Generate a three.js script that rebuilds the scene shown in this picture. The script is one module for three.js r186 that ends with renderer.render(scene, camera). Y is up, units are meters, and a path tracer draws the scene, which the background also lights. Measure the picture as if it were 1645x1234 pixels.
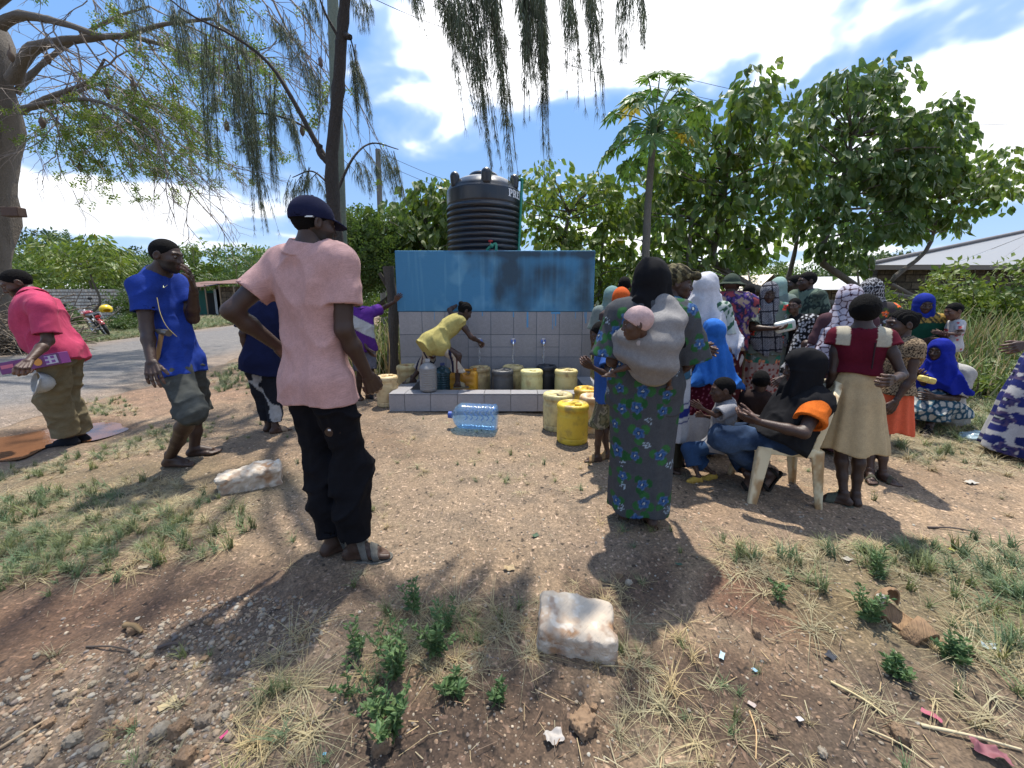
import * as THREE from 'three';
import { mergeGeometries } from 'three/addons/utils/BufferGeometryUtils.js';
import { RoundedBoxGeometry } from 'three/addons/geometries/RoundedBoxGeometry.js';
import { TextGeometry } from 'three/addons/geometries/TextGeometry.js';
import { FontLoader } from 'three/addons/loaders/FontLoader.js';

// ---------------------------------------------------------------- camera, sun, sky, exposure
const scene = new THREE.Scene();
const F = 620, CX = 822.5, CY = 576, PITCH = 9 * Math.PI / 180, EYE = 1.36;   // of the photograph, in its pixels
const camera = new THREE.PerspectiveCamera(2 * Math.atan(658 / F) * 180 / Math.PI, 1645 / 1316, 0.05, 3000);
camera.setViewOffset(1645, 1316, 0, 82, 1645, 1234);
camera.position.set(0, EYE, 0);
camera.rotation.x = -PITCH;
const renderer = new THREE.WebGLRenderer({ antialias: true });
renderer.toneMapping = THREE.LinearToneMapping;
renderer.toneMappingExposure = 1.95;
renderer.shadowMap.enabled = true;
const SUN = new THREE.Vector3(0.05, 0.94, -0.335).normalize();
const sun = new THREE.DirectionalLight(new THREE.Color(1, 0.94, 0.84), 3.7);
sun.position.copy(SUN).multiplyScalar(60); sun.castShadow = true; sun.shadow.radius = 2;
sun.shadow.mapSize.set(4096, 4096);
Object.assign(sun.shadow.camera, { left: -30, right: 30, top: 30, bottom: -30, near: 1, far: 150 });
scene.add(sun, sun.target);

// ---------------------------------------------------------------- noise and random numbers
function rng(seed) { let s = seed >>> 0; return () => { s = (s + 0x6d2b79f5) | 0; let t = Math.imul(s ^ (s >>> 15), 1 | s); t = (t + Math.imul(t ^ (t >>> 7), 61 | t)) ^ t; return ((t ^ (t >>> 14)) >>> 0) / 4294967296; }; }
function h3(x, y, z) { let h = Math.imul(x, 374761393) ^ Math.imul(y, 668265263) ^ Math.imul(z, 1442695041); h = Math.imul(h ^ (h >>> 13), 1274126177); return ((h ^ (h >>> 16)) >>> 0) / 4294967296; }
function vnoise(x, y, z) {
  const xi = Math.floor(x), yi = Math.floor(y), zi = Math.floor(z); let u = x - xi, v = y - yi, w = z - zi;
  u = u * u * (3 - 2 * u); v = v * v * (3 - 2 * v); w = w * w * (3 - 2 * w);
  const a = h3(xi, yi, zi), b = h3(xi + 1, yi, zi), c = h3(xi, yi + 1, zi), d = h3(xi + 1, yi + 1, zi), e = h3(xi, yi, zi + 1), f = h3(xi + 1, yi, zi + 1), g = h3(xi, yi + 1, zi + 1), h = h3(xi + 1, yi + 1, zi + 1);
  const p = a + (b - a) * u, q = c + (d - c) * u, r = e + (f - e) * u, s = g + (h - g) * u, m = p + (q - p) * v;
  return m + (r + (s - r) * v - m) * w;
}
function fbm(x, y, z, o = 4) { let s = 0, a = 0.5, n = 0; for (let i = 0; i < o; i++) { s += a * vnoise(x, y, z); n += a; a *= 0.5; x = x * 2.03 + 17.1; y = y * 2.03 + 9.2; z = z * 2.03 + 3.7; } return s / n; }
function fbm2(x, y, o = 4) { return fbm(x, y, 0.5, o); }
const clamp = (x, a = 0, b = 1) => (x < a ? a : x > b ? b : x), ss = (a, b, x) => { const t = clamp((x - a) / (b - a)); return t * t * (3 - 2 * t); }, lerp = (a, b, t) => a + (b - a) * t, D2R = Math.PI / 180;
const mix3 = (a, b, t) => [lerp(a[0], b[0], t), lerp(a[1], b[1], t), lerp(a[2], b[2], t)];
const lin = (r, g, b) => [r, g, b].map((c) => { c /= 255; return c <= 0.04045 ? c / 12.92 : Math.pow((c + 0.055) / 1.055, 2.4); });
const V = (x, y, z) => new THREE.Vector3(x, y, z);

// sky: blue air, cumulus overhead and to the right, a cloud bank low on the left; the same broken cloud goes on all round
{
  const W = 2048, H = 1024, data = new Float32Array(W * H * 4);
  const bump = (az, el, a0, e0, sa, se) => { let d = az - a0; d = ((d + 540) % 360) - 180; return Math.exp(-(d * d) / (sa * sa) - ((el - e0) * (el - e0)) / (se * se)); };
  for (let j = 0; j < H; j++) {
    const el = ((j + 0.5) / H - 0.5) * Math.PI, y = Math.sin(el), c = Math.cos(el), eld = el / D2R;
    for (let i = 0; i < W; i++) {
      const th = ((i + 0.5) / W - 0.5) * 2 * Math.PI, x = Math.cos(th) * c, z = Math.sin(th) * c, az = Math.atan2(x, -z) / D2R;
      const o = (j * W + i) * 4;
      if (eld < -2) { data[o] = 0.2; data[o + 1] = 0.17; data[o + 2] = 0.12; data[o + 3] = 1; continue; }
      const yy = Math.max(y, 0), hz = Math.exp(-yy * 4.2), cs = clamp(x * SUN.x + y * SUN.y + z * SUN.z), glow = 0.22 * Math.pow(cs, 6) + 0.3 * Math.pow(cs, 40);
      let r = lerp(0.084, 0.35, hz) + glow * 0.8, g = lerp(0.218, 0.47, hz) + glow * 0.8, b = lerp(0.49, 0.62, hz) + glow * 0.9;
      const s = 1 / (yy + 0.16), qx = x * s * 1.25, qz = z * s * 1.25;
      const warp = fbm(qx * 1.3 + 5, qz * 1.3, 1.5, 3) - 0.5;
      let n = fbm(qx * 1.1 + warp * 0.9 + 3.3, qz * 1.1 + warp * 0.9 - 1.7, 7.7, 7) + 0.24 * (fbm(x * 9 + 4, y * 13, z * 9, 5) - 0.5);
      let cov = 0.0 + 0.22 * bump(az, eld, 19, 31, 22, 10) + 0.16 * bump(az, eld, -4, 35, 20, 6.5) - 0.12 * bump(az, eld, 46, 36, 10, 8) + 0.115 * bump(az, eld, -44, 9, 34, 5.5) + 0.10 * bump(az, eld, 46, 14, 16, 8) - 0.17 * bump(az, eld, -8, 18, 24, 8) - 0.17 * bump(az, eld, -34, 25, 20, 8.5) - 0.13 * bump(az, eld, 9, 16.5, 7, 5) - 0.1 * bump(az, eld, 48, 30, 9, 7) + 0.06 * bump(az, eld, 180, 45, 120, 40);
      const d = ss(0.475, 0.60, n + cov), thick = ss(0.5, 0.78, n + cov), soft = ss(0.42, 0.6, n + cov + 0.02) * 0.18;
      const lit = lerp(0.68, 1.75, Math.pow(cs, 2.2)), shade = 1 - 0.3 * thick * ss(0.35, 0.65, fbm(qx * 3 + 9, qz * 3, 2.2, 4));
      const k = clamp(Math.max(d * 0.97, soft)), far = Math.exp(-yy * 6) * 0.25;
      const cl = [lit * shade * (1 - far * 0.35), lit * shade * (1 - far * 0.22), lit * shade * (1.02 - far * 0.1)];
      r = lerp(r, cl[0], k); g = lerp(g, cl[1], k); b = lerp(b, cl[2], k);
      data[o] = r; data[o + 1] = g; data[o + 2] = b; data[o + 3] = 1;
    }
  }
  const t = new THREE.DataTexture(data, W, H, THREE.RGBAFormat, THREE.FloatType);
  t.mapping = THREE.EquirectangularReflectionMapping; t.magFilter = t.minFilter = THREE.LinearFilter; t.wrapS = THREE.RepeatWrapping; t.needsUpdate = true;
  scene.background = t; scene.environment = t; scene.backgroundIntensity = 1; scene.environmentIntensity = 1;
}

// ---------------------------------------------------------------- helpers
const cP = Math.cos(PITCH), sP = Math.sin(PITCH);
function ray(px, py) { const u = (px - CX) / F, v = (CY - py) / F; return V(u, v * cP - sP, -cP - v * sP); }
function Pd(px, py, D) { const r = ray(px, py); return r.multiplyScalar(-D / r.z).add(V(0, EYE, 0)); }     // the place seen at a pixel, D metres in front
function Ph(px, py, h = 0) { const r = ray(px, py); return r.multiplyScalar((h - EYE) / r.y).add(V(0, EYE, 0)); }   // the place seen at a pixel, h metres above the ground
const used = new Map();
function numbered(n) { const k = used.get(n) ?? 0; used.set(n, k + 1); return k ? n + '_' + String(k).padStart(3, '0') : n; }
function tag(o, label, category, group, kind) { const u = {}; if (label) u.label = label; if (category) u.category = category; if (group) u.group = group; if (kind) u.kind = kind; o.userData = u; return o; }
function shadows(m) { m.castShadow = m.receiveShadow = true; return m; }
function thing(name, label, category, pos, group) { const o = new THREE.Group(); o.name = numbered(name); if (pos) o.position.copy(pos); scene.add(o); return tag(o, label, category, group); }
function part(parent, name, geo, mat, label) { const m = shadows(new THREE.Mesh(geo, mat)); m.name = name; if (label) m.userData.label = label; parent.add(m); return m; }
function struct(name, geo, mat) { const m = shadows(new THREE.Mesh(geo, mat)); m.name = numbered(name); m.userData = { kind: 'structure' }; scene.add(m); return m; }
function single(name, geo, mat, label, category, pos, group) { const m = shadows(new THREE.Mesh(geo, mat)); m.name = numbered(name); if (pos) m.position.copy(pos); scene.add(m); return tag(m, label, category, group); }
function copyOf(o, label, pos, ry) { const c = o.clone(); c.userData = { ...o.userData }; c.name = numbered(o.name.replace(/_\d+$/, '')); if (label) c.userData.label = label; if (pos) c.position.copy(pos); if (ry !== undefined) c.rotation.y = ry; scene.add(c); return c; }
const std = (r, g, b, rough = 0.9, extra = {}) => new THREE.MeshStandardMaterial({ color: new THREE.Color().setRGB(r, g, b), roughness: rough, ...extra });
const phys = (r, g, b, rough = 0.9, extra = {}) => new THREE.MeshPhysicalMaterial({ color: new THREE.Color().setRGB(r, g, b), roughness: rough, ...extra });
function paint(geo, fn) { const p = geo.attributes.position, c = new Float32Array(p.count * 3); for (let i = 0; i < p.count; i++) { const v = fn(p.getX(i), p.getY(i), p.getZ(i), i); c[i * 3] = v[0]; c[i * 3 + 1] = v[1]; c[i * 3 + 2] = v[2]; } geo.setAttribute('color', new THREE.BufferAttribute(c, 3)); return geo; }
function mg(list) { return mergeGeometries(list.map((g) => { g = g.index ? g : g.clone(); if (!g.index) g.setIndex([...Array(g.attributes.position.count).keys()]); return g; }), false); }
const bare = (g) => { for (const n of Object.keys(g.attributes)) if (!['position', 'normal', 'uv'].includes(n)) g.deleteAttribute(n); return g; };
const box = (w, h, d, x = 0, y = 0, z = 0, r = 0) => (r ? new RoundedBoxGeometry(w, h, d, 2, r) : new THREE.BoxGeometry(w, h, d)).translate(x, y, z);
function tube(pts, radii, seg = 6, noise = 0) {   // tapered tube through points
  const P = [], N = [], U = [], I = [], n = pts.length, q = V(), up = V(0.31, 0.2, 0.93); let len = 0;
  let side = V(), t = V();
  for (let i = 0; i < n; i++) {
    t.subVectors(pts[Math.min(i + 1, n - 1)], pts[Math.max(i - 1, 0)]).normalize();
    if (i === 0) side.crossVectors(Math.abs(t.dot(up)) > 0.95 ? V(1, 0, 0) : up, t).normalize(); else side.addScaledVector(t, -side.dot(t)).normalize();
    const bi = V().crossVectors(t, side), r = typeof radii === 'function' ? radii(i / (n - 1)) : Array.isArray(radii) ? radii[i] : radii;
    if (i) len += pts[i].distanceTo(pts[i - 1]);
    for (let k = 0; k <= seg; k++) {
      const a = k / seg * Math.PI * 2; q.copy(side).multiplyScalar(Math.cos(a)).addScaledVector(bi, Math.sin(a));
      const rr = r * (noise ? 1 + noise * (vnoise(Math.cos(a) * 1.5 + 9, Math.sin(a) * 1.5, len / r * 0.5 + i * 0.1) - 0.5) * 2 : 1);
      P.push(pts[i].x + q.x * rr, pts[i].y + q.y * rr, pts[i].z + q.z * rr); N.push(q.x, q.y, q.z); U.push(k / seg * r * 6.283, len);
    }
  }
  for (let i = 0; i < n - 1; i++) for (let k = 0; k < seg; k++) { const a = i * (seg + 1) + k, b = a + seg + 1; I.push(a, a + 1, b, b, a + 1, b + 1); }
  for (const [row, s] of [[0, 1], [n - 1, 0]]) { const c = P.length / 3; P.push(pts[row].x, pts[row].y, pts[row].z); const d = V().subVectors(pts[row], pts[row ? row - 1 : 1]).normalize(); N.push(d.x, d.y, d.z); U.push(0, 0); for (let k = 0; k < seg; k++) { const a = row * (seg + 1) + k; s ? I.push(c, a + 1, a) : I.push(c, a, a + 1); } }
  const g = new THREE.BufferGeometry(); g.setAttribute('position', new THREE.Float32BufferAttribute(P, 3)); g.setAttribute('normal', new THREE.Float32BufferAttribute(N, 3)); g.setAttribute('uv', new THREE.Float32BufferAttribute(U, 2)); g.setIndex(I); return g;
}
const curve = (pts, n) => new THREE.CatmullRomCurve3(pts).getPoints(n);
function lathe(prof, seg = 28) { return new THREE.LatheGeometry(prof.map(([r, y]) => new THREE.Vector2(r, y)), seg); }
function inst(parent, name, geo, mat, mats, cols, kind = 'stuff') {
  const m = new THREE.InstancedMesh(geo, mat, mats.length); m.name = name; mats.forEach((x, i) => m.setMatrixAt(i, x)); if (cols) cols.forEach((c, i) => m.setColorAt(i, c)); m.castShadow = m.receiveShadow = true; if (kind) m.userData.kind = kind; parent.add(m); return m;
}
function tris(list) { const g = new THREE.BufferGeometry(); g.setAttribute('position', new THREE.Float32BufferAttribute(list, 3)); g.setAttribute('uv', new THREE.Float32BufferAttribute(new Float32Array(list.length / 3 * 2), 2)); g.computeVertexNormals(); return g; }

// signed-distance meshing (surface nets); col(x, y, z) gives a linear colour per vertex
function sdfMesh(f, lo, hi, c, col, slack = 0.012) {
  const nx = Math.ceil((hi[0] - lo[0]) / c) + 2, ny = Math.ceil((hi[1] - lo[1]) / c) + 2, nz = Math.ceil((hi[2] - lo[2]) / c) + 2, nxy = nx * ny, g = new Float32Array(nxy * nz), B = 6;
  for (let bz = 0; bz < nz; bz += B) for (let by = 0; by < ny; by += B) for (let bx = 0; bx < nx; bx += B) {
    const x1 = Math.min(bx + B, nx), y1 = Math.min(by + B, ny), z1 = Math.min(bz + B, nz);
    const d = f(lo[0] + c * (bx + x1 - 1) / 2, lo[1] + c * (by + y1 - 1) / 2, lo[2] + c * (bz + z1 - 1) / 2), far = Math.abs(d) > c * B * 0.87 * 1.15 + slack;
    for (let z = bz; z < z1; z++) for (let y = by; y < y1; y++) { let o = z * nxy + y * nx + bx; for (let x = bx; x < x1; x++) g[o++] = far ? d : f(lo[0] + c * x, lo[1] + c * y, lo[2] + c * z); }
  }
  const idx = new Int32Array(nxy * nz).fill(-1), P = [], I = [], off = [0, 1, nx, nx + 1, nxy, nxy + 1, nxy + nx, nxy + nx + 1];
  const E = [[0, 1], [2, 3], [4, 5], [6, 7], [0, 2], [1, 3], [4, 6], [5, 7], [0, 4], [1, 5], [2, 6], [3, 7]];
  for (let z = 0; z < nz - 1; z++) for (let y = 0; y < ny - 1; y++) for (let x = 0; x < nx - 1; x++) {
    const o = z * nxy + y * nx + x; let m = 0; for (let k = 0; k < 8; k++) if (g[o + off[k]] < 0) m |= 1 << k;
    if (m === 0 || m === 255) continue;
    let sx = 0, sy = 0, sz = 0, n = 0;
    for (const [a, b] of E) { if (((m >> a) & 1) === ((m >> b) & 1)) continue; const ga = g[o + off[a]], gb = g[o + off[b]], t = ga / (ga - gb); sx += (a & 1) + ((b & 1) - (a & 1)) * t; sy += ((a >> 1) & 1) + (((b >> 1) & 1) - ((a >> 1) & 1)) * t; sz += (a >> 2) + ((b >> 2) - (a >> 2)) * t; n++; }
    idx[o] = P.length / 3; P.push(lo[0] + c * (x + sx / n), lo[1] + c * (y + sy / n), lo[2] + c * (z + sz / n));
  }
  const quad = (a, b, cc, d, flip) => { if (a < 0 || b < 0 || cc < 0 || d < 0) return; flip ? I.push(a, d, cc, a, cc, b) : I.push(a, b, cc, a, cc, d); };
  for (let z = 1; z < nz - 1; z++) for (let y = 1; y < ny - 1; y++) for (let x = 1; x < nx - 1; x++) {
    const o = z * nxy + y * nx + x, s = g[o] < 0;
    if (s !== g[o + 1] < 0) quad(idx[o - nx - nxy], idx[o - nxy], idx[o], idx[o - nx], !s);
    if (s !== g[o + nx] < 0) quad(idx[o - 1 - nxy], idx[o - 1], idx[o], idx[o - nxy], !s);
    if (s !== g[o + nxy] < 0) quad(idx[o - 1 - nx], idx[o - nx], idx[o], idx[o - 1], !s);
  }
  const geo = new THREE.BufferGeometry(), n = P.length / 3, uv = new Float32Array(n * 2);
  for (let i = 0; i < n; i++) { uv[i * 2] = P[i * 3] + P[i * 3 + 2] * 0.83; uv[i * 2 + 1] = P[i * 3 + 1] + P[i * 3 + 2] * 0.21; }
  geo.setAttribute('position', new THREE.Float32BufferAttribute(P, 3)); geo.setAttribute('uv', new THREE.BufferAttribute(uv, 2)); geo.setIndex(I); geo.computeVertexNormals();
  if (col) paint(geo, typeof col === 'function' ? col : () => col);
  return geo;
}
const smin = (a, b, k) => { const h = Math.max(k - Math.abs(a - b), 0) / k; return Math.min(a, b) - h * h * k * 0.25; };
const smax = (a, b, k) => -smin(-a, -b, k);
const ell = (x, y, z, cx, cy, cz, rx, ry, rz) => { const a = (x - cx) / rx, b = (y - cy) / ry, c = (z - cz) / rz, k = Math.sqrt(a * a + b * b + c * c); return k < 1e-6 ? -Math.min(rx, ry, rz) : (k - 1) * k / Math.sqrt((a / rx) ** 2 + (b / ry) ** 2 + (c / rz) ** 2); };
const sph = (x, y, z, cx, cy, cz, r) => Math.sqrt((x - cx) ** 2 + (y - cy) ** 2 + (z - cz) ** 2) - r;
function cone(x, y, z, ax, ay, az, bx, by, bz, ra, rb) { const dx = bx - ax, dy = by - ay, dz = bz - az, px = x - ax, py = y - ay, pz = z - az; let h = (px * dx + py * dy + pz * dz) / (dx * dx + dy * dy + dz * dz + 1e-12); h = h < 0 ? 0 : h > 1 ? 1 : h; const qx = px - dx * h, qy = py - dy * h, qz = pz - dz * h; return Math.sqrt(qx * qx + qy * qy + qz * qz) - (ra + (rb - ra) * h); }

// ---------------------------------------------------------------- computed textures
function tileNoise(N, fn, colour) {   // fn(u, v, n) in 0..1, n(freq, seed, octaves) is a tileable noise
  const d = new Uint8Array(N * N * 4);
  const per = (x, y, f, seed) => { const xi = Math.floor(x), yi = Math.floor(y); let u = x - xi, v = y - yi; u = u * u * (3 - 2 * u); v = v * v * (3 - 2 * v); const m = (k) => ((k % f) + f) % f, a = h3(m(xi), m(yi), seed), b = h3(m(xi + 1), m(yi), seed), c = h3(m(xi), m(yi + 1), seed), e = h3(m(xi + 1), m(yi + 1), seed); return a + (b - a) * u + (c + (e - c) * u - a - (b - a) * u) * v; };
  for (let j = 0; j < N; j++) for (let i = 0; i < N; i++) {
    const u = i / N, v = j / N, n = (f, seed = 0, o = 1) => { let s = 0, a = 1, t = 0; for (let k = 0; k < o; k++) { s += a * per(u * f, v * f, f, seed + k * 7); t += a; a *= 0.55; f *= 2; } return s / t; };
    const r = fn(u, v, n), o = (j * N + i) * 4;
    if (typeof r === 'number') d[o] = d[o + 1] = d[o + 2] = clamp(r) * 255; else { d[o] = clamp(r[0]) * 255; d[o + 1] = clamp(r[1]) * 255; d[o + 2] = clamp(r[2]) * 255; }
    d[o + 3] = 255;
  }
  const t = new THREE.DataTexture(d, N, N, THREE.RGBAFormat); t.wrapS = t.wrapT = THREE.RepeatWrapping; t.magFilter = THREE.LinearFilter; t.minFilter = THREE.LinearMipmapLinearFilter; if (colour) t.colorSpace = THREE.SRGBColorSpace; t.needsUpdate = true; return t;
}
const rep = (t, x, y = x) => { const c = t.clone(); c.repeat.set(x, y); c.needsUpdate = true; return c; };
const grain = tileNoise(512, (u, v, n) => 0.25 * n(8, 1, 3) + 0.35 * n(48, 2, 2) + 0.4 * n(160, 3, 1));
const grainCol = tileNoise(512, (u, v, n) => { const g = 0.72 + 0.28 * (0.4 * n(6, 11, 4) + 0.6 * n(64, 12, 2)); return [g, g, g]; }, true);
const weave = tileNoise(256, (u, v, n) => 0.5 + 0.2 * Math.sin(u * 6.283 * 48) * Math.sin(v * 6.283 * 48) + 0.3 * (n(40, 4, 2) - 0.5));
const soilCol = tileNoise(1024, (u, v, n) => { const a = n(10, 21, 5), b = n(120, 22, 2), c = n(300, 23, 1), st = ss(0.80, 0.9, n(90, 24, 1)) * 0.25, dk = ss(0.74, 0.9, n(46, 25, 2)) * 0.28; const g = 0.66 + 0.2 * (a - 0.5) + 0.24 * (b - 0.5) + 0.2 * (c - 0.5) + st - dk; return [g + 0.02 * (a - 0.5), g, g + st * 0.12 - 0.03 * (a - 0.5)]; }, true);
const soilBump = tileNoise(1024, (u, v, n) => 0.35 * n(24, 31, 4) + 0.4 * n(100, 32, 2) + 0.25 * ss(0.6, 0.95, n(90, 24, 1)));
const barkTex = tileNoise(512, (u, v, n) => { const a = n(6, 41, 3); const r = Math.abs(Math.sin((u * 9 + a * 1.4 + n(3, 42, 2)) * 3.1416 * 2)); return 0.35 + 0.4 * r * n(20, 43, 2) + 0.35 * n(60, 44, 2); });
const clothMat = new THREE.MeshPhysicalMaterial({ vertexColors: true, roughness: 0.92, specularIntensity: 0.25, bumpMap: rep(weave, 4), bumpScale: 0.0006, map: rep(grainCol, 7) });
const knitMat = new THREE.MeshPhysicalMaterial({ vertexColors: true, roughness: 0.9, specularIntensity: 0.3, bumpMap: rep(weave, 4), bumpScale: 0.0005, map: rep(grainCol, 7), sheen: 0.12, sheenRoughness: 0.6, sheenColor: new THREE.Color(0.5, 0.5, 0.5) });
const skinMat = new THREE.MeshPhysicalMaterial({ vertexColors: true, roughness: 0.48, bumpMap: rep(grain, 9), bumpScale: 0.0008, specularIntensity: 0.8 });
const hairMat = new THREE.MeshPhysicalMaterial({ color: new THREE.Color().setRGB(0.006, 0.0055, 0.0055), roughness: 0.9, specularIntensity: 0.25, bumpMap: rep(grain, 14), bumpScale: 0.004 });

// ---------------------------------------------------------------- the ground
const poly = (list) => list.map(([a, b]) => { const p = Ph(a, b, 0); return [p.x, p.z]; });
function inside(pg, x, z) { let c = false; for (let i = 0, j = pg.length - 1; i < pg.length; j = i++) if ((pg[i][1] > z) !== (pg[j][1] > z) && x < (pg[j][0] - pg[i][0]) * (z - pg[i][1]) / (pg[j][1] - pg[i][1]) + pg[i][0]) c = !c; return c; }
function edgeDist(pg, x, z) { let m = 1e9; for (let i = 0, j = pg.length - 1; i < pg.length; j = i++) { const ax = pg[j][0], az = pg[j][1], dx = pg[i][0] - ax, dz = pg[i][1] - az, t = clamp(((x - ax) * dx + (z - az) * dz) / (dx * dx + dz * dz)); m = Math.min(m, Math.hypot(x - ax - dx * t, z - az - dz * t)); } return inside(pg, x, z) ? -m : m; }
const roadNear = (z) => -5.55 - 0.17 * Math.max(0, -z - 5) + 0.25 * (vnoise(z * 0.8, 3.1, 0) - 0.5) + 0.12 * (vnoise(z * 3, 1.1, 0) - 0.5);
const roadFar = (z) => -12.3 - 0.17 * Math.max(0, -z - 9) + 0.2 * (vnoise(z * 0.7, 8.1, 0) - 0.5);
const puddle = poly([[-260, 770], [-60, 740], [30, 733], [85, 710], [150, 703], [205, 686], [170, 674], [95, 682], [20, 696], [-180, 716]]);
const onRoad = (x, z) => ss(-0.25, 0.1, Math.min(roadNear(z) - x, x - roadFar(z)));
function groundY(x, z) {
  const d = Math.hypot(x, z), n1 = vnoise(x * 0.9 + 3, z * 0.9, 1), n2 = vnoise(x * 2.7, z * 2.7, 2), n3 = fbm(x * 9, z * 9, 3, 3);
  let y = (n1 - 0.5) * 0.05 + (n2 - 0.5) * 0.025 + (n3 - 0.5) * 0.018;
  if (d < 5) { const m = 1 - d / 5; y += m * ((fbm(x * 40, z * 40, 4, 2) - 0.5) * 0.012 + (ss(0.62, 0.75, vnoise(x * 26, z * 26, 9)) * 0.008)); }
  y *= 1 - 0.85 * onRoad(x, z); y -= 0.035 * onRoad(x, z);
  if (x < -2 && z > -6) { const e = edgeDist(puddle, x, z); y -= 0.055 * ss(0.15, -0.2, e); }
  if (d > 40) y += (d - 40) * 0.004 * vnoise(x * 0.02, z * 0.02, 5);
  return y;
}
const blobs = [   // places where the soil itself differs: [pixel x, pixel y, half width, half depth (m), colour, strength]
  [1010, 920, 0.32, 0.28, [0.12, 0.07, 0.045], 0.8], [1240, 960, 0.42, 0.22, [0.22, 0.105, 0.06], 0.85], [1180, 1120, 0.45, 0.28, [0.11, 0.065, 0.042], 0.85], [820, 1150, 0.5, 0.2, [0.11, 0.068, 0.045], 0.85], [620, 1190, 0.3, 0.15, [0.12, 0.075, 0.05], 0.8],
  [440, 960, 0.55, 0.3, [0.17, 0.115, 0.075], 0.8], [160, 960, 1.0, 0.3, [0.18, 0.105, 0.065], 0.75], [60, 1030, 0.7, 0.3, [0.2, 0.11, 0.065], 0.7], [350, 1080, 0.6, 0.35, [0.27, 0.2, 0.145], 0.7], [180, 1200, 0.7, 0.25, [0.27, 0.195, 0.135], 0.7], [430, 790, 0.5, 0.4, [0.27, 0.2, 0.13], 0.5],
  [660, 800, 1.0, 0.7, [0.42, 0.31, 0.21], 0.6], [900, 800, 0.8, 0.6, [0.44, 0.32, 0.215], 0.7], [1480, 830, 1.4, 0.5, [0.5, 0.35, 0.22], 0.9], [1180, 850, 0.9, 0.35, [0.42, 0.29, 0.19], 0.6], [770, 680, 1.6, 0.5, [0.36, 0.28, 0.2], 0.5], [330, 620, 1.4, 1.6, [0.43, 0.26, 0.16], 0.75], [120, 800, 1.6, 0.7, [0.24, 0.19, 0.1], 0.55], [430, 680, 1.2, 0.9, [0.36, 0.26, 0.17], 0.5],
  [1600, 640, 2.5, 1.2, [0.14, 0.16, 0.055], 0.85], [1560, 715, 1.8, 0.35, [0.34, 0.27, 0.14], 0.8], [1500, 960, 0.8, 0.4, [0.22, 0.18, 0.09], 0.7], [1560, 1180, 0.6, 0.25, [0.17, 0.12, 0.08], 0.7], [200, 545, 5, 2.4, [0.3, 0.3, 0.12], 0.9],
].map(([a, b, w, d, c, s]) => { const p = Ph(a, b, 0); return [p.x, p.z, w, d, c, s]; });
function soil(x, z) {
  const d = Math.hypot(x, z), wob = (fbm2(x * 2.2, z * 2.2, 4) - 0.5), wob2 = (fbm2(x * 7 + 4, z * 7, 3) - 0.5);
  let c = mix3([0.365, 0.25, 0.155], [0.47, 0.335, 0.212], ss(0.35, 0.65, fbm2(x * 0.7, z * 0.7 + 5, 4)));
  c = mix3(c, [0.26, 0.165, 0.1], 0.45 * ss(0.5, 0.68, fbm2(x * 1.6 + 7, z * 1.6, 5)));
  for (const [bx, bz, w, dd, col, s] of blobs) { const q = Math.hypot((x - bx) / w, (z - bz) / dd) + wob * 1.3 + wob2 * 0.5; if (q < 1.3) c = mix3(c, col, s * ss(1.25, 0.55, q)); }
  const far = ss(6.5, 11, -z + Math.abs(x) * 0.15) * (x > -5 ? 1 : 0) + (x < -12.6 ? 0.8 : 0); c = mix3(c, [0.13, 0.15, 0.05], clamp(far * (0.6 + wob)));
  if (x < -2 && z > -6) c = mix3(c, [0.13, 0.06, 0.03], 0.8 * ss(0.25, -0.05, edgeDist(puddle, x, z) + wob * 0.2));
  const m = 0.86 + 0.34 * fbm2(x * 14, z * 14, 3) + (d < 6 ? 0.25 * (vnoise(x * 60, 1, z * 60) - 0.5) : 0);
  return [c[0] * m, c[1] * m, c[2] * m];
}
{
  const az = [], rr = [];
  for (let a = -66; a <= 66.01; a += 0.24) az.push(a); for (let a = 70; a < 294; a += 4) az.push(a); az.push(294);
  for (let r = 0.02; r < 420; r *= r < 0.5 ? 1.25 : r < 7 ? 1.0075 : r < 20 ? 1.03 : 1.12) rr.push(r); rr.push(900);
  const P = [], U = [], I = [], n = az.length;
  for (const r of rr) for (const a of az) { const x = Math.sin(a * D2R) * r, z = -Math.cos(a * D2R) * r; P.push(x, groundY(x, z), z); U.push(x / 1.3, z / 1.3); }
  for (let i = 0; i < rr.length - 1; i++) for (let k = 0; k < n - 1; k++) { const a = i * n + k, b = a + n; I.push(a, b, a + 1, b, b + 1, a + 1); }
  const g = new THREE.BufferGeometry(); g.setAttribute('position', new THREE.Float32BufferAttribute(P, 3)); g.setAttribute('uv', new THREE.Float32BufferAttribute(U, 2)); g.setIndex(I.map((v, i, A) => A[i - i % 3 + [0, 2, 1][i % 3]])); g.computeVertexNormals();
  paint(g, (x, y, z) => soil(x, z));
  struct('ground', g, new THREE.MeshStandardMaterial({ vertexColors: true, map: soilCol, bumpMap: soilBump, bumpScale: 0.012, roughness: 0.97 }));
}
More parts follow.
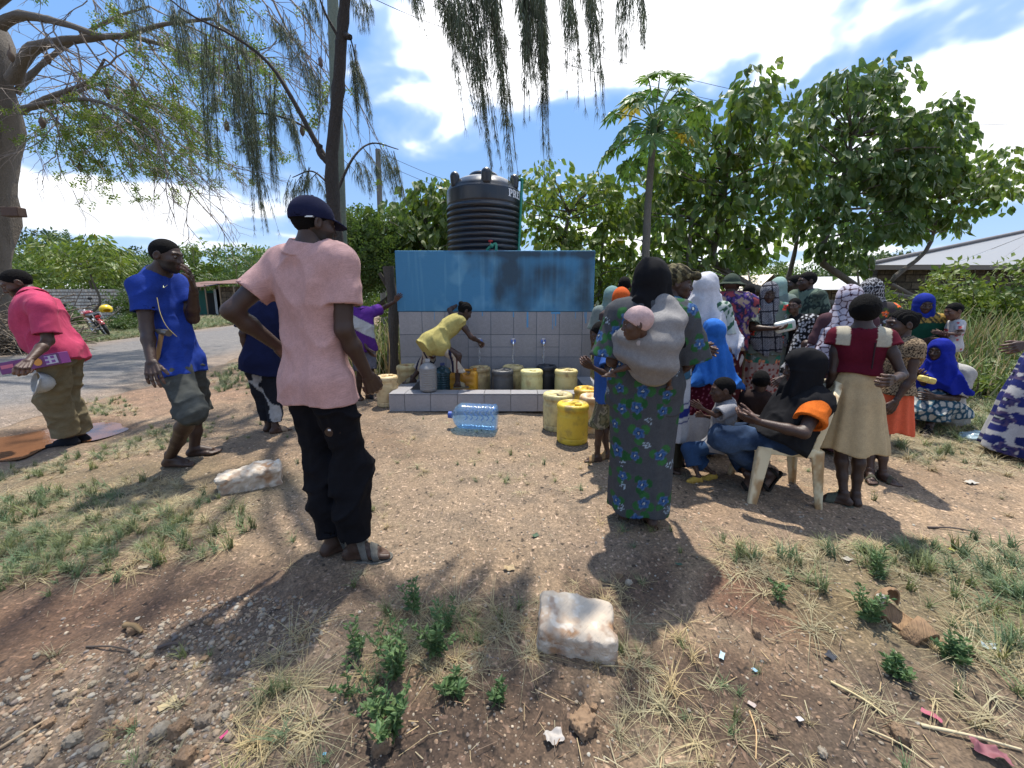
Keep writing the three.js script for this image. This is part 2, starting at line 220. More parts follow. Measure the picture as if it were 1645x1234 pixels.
{   // asphalt road with a dusty broken edge
  const P = [], U = [], I = [], cols = 28; let rows = 0;
  for (let z = 30; z > -220; z -= z > -25 ? 0.16 : 2) { const a = roadNear(z), b = roadFar(z); for (let k = 0; k <= cols; k++) { const t = k / cols, x = lerp(a, b, t), e = Math.min(t, 1 - t) * 6.8; P.push(x, 0.004 + 0.03 * Math.sin(Math.PI * t) - 0.035 * ss(0.25, 0, e) + 0.006 * (vnoise(x * 2, z * 2, 0) - 0.5), z); U.push(x / 1.1, z / 1.1); } rows++; }
  for (let i = 0; i < rows - 1; i++) for (let k = 0; k < cols; k++) { const a = i * (cols + 1) + k, b = a + cols + 1; I.push(a, a + 1, b, b, a + 1, b + 1); }
  const g = new THREE.BufferGeometry(); g.setAttribute('position', new THREE.Float32BufferAttribute(P, 3)); g.setAttribute('uv', new THREE.Float32BufferAttribute(U, 2)); g.setIndex(I.map((v, i, A) => A[i - i % 3 + [0, 2, 1][i % 3]])); g.computeVertexNormals();
  if (g.attributes.normal.getY(50) < 0) g.setIndex(I).computeVertexNormals();
  paint(g, (x, y, z) => { const e = Math.min(roadNear(z) - x, x - roadFar(z)), n = fbm2(x * 1.1, z * 0.5, 4), dust = ss(1.6, 0.1, e + (n - 0.5) * 2.6), track = ss(0.55, 0.75, fbm2(x * 2.2, z * 0.12 + 40, 3)); let c = mix3([0.25, 0.235, 0.225], [0.34, 0.31, 0.28], n); c = mix3(c, [0.19, 0.18, 0.175], track * 0.45); return mix3(c, [0.42, 0.31, 0.22], dust * 0.8); });
  struct('road', g, new THREE.MeshStandardMaterial({ vertexColors: true, map: soilCol, bumpMap: soilBump, bumpScale: 0.006, roughness: 0.9 }));
}
{   // muddy puddle at the road's edge
  const sh = new THREE.Shape(puddle.map(([x, z]) => new THREE.Vector2(x, -z))), g = new THREE.ShapeGeometry(new THREE.Shape(new THREE.CatmullRomCurve3(sh.getPoints().map((p) => V(p.x, p.y, 0)), true).getPoints(90).map((p) => new THREE.Vector2(p.x, p.y))));
  g.rotateX(-Math.PI / 2).translate(0, -0.028, 0);
  const m = struct('puddle', g, phys(0.15, 0.07, 0.035, 0.04, { ior: 1.33, bumpMap: rep(grain, 0.8), bumpScale: 0.0006 })); m.name = 'water';
}

// ---------------------------------------------------------------- the water kiosk
const WX0 = -1.61, WX1 = 1.14, WZ = -5.52, WTOP = 2.0, BH = 0.22, BZ = -4.5;   // blue wall, basin
const kiosk = thing('water_kiosk', 'blue painted and grey tiled water kiosk wall with raised tiled basin', 'water kiosk', V(0, 0, 0));
{
  const TILE = 0.326, cols = [WX0]; { let x = WX0 + 0.33; while (x < WX1 - 0.05) { cols.push(x); x += TILE; } cols.push(WX1); }
  const rowsY = [1.16, 1.16 - 0.325, 1.16 - 0.65, 1.16 - 0.975, 0.02];
  const stain = (x, y) => {   // black mould and washed paint on the render
    const dx = x, st = fbm(dx * 2.1 + 3, y * 1.9, 4, 5), streak = fbm(dx * 22, y * 0.9, 1, 3);
    const bump = (a, b, w, h) => Math.exp(-(((dx - a) / w) ** 2) - (((y - b) / h) ** 2));
    let m = 0.85 * bump(-0.45, 1.75, 0.24, 0.17) + 0.8 * bump(-0.2, 1.42, 0.1, 0.26) + 0.9 * bump(-0.02, 1.72, 0.14, 0.2) + 0.95 * bump(0.53, 1.73, 0.27, 0.15) + 0.75 * bump(1.03, 1.5, 0.13, 0.42) + 0.95 * bump(0.5, 1.955, 0.95, 0.055) + 0.6 * bump(0.5, 1.42, 0.5, 0.28) + 0.4 * bump(-1.5, 1.76, 0.1, 0.2) + 0.45 * bump(-0.9, 1.975, 0.6, 0.035) + 0.3 * bump(0.1, 1.2, 0.2, 0.2);
    return 0.88 * clamp(m * (0.5 + 1.25 * st) + (st - 0.52) * 1.5 - 0.12 + (streak - 0.5) * 0.7 * clamp(m + 0.25));
  };
  const wallGeo = new RoundedBoxGeometry(WX1 - WX0 + 0.03, WTOP - 1.16, 0.2, 2, 0.012);
  const nx = 240, ny = 90, front = new THREE.PlaneGeometry(WX1 - WX0 + 0.012, WTOP - 1.16 - 0.016, nx, ny);
  front.translate((WX0 + WX1) / 2, (WTOP + 1.16) / 2, WZ + 0.022);
  { const p = front.attributes.position; for (let i = 0; i < p.count; i++) { const x = p.getX(i), y = p.getY(i); p.setZ(i, WZ + 0.022 + 0.005 * (fbm(x * 3, y * 3, 8, 3) - 0.5) - 0.006 * ss(0.012, 0, Math.abs(x + 0.22))); } front.computeVertexNormals(); }
  const blueAt = (x, y) => { const s = stain(x, y), w = fbm(x * 4, y * 3, 12, 4), st = fbm(x * 30, y * 1.2, 3, 3), pale = ss(0.5, 0.7, w) * 0.5 + ss(0.6, 0.8, st) * 0.35; let c = mix3([0.058, 0.205, 0.36], [0.15, 0.34, 0.48], clamp(pale)); return mix3(c, [0.033, 0.04, 0.045], s * 0.93); };
  paint(front, (x, y) => blueAt(x, y));
  const blueM = new THREE.MeshStandardMaterial({ vertexColors: true, roughness: 0.88, bumpMap: rep(grain, 2.2), bumpScale: 0.006 });
  part(kiosk, 'painted_wall', front, blueM);
  const body = wallGeo.translate((WX0 + WX1) / 2, (WTOP + 1.16) / 2, WZ - 0.083); paint(body, (x, y, z) => blueAt(x + z, y)); part(kiosk, 'wall', body, blueM);
  const core = box(WX1 - WX0, 1.13, 0.18, (WX0 + WX1) / 2, 0.575, WZ - 0.092); part(kiosk, 'wall_core', core, std(0.2, 0.2, 0.2));
  // tiles, each a piece of its own
  const tileM = [0, 1, 2].map((k) => phys(0.36 + k * 0.025, 0.355 + k * 0.022, 0.37 + k * 0.022, 0.34, { map: rep(grainCol, 1.3), bumpMap: rep(grain, 1.2), bumpScale: 0.0008 }));
  const cache = new Map(), G = 0.006, R = rng(5);
  const tile = (w, h, d) => { const k = [w, h, d].map((v) => v.toFixed(3)).join(); if (!cache.has(k)) cache.set(k, new RoundedBoxGeometry(w, h, d, 1, 0.002)); return cache.get(k); };
  const put = (w, h, d, x, y, z) => { const m = part(kiosk, 'tile', tile(w, h, d), tileM[Math.floor(R() * 3)]); m.position.set(x, y, z + (R() - 0.5) * 0.002); m.rotation.set((R() - 0.5) * 0.004, (R() - 0.5) * 0.004, 0); return m; };
  for (let i = 0; i < cols.length - 1; i++) for (let j = 0; j < rowsY.length - 1; j++) {
    const x0 = cols[i], x1 = cols[i + 1], y1 = rowsY[j], y0 = rowsY[j + 1], cut = j === 1 && (i === 3 || i === 4 || i === 6);
    if (cut) { const ym = 0.655; put(x1 - x0 - G, y1 - ym - G, 0.012, (x0 + x1) / 2, (y1 + ym) / 2, WZ + 0.01); put(x1 - x0 - G, ym - y0 - G, 0.012, (x0 + x1) / 2, (ym + y0) / 2, WZ + 0.01); } else put(x1 - x0 - G, y1 - y0 - G, 0.012, (x0 + x1) / 2, (y1 + y0) / 2, WZ + 0.01);
  }
  part(kiosk, 'grout', box(WX1 - WX0 - 0.002, 1.14, 0.01, (WX0 + WX1) / 2, 0.59, WZ + 0.004), std(0.1, 0.13, 0.17));
  // paint runs over the tiles below the blue wall
  { const runs = [], r2 = rng(77); for (const x of [-0.42, 0.02, 0.22, 0.58, 0.62, 1.03, 1.05, -1.1, 0.9]) { const w = 0.006 + r2() * 0.02, l = 0.05 + r2() * 0.22; runs.push(box(w, l, 0.002, x, 1.158 - l / 2, WZ + 0.0172 + r2() * 0.0006)); } runs.push(box(0.13, 0.03, 0.0022, 0.62, 1.143, WZ + 0.0172)); const pm = std(0.09, 0.28, 0.5, 0.7); for (const q of runs) part(kiosk, 'paint_run', q, pm); }
  // basin: kerb of tiles round a sunken floor
  const bx0 = -1.48, bx1 = 1.14, rim = 0.2;
  part(kiosk, 'basin_core', mg([box(bx1 - bx0 - 0.03, BH - 0.015, rim - 0.03, (bx0 + bx1) / 2, BH / 2 - 0.012, BZ - rim / 2), box(rim - 0.03, BH - 0.015, -WZ + BZ - rim, bx0 + rim / 2, BH / 2 - 0.012, (BZ - rim + WZ) / 2 + 0.01), box(rim - 0.03, BH - 0.015, -WZ + BZ - rim, bx1 - rim / 2, BH / 2 - 0.012, (BZ - rim + WZ) / 2 + 0.01), box(bx1 - bx0 - 0.42, 0.05, -WZ + BZ - rim, (bx0 + bx1) / 2, 0.02, (BZ - rim + WZ) / 2 + 0.01)]), std(0.14, 0.14, 0.14));
  const fx = [bx0, -1.29, -0.98, -0.655, -0.335, -0.015, 0.31, 0.635, 0.96, bx1];
  for (let i = 0; i < fx.length - 1; i++) { const w = fx[i + 1] - fx[i] - 0.005, x = (fx[i] + fx[i + 1]) / 2; put(w, BH - 0.018, 0.012, x, BH / 2 - 0.008, BZ - 0.006); put(w, 0.012, rim, x, BH - 0.006, BZ - rim / 2).rotation.z = 0; put(w, BH - 0.06, 0.012, x, BH / 2 + 0.02, BZ - rim + 0.006); }
  for (let k = 0; k < 3; k++) { const z = BZ - rim - 0.135 - k * 0.27; for (const s of [0, 1]) { const x = s ? bx1 - rim / 2 : bx0 + rim / 2; put(rim, 0.012, 0.265, x, BH - 0.006, z); put(0.012, BH - 0.02, 0.265, s ? bx1 - 0.006 : bx0 + 0.006, BH / 2 - 0.008, z); put(0.012, BH - 0.06, 0.265, s ? bx1 - rim + 0.006 : bx0 + rim - 0.006, BH / 2 + 0.02, z); } }
  // wet floor
  part(kiosk, 'wet_floor', box(bx1 - bx0 - 0.42, 0.004, 0.8, (bx0 + bx1) / 2, 0.049, -5.1), phys(0.05, 0.05, 0.05, 0.1));
}
const chrome = phys(0.75, 0.77, 0.8, 0.18, { metalness: 1 }), water = phys(0.95, 0.98, 1, 0.05, { transmission: 0.9, thickness: 0.01, ior: 1.33 });
[[771, 'behind the hand of the bending child'], [824.6, 'the middle one'], [873, 'nearest the right end']].forEach(([px, where]) => {   // three taps with their streams
  const p = Pd(px, 549, 5.47), t = thing('water_tap', 'small chrome water tap on the tiled wall, ' + where, 'tap', V(p.x, p.y, WZ + 0.018), null);
  part(t, 'flange', new THREE.CylinderGeometry(0.034, 0.038, 0.014, 20).rotateX(Math.PI / 2).translate(0, 0, 0.006), std(0.12, 0.2, 0.55, 0.5));
  part(t, 'spout', mg([tube(curve([V(0, 0, 0), V(0, 0.002, 0.05), V(0, -0.005, 0.085), V(0, -0.035, 0.1)], 14), 0.014, 12), new THREE.CylinderGeometry(0.017, 0.015, 0.018, 14).translate(0, -0.036, 0.1)]), chrome);
  part(t, 'handle', mg([new THREE.CylinderGeometry(0.007, 0.007, 0.03, 10).translate(0, 0.022, 0.05), new RoundedBoxGeometry(0.055, 0.011, 0.013, 2, 0.004).translate(0, 0.04, 0.05)]), chrome);
  const g = tube(curve([V(0, -0.04, 0.1), V(0.002, -0.12, 0.102), V(-0.003, -0.2, 0.103), V(0.002, -0.3, 0.104)], 24), (u) => 0.007 + 0.006 * u + 0.002 * Math.sin(u * 23), 10, 0.4);
  part(t, 'water_stream', g, water);
});

// ---------------------------------------------------------------- tank on its plinth behind the wall
{
  const zt = -6.25, c = Pd(778, 400, 6.25), R = 0.575, t = thing('water_tank', 'black ribbed plastic water storage tank standing behind the blue wall', 'water tank', V(c.x, 1.78, zt));
  const prof = [[0.001, 0], [R, 0]]; for (let k = 0; k < 11; k++) { const y = 0.03 + k * 0.082; for (let i = 0; i <= 6; i++) { const u = i / 6; prof.push([R - 0.028 * (1 - Math.pow(Math.sin(u * Math.PI), 0.6)), y + u * 0.078]); } }
  prof.push([R - 0.02, 0.945], [R - 0.012, 0.97], [R - 0.012, 1.13], [R - 0.018, 1.155], [R - 0.035, 1.165], [R - 0.035, 1.185], [R - 0.055, 1.22], [R - 0.12, 1.28], [R - 0.2, 1.325], [0.24, 1.36], [0.22, 1.375], [0.001, 1.375]);
  const black = phys(0.010, 0.012, 0.017, 0.3, { bumpMap: rep(grain, 1), bumpScale: 0.0012, clearcoat: 0.15, clearcoatRoughness: 0.4 });
  part(t, 'tank_body', lathe(prof, 72), black);
  for (let k = 0; k < 6; k++) { const a = (k / 6) * Math.PI * 2 + 1.42, g = new THREE.CapsuleGeometry(0.075, 0.1, 6, 14).scale(1, 1, 0.9).rotateX(0.1); const m = part(t, 'lug', g, black); m.position.set(Math.cos(a) * (R - 0.075), 1.255, Math.sin(a) * (R - 0.075)); m.rotation.y = -a + Math.PI / 2; }
  part(t, 'lid', lathe([[0.001, 0.06], [0.2, 0.055], [0.22, 0.035], [0.225, 0]], 36).translate(0, 1.376, 0), black);
  const serif = await new FontLoader().loadAsync('fonts/droid/droid_serif_bold.typeface.json');
  const bend = (g, a0, y, r) => { const p = g.attributes.position; for (let i = 0; i < p.count; i++) { const a = a0 - p.getX(i) / r, rr = r + p.getZ(i); p.setXYZ(i, Math.cos(a) * rr, y + p.getY(i), Math.sin(a) * rr); } g.computeVertexNormals(); return g; };
  const white = std(0.78, 0.79, 0.8, 0.5);
  part(t, 'lettering', mg([bend(new TextGeometry('PREM', { font: serif, size: 0.105, depth: 0.003, curveSegments: 4 }), 0.83, 1.02, R - 0.012)]), white);
  const pl = thing('tank_plinth', 'grey concrete plinth carrying the black water tank, hidden behind the blue wall', 'plinth', V(c.x, 0, zt)); part(pl, 'plinth', new RoundedBoxGeometry(1.3, 1.78, 1.05, 2, 0.02).translate(0, 0.89, 0), std(0.3, 0.29, 0.27, 0.95, { bumpMap: rep(grain, 1), bumpScale: 0.006 }));
  const green = phys(0.02, 0.2, 0.13, 0.4), top = Pd(838, 290, 6.2), bot = Pd(831, 402, 6.0);
  const pipe = thing('water_pipe', 'green plastic pipe running down the right side of the tank', 'pipe', V(0, 0, 0));
  part(pipe, 'pipe', tube([V(top.x - 0.12, top.y, -6.2), V(top.x - 0.01, top.y, -6.15), V(top.x + 0.005, top.y - 0.02, -6.14), V(bot.x, bot.y - 0.4, -6.0)], 0.022, 10), green);
  part(pipe, 'elbow', new THREE.SphereGeometry(0.034, 12, 8).translate(top.x, top.y - 0.004, -6.145), green);
  const v = Pd(788, 396, 5.62), valve = thing('valve', 'green pipe valve with a red handle on top of the blue wall', 'valve', v);
  part(valve, 'pipe', mg([tube(curve([V(-0.05, -0.05, -0.02), V(-0.02, -0.02, 0), V(0.04, 0.02, 0.02), V(0.075, 0.03, 0.03), V(0.08, -0.06, 0.03)], 20), 0.02, 10), new THREE.CylinderGeometry(0.028, 0.028, 0.05, 12).rotateZ(1.2).translate(0.02, 0.008, 0.015)]), green);
  part(valve, 'handle', mg([new THREE.CylinderGeometry(0.006, 0.006, 0.06, 8).translate(0, 0.04, 0), new THREE.TorusGeometry(0.026, 0.007, 8, 18).rotateX(1.3).translate(0, 0.072, 0)]), std(0.5, 0.03, 0.03, 0.4));
}

// ---------------------------------------------------------------- trees and plants
const leafMat = (r, g, b, tr = 0.45) => new THREE.MeshPhysicalMaterial({ color: new THREE.Color().setRGB(r, g, b), roughness: 0.62, transmission: tr, thickness: 0, side: THREE.DoubleSide, specularIntensity: 0.6 });
const barkMat = (r, g, b) => std(r, g, b, 0.95, { map: rep(grainCol, 1), bumpMap: rep(barkTex, 1.6, 0.9), bumpScale: 0.02 });
const LEAF = {
  heart: tris([[0, 0, 0, -0.3, 0.28, -0.1, 0, 0.42, 0.03], [0, 0, 0, 0, 0.42, 0.03, 0.3, 0.28, -0.1], [-0.3, 0.28, -0.1, -0.34, 0.5, -0.14, 0, 0.42, 0.03], [0.3, 0.28, -0.1, 0, 0.42, 0.03, 0.34, 0.5, -0.14], [-0.34, 0.5, -0.14, 0, 1, -0.12, 0, 0.42, 0.03], [0.34, 0.5, -0.14, 0, 0.42, 0.03, 0, 1, -0.12]].flat()),
  oval: tris([[0, 0, 0, -0.22, 0.45, -0.06, 0, 0.5, 0.02], [0, 0, 0, 0, 0.5, 0.02, 0.22, 0.45, -0.06], [-0.22, 0.45, -0.06, 0, 1, -0.08, 0, 0.5, 0.02], [0.22, 0.45, -0.06, 0, 0.5, 0.02, 0, 1, -0.08]].flat()),
  // a sprig: five small leaves on a twig
  sprig: (() => { const L = [], R = rng(8); for (let i = 0; i < 7; i++) { const t = i / 7, a = i * 2.4, c = Math.cos(a), s = Math.sin(a), o = [c * 0.05, t * 0.75, s * 0.05], d = [c * 0.35, 0.22, s * 0.35], w = 0.1; L.push(...o, o[0] + d[0] * 0.5 - s * w, o[1] + d[1] * 0.5, o[2] + d[2] * 0.5 + c * w, o[0] + d[0], o[1] + d[1] - 0.06, o[2] + d[2], ...o, o[0] + d[0], o[1] + d[1] - 0.06, o[2] + d[2], o[0] + d[0] * 0.5 + s * w, o[1] + d[1] * 0.5, o[2] + d[2] * 0.5 - c * w); } return tris(L); })(),
};
const Q = new THREE.Quaternion(), E3 = new THREE.Euler();
function leafAt(p, dir, size, R, w = 1) { const m = new THREE.Matrix4(), y = dir.clone().normalize(), x = V(R() - 0.5, R() - 0.5, R() - 0.5).cross(y).normalize(), z = V().crossVectors(x, y); return m.makeBasis(x.multiplyScalar(size * w), y.multiplyScalar(size), z.multiplyScalar(size)).setPosition(p); }
const tint = (R, base, dv, dh = 0.2) => { const v = 1 + (R() - 0.5) * dv, h = (R() - 0.5) * dh; return new THREE.Color().setRGB(clamp(base[0] * v * (1 + h)), clamp(base[1] * v), clamp(base[2] * v * (1 - h))); };
const pxIn = (pg, x, y) => { let c = false; for (let i = 0, j = pg.length - 1; i < pg.length; j = i++) if ((pg[i][1] > y) !== (pg[j][1] > y) && x < (pg[j][0] - pg[i][0]) * (y - pg[i][1]) / (pg[j][1] - pg[i][1]) + pg[i][0]) c = !c; return c; };
/* a broad-leaved tree: trunks rise to limbs, every limb ends in a clump of leaves; the crown fills the outline with depth */
function leafTree(name, label, o) {
  const R = rng(o.seed), D = o.D, base = o.trunk[0], b = Ph(base[0], base[1], 0), t = thing(name, label, o.cat ?? 'tree', V(b.x, 0, -D), o.group), rel = (v) => v.clone().sub(t.position);
  const tr = [V(0, -0.1, 0), ...o.trunk.slice(1).map(([px, py, dz]) => rel(Pd(px, py, D + (dz ?? 0))))], tp = curve(tr, 14), wood = [tube(tp, (u) => lerp(o.r, o.r * 0.4, u), 8, 0.12)], cl = [];
  const xs = o.crown.map((p) => p[0]), ys = o.crown.map((p) => p[1]), x0 = Math.min(...xs), x1 = Math.max(...xs), y0 = Math.min(...ys), y1 = Math.max(...ys);
  for (let k = 0, tries = 0; k < o.n && tries < 4000; tries++) { const x = lerp(x0, x1, R()), y = lerp(y0, y1, R()); if (!pxIn(o.crown, x, y)) continue; const c = rel(Pd(x, y, D + (R() + R() - 1) * o.depth)); if (cl.some((q) => q.distanceTo(c) < o.gap)) continue; cl.push(c); k++; }
  const mats = [], cols = [];
  for (const c of cl) {
    let best = tp[0], bd = 1e9; for (const p of tp) { if (p.y > c.y - 0.1) continue; const d = p.distanceTo(c) + Math.abs(p.y - c.y) * 0.3; if (p.y > tp[14].y * 0.25 && d < bd) { bd = d; best = p; } } if (bd > 1e8) best = tp[8];
    const mid = best.clone().lerp(c, 0.55).add(V((R() - 0.5) * 0.2, -0.05 + R() * 0.2, (R() - 0.5) * 0.2)), L = best.distanceTo(c); wood.push(tube(curve([best, mid, c], 6), (u) => lerp(o.r * 0.26, 0.008, u), 5));
    const rad = o.rad * (0.7 + 0.6 * R());
    for (let i = 0; i < o.leaves; i++) { const v = V(R() - 0.5, R() - 0.5, R() - 0.5).normalize().multiplyScalar(rad * Math.cbrt(0.12 + 0.88 * R())); v.y *= 0.85; const p = c.clone().add(v), d = V(v.x, 0, v.z).normalize().multiplyScalar(0.55).add(V((R() - 0.5) * 0.7, o.droop * (0.5 + R()), (R() - 0.5) * 0.7)); mats.push(leafAt(p, d, o.size * (0.6 + 0.7 * R()), R, o.w ?? 1)); const old = R() < (o.yellow ?? 0.012); cols.push(old ? new THREE.Color().setRGB(0.55, 0.42, 0.05) : tint(R, o.col ?? [1, 1, 1], 0.6, 0.35)); }
  }
  part(t, 'trunk', mg(wood), o.bark ?? BARK); inst(t, 'crown', LEAF[o.leaf ?? 'heart'], o.mat ?? GREEN, mats, cols); for (const ex of o.more ?? []) part(t, 'trunk', tube(curve(ex.map(([px, py, dz], i) => (i ? rel(Pd(px, py, D + (dz ?? 0))) : rel(V(Pd(px, py, D + (dz ?? 0)).x, -0.1, -D - (dz ?? 0))))), 12), (u) => lerp(o.r * 0.8, o.r * 0.3, u), 7, 0.1), o.bark ?? BARK);
  return t;
}
const BARK = barkMat(0.17, 0.145, 0.12), GREEN = leafMat(0.165, 0.245, 0.036, 0.68), GREEN2 = leafMat(0.125, 0.2, 0.04, 0.62), LIME = leafMat(0.23, 0.31, 0.045, 0.68), DARKG = leafMat(0.055, 0.1, 0.033, 0.4);
leafTree('broadleaf_tree', 'tall broadleaf tree with heart shaped leaves behind the papaya', { seed: 11, D: 10, trunk: [[1150, 500], [1152, 430], [1160, 350], [1170, 250]], more: [[[1108, 470, -0.6], [1106, 420, -0.6], [1112, 340, -0.4]], [[1120, 470, 0.5], [1130, 440, 0.5], [1165, 370, 0.4]]], r: 0.11, n: 76, gap: 0.43, depth: 1.5, rad: 0.5, leaves: 46, size: 0.25, droop: -1.0,
  crown: [[985, 300], [960, 350], [985, 400], [1010, 440], [1060, 470], [1180, 440], [1240, 410], [1270, 350], [1300, 290], [1275, 220], [1245, 180], [1228, 125], [1208, 120], [1175, 175], [1140, 145], [1120, 170], [1090, 180], [1080, 240], [1040, 230], [1000, 240]] });
leafTree('broadleaf_tree', 'tallest dark broadleaf tree right of the middle with gaps of sky', { seed: 23, D: 10.8, trunk: [[1315, 505], [1326, 430], [1345, 330], [1370, 220]], more: [[[1240, 480, 0.8], [1276, 410, 0.8], [1285, 340, 0.6]]], r: 0.11, n: 70, gap: 0.43, depth: 1.3, rad: 0.48, leaves: 44, size: 0.25, droop: -1.1, mat: GREEN2,
  crown: [[1285, 250], [1290, 330], [1300, 390], [1370, 425], [1420, 400], [1480, 330], [1500, 250], [1545, 230], [1545, 190], [1500, 170], [1460, 180], [1445, 130], [1420, 108], [1395, 130], [1365, 122], [1325, 120], [1300, 160], [1295, 185]] });
leafTree('broadleaf_tree', 'leaning broadleaf tree whose branches reach towards the metal roofed house', { seed: 31, D: 11.2, trunk: [[1395, 500], [1430, 460], [1490, 400], [1510, 320]], r: 0.08, n: 34, gap: 0.42, depth: 1.0, rad: 0.42, leaves: 38, size: 0.24, droop: -1.1,
  crown: [[1440, 250], [1430, 330], [1450, 380], [1500, 400], [1540, 370], [1560, 330], [1600, 330], [1640, 300], [1635, 260], [1600, 245], [1560, 290], [1550, 240], [1520, 200], [1480, 200]] });
leafTree('broadleaf_tree', 'broadleaf tree left of the black tank behind the blue wall', { seed: 41, D: 9.2, trunk: [[668, 520], [672, 430], [680, 360]], r: 0.08, n: 34, gap: 0.34, depth: 1.0, rad: 0.42, leaves: 56, size: 0.22, droop: -0.9,
  crown: [[622, 350], [650, 340], [670, 310], [690, 298], [715, 310], [735, 340], [735, 420], [650, 430], [625, 410]] });
leafTree('broadleaf_tree', 'bright green bushy tree right of the black tank', { seed: 43, D: 8.9, trunk: [[900, 520], [905, 420], [915, 340]], more: [[[960, 500, 0.4], [965, 430, 0.4], [970, 370, 0.4]]], r: 0.08, n: 54, gap: 0.36, depth: 1.0, rad: 0.4, leaves: 50, size: 0.17, droop: -0.6, mat: LIME,
  crown: [[842, 300], [860, 275], [905, 285], [930, 310], [960, 285], [1000, 320], [1010, 400], [1020, 470], [960, 500], [930, 460], [845, 450], [838, 370]] });
leafTree('feathery_tree', 'small fine leaved tree between the pole and the blue wall', { seed: 47, D: 8.6, trunk: [[577, 540], [575, 470], [582, 410]], r: 0.05, n: 44, gap: 0.28, depth: 0.7, rad: 0.36, leaves: 60, size: 0.2, leaf: 'sprig', droop: -0.35, mat: GREEN2,
  crown: [[548, 390], [560, 350], [590, 340], [625, 365], [640, 410], [635, 450], [560, 460], [548, 430]] });
{   // papaya
  const D = 7.6, b = Pd(1036, 440, D), t = thing('papaya_tree', 'slender papaya tree with a crown of lobed leaves and hanging fruit', 'papaya tree', V(b.x, 0, -D)), rel = (a, c, d = 0) => Pd(a, c, D + d).sub(t.position), R = rng(3);
  const top = rel(1052, 200), tp = curve([V(0, -0.1, 0), rel(1037, 420), rel(1041, 330), rel(1049, 230), top], 20); part(t, 'trunk', tube(tp, (u) => lerp(0.085, 0.05, u), 9, 0.1), barkMat(0.2, 0.18, 0.15));
  const lobes = []; for (let k = 0; k < 9; k++) { const a = (k - 4) * 0.62, L = 1 - 0.11 * Math.abs(k - 4), c = Math.cos(a), s = Math.sin(a), w = 0.13; const pt = (f, l, z) => [s * L * f + c * l, c * L * f - s * l, z]; const A = [0, 0, 0], B1 = pt(0.5, -w, -0.05), B2 = pt(0.5, w, -0.05), Cc = pt(1, 0, -0.2), M = pt(0.5, 0, 0.03), N1 = pt(0.72, -w * 1.7, -0.13), N2 = pt(0.72, w * 1.7, -0.13); lobes.push(...A, ...B1, ...M, ...A, ...M, ...B2, ...B1, ...Cc, ...M, ...M, ...Cc, ...B2, ...B1, ...N1, ...M, ...M, ...N2, ...B2); }
  const lg = tris(lobes), lm = [leafMat(0.10, 0.19, 0.035, 0.5), leafMat(0.14, 0.24, 0.04, 0.5), leafMat(0.45, 0.36, 0.05, 0.5)], pm = std(0.2, 0.26, 0.1, 0.6);
  for (let i = 0; i < 30; i++) {
    const a = i * 2.399, el = lerp(1.15, -0.45, i / 30), L = 0.5 + 0.42 * R(), d = V(Math.cos(a) * Math.cos(el), Math.sin(el), Math.sin(a) * Math.cos(el)), st = top.clone().add(V(0, 0.12 - i * 0.012, 0)), end = st.clone().addScaledVector(d, L).add(V(0, -0.06, 0));
    const y = d.clone().multiplyScalar(0.8).add(V(0, -0.75, 0)).normalize(), x = V().crossVectors(y, V(0.01, 1, 0.02)).normalize(), z = V().crossVectors(x, y), s = 0.34 + 0.12 * R(), m = part(t, 'leaf', lg, lm[i === 7 || i === 21 ? 2 : i % 2]); m.matrixAutoUpdate = true; m.position.copy(end); m.quaternion.setFromRotationMatrix(new THREE.Matrix4().makeBasis(x, y, z)); m.scale.setScalar(s);
    part(t, 'leaf_stalk', tube(curve([st, st.clone().lerp(end, 0.5).add(V(0, 0.05, 0)), end], 6), 0.011, 5), pm);
  }
  const fg = new THREE.SphereGeometry(1, 12, 10), fm = std(0.05, 0.11, 0.03, 0.5); for (let i = 0; i < 9; i++) { const a = i * 2.1, m = part(t, 'fruit', fg, fm); m.position.copy(top).add(V(Math.cos(a) * 0.11, -0.02 - 0.05 * (i % 4), Math.sin(a) * 0.11)); m.scale.set(0.065, 0.1, 0.065); }
}
// understorey of bushes
function bush(label, px, py, D, w, h, o = {}) {
  const R = rng(o.seed ?? Math.round(px + D * 10)), b = Pd(px, py, D), t = thing('bush', label, 'bush', V(b.x, 0, -D), o.group), stems = [], mats = [], cols = [], N = o.n ?? 420;
  for (let k = 0; k < 14; k++) { const a = R() * 6.28, q = Math.sqrt(R()), e = V(Math.cos(a) * q * w * 0.45, h * (0.5 + 0.5 * R()) * (1 - 0.3 * q), Math.sin(a) * q * w * 0.4); stems.push(tube(curve([V((R() - 0.5) * 0.2 * w, -0.03, (R() - 0.5) * 0.2 * w), e.clone().multiplyScalar(0.5).add(V(0, 0.1 * h, 0)), e], 6), (u) => lerp(0.016, 0.004, u), 4)); for (let i = 0; i < N / 14; i++) { const u = 0.15 + 0.85 * R(), p = e.clone().multiplyScalar(u).add(V((R() - 0.5), (R() - 0.5), (R() - 0.5)).multiplyScalar(0.34 * Math.max(w, h) * 0.5)); if (p.y < 0.03) p.y = 0.03 + R() * 0.2; mats.push(leafAt(p, V(R() - 0.5, (o.droop ?? 0.1) + R() * 0.4 - 0.1, R() - 0.5), (o.size ?? 0.14) * (0.6 + 0.8 * R()), R)); cols.push(tint(R, [1, 1, 1], 0.7, 0.4)); } }
  part(t, 'stem', mg(stems), BARK); t.children[0].userData.kind = 'stuff'; inst(t, 'foliage', LEAF[o.leaf ?? 'oval'], o.mat ?? GREEN, mats, cols); return t;
}
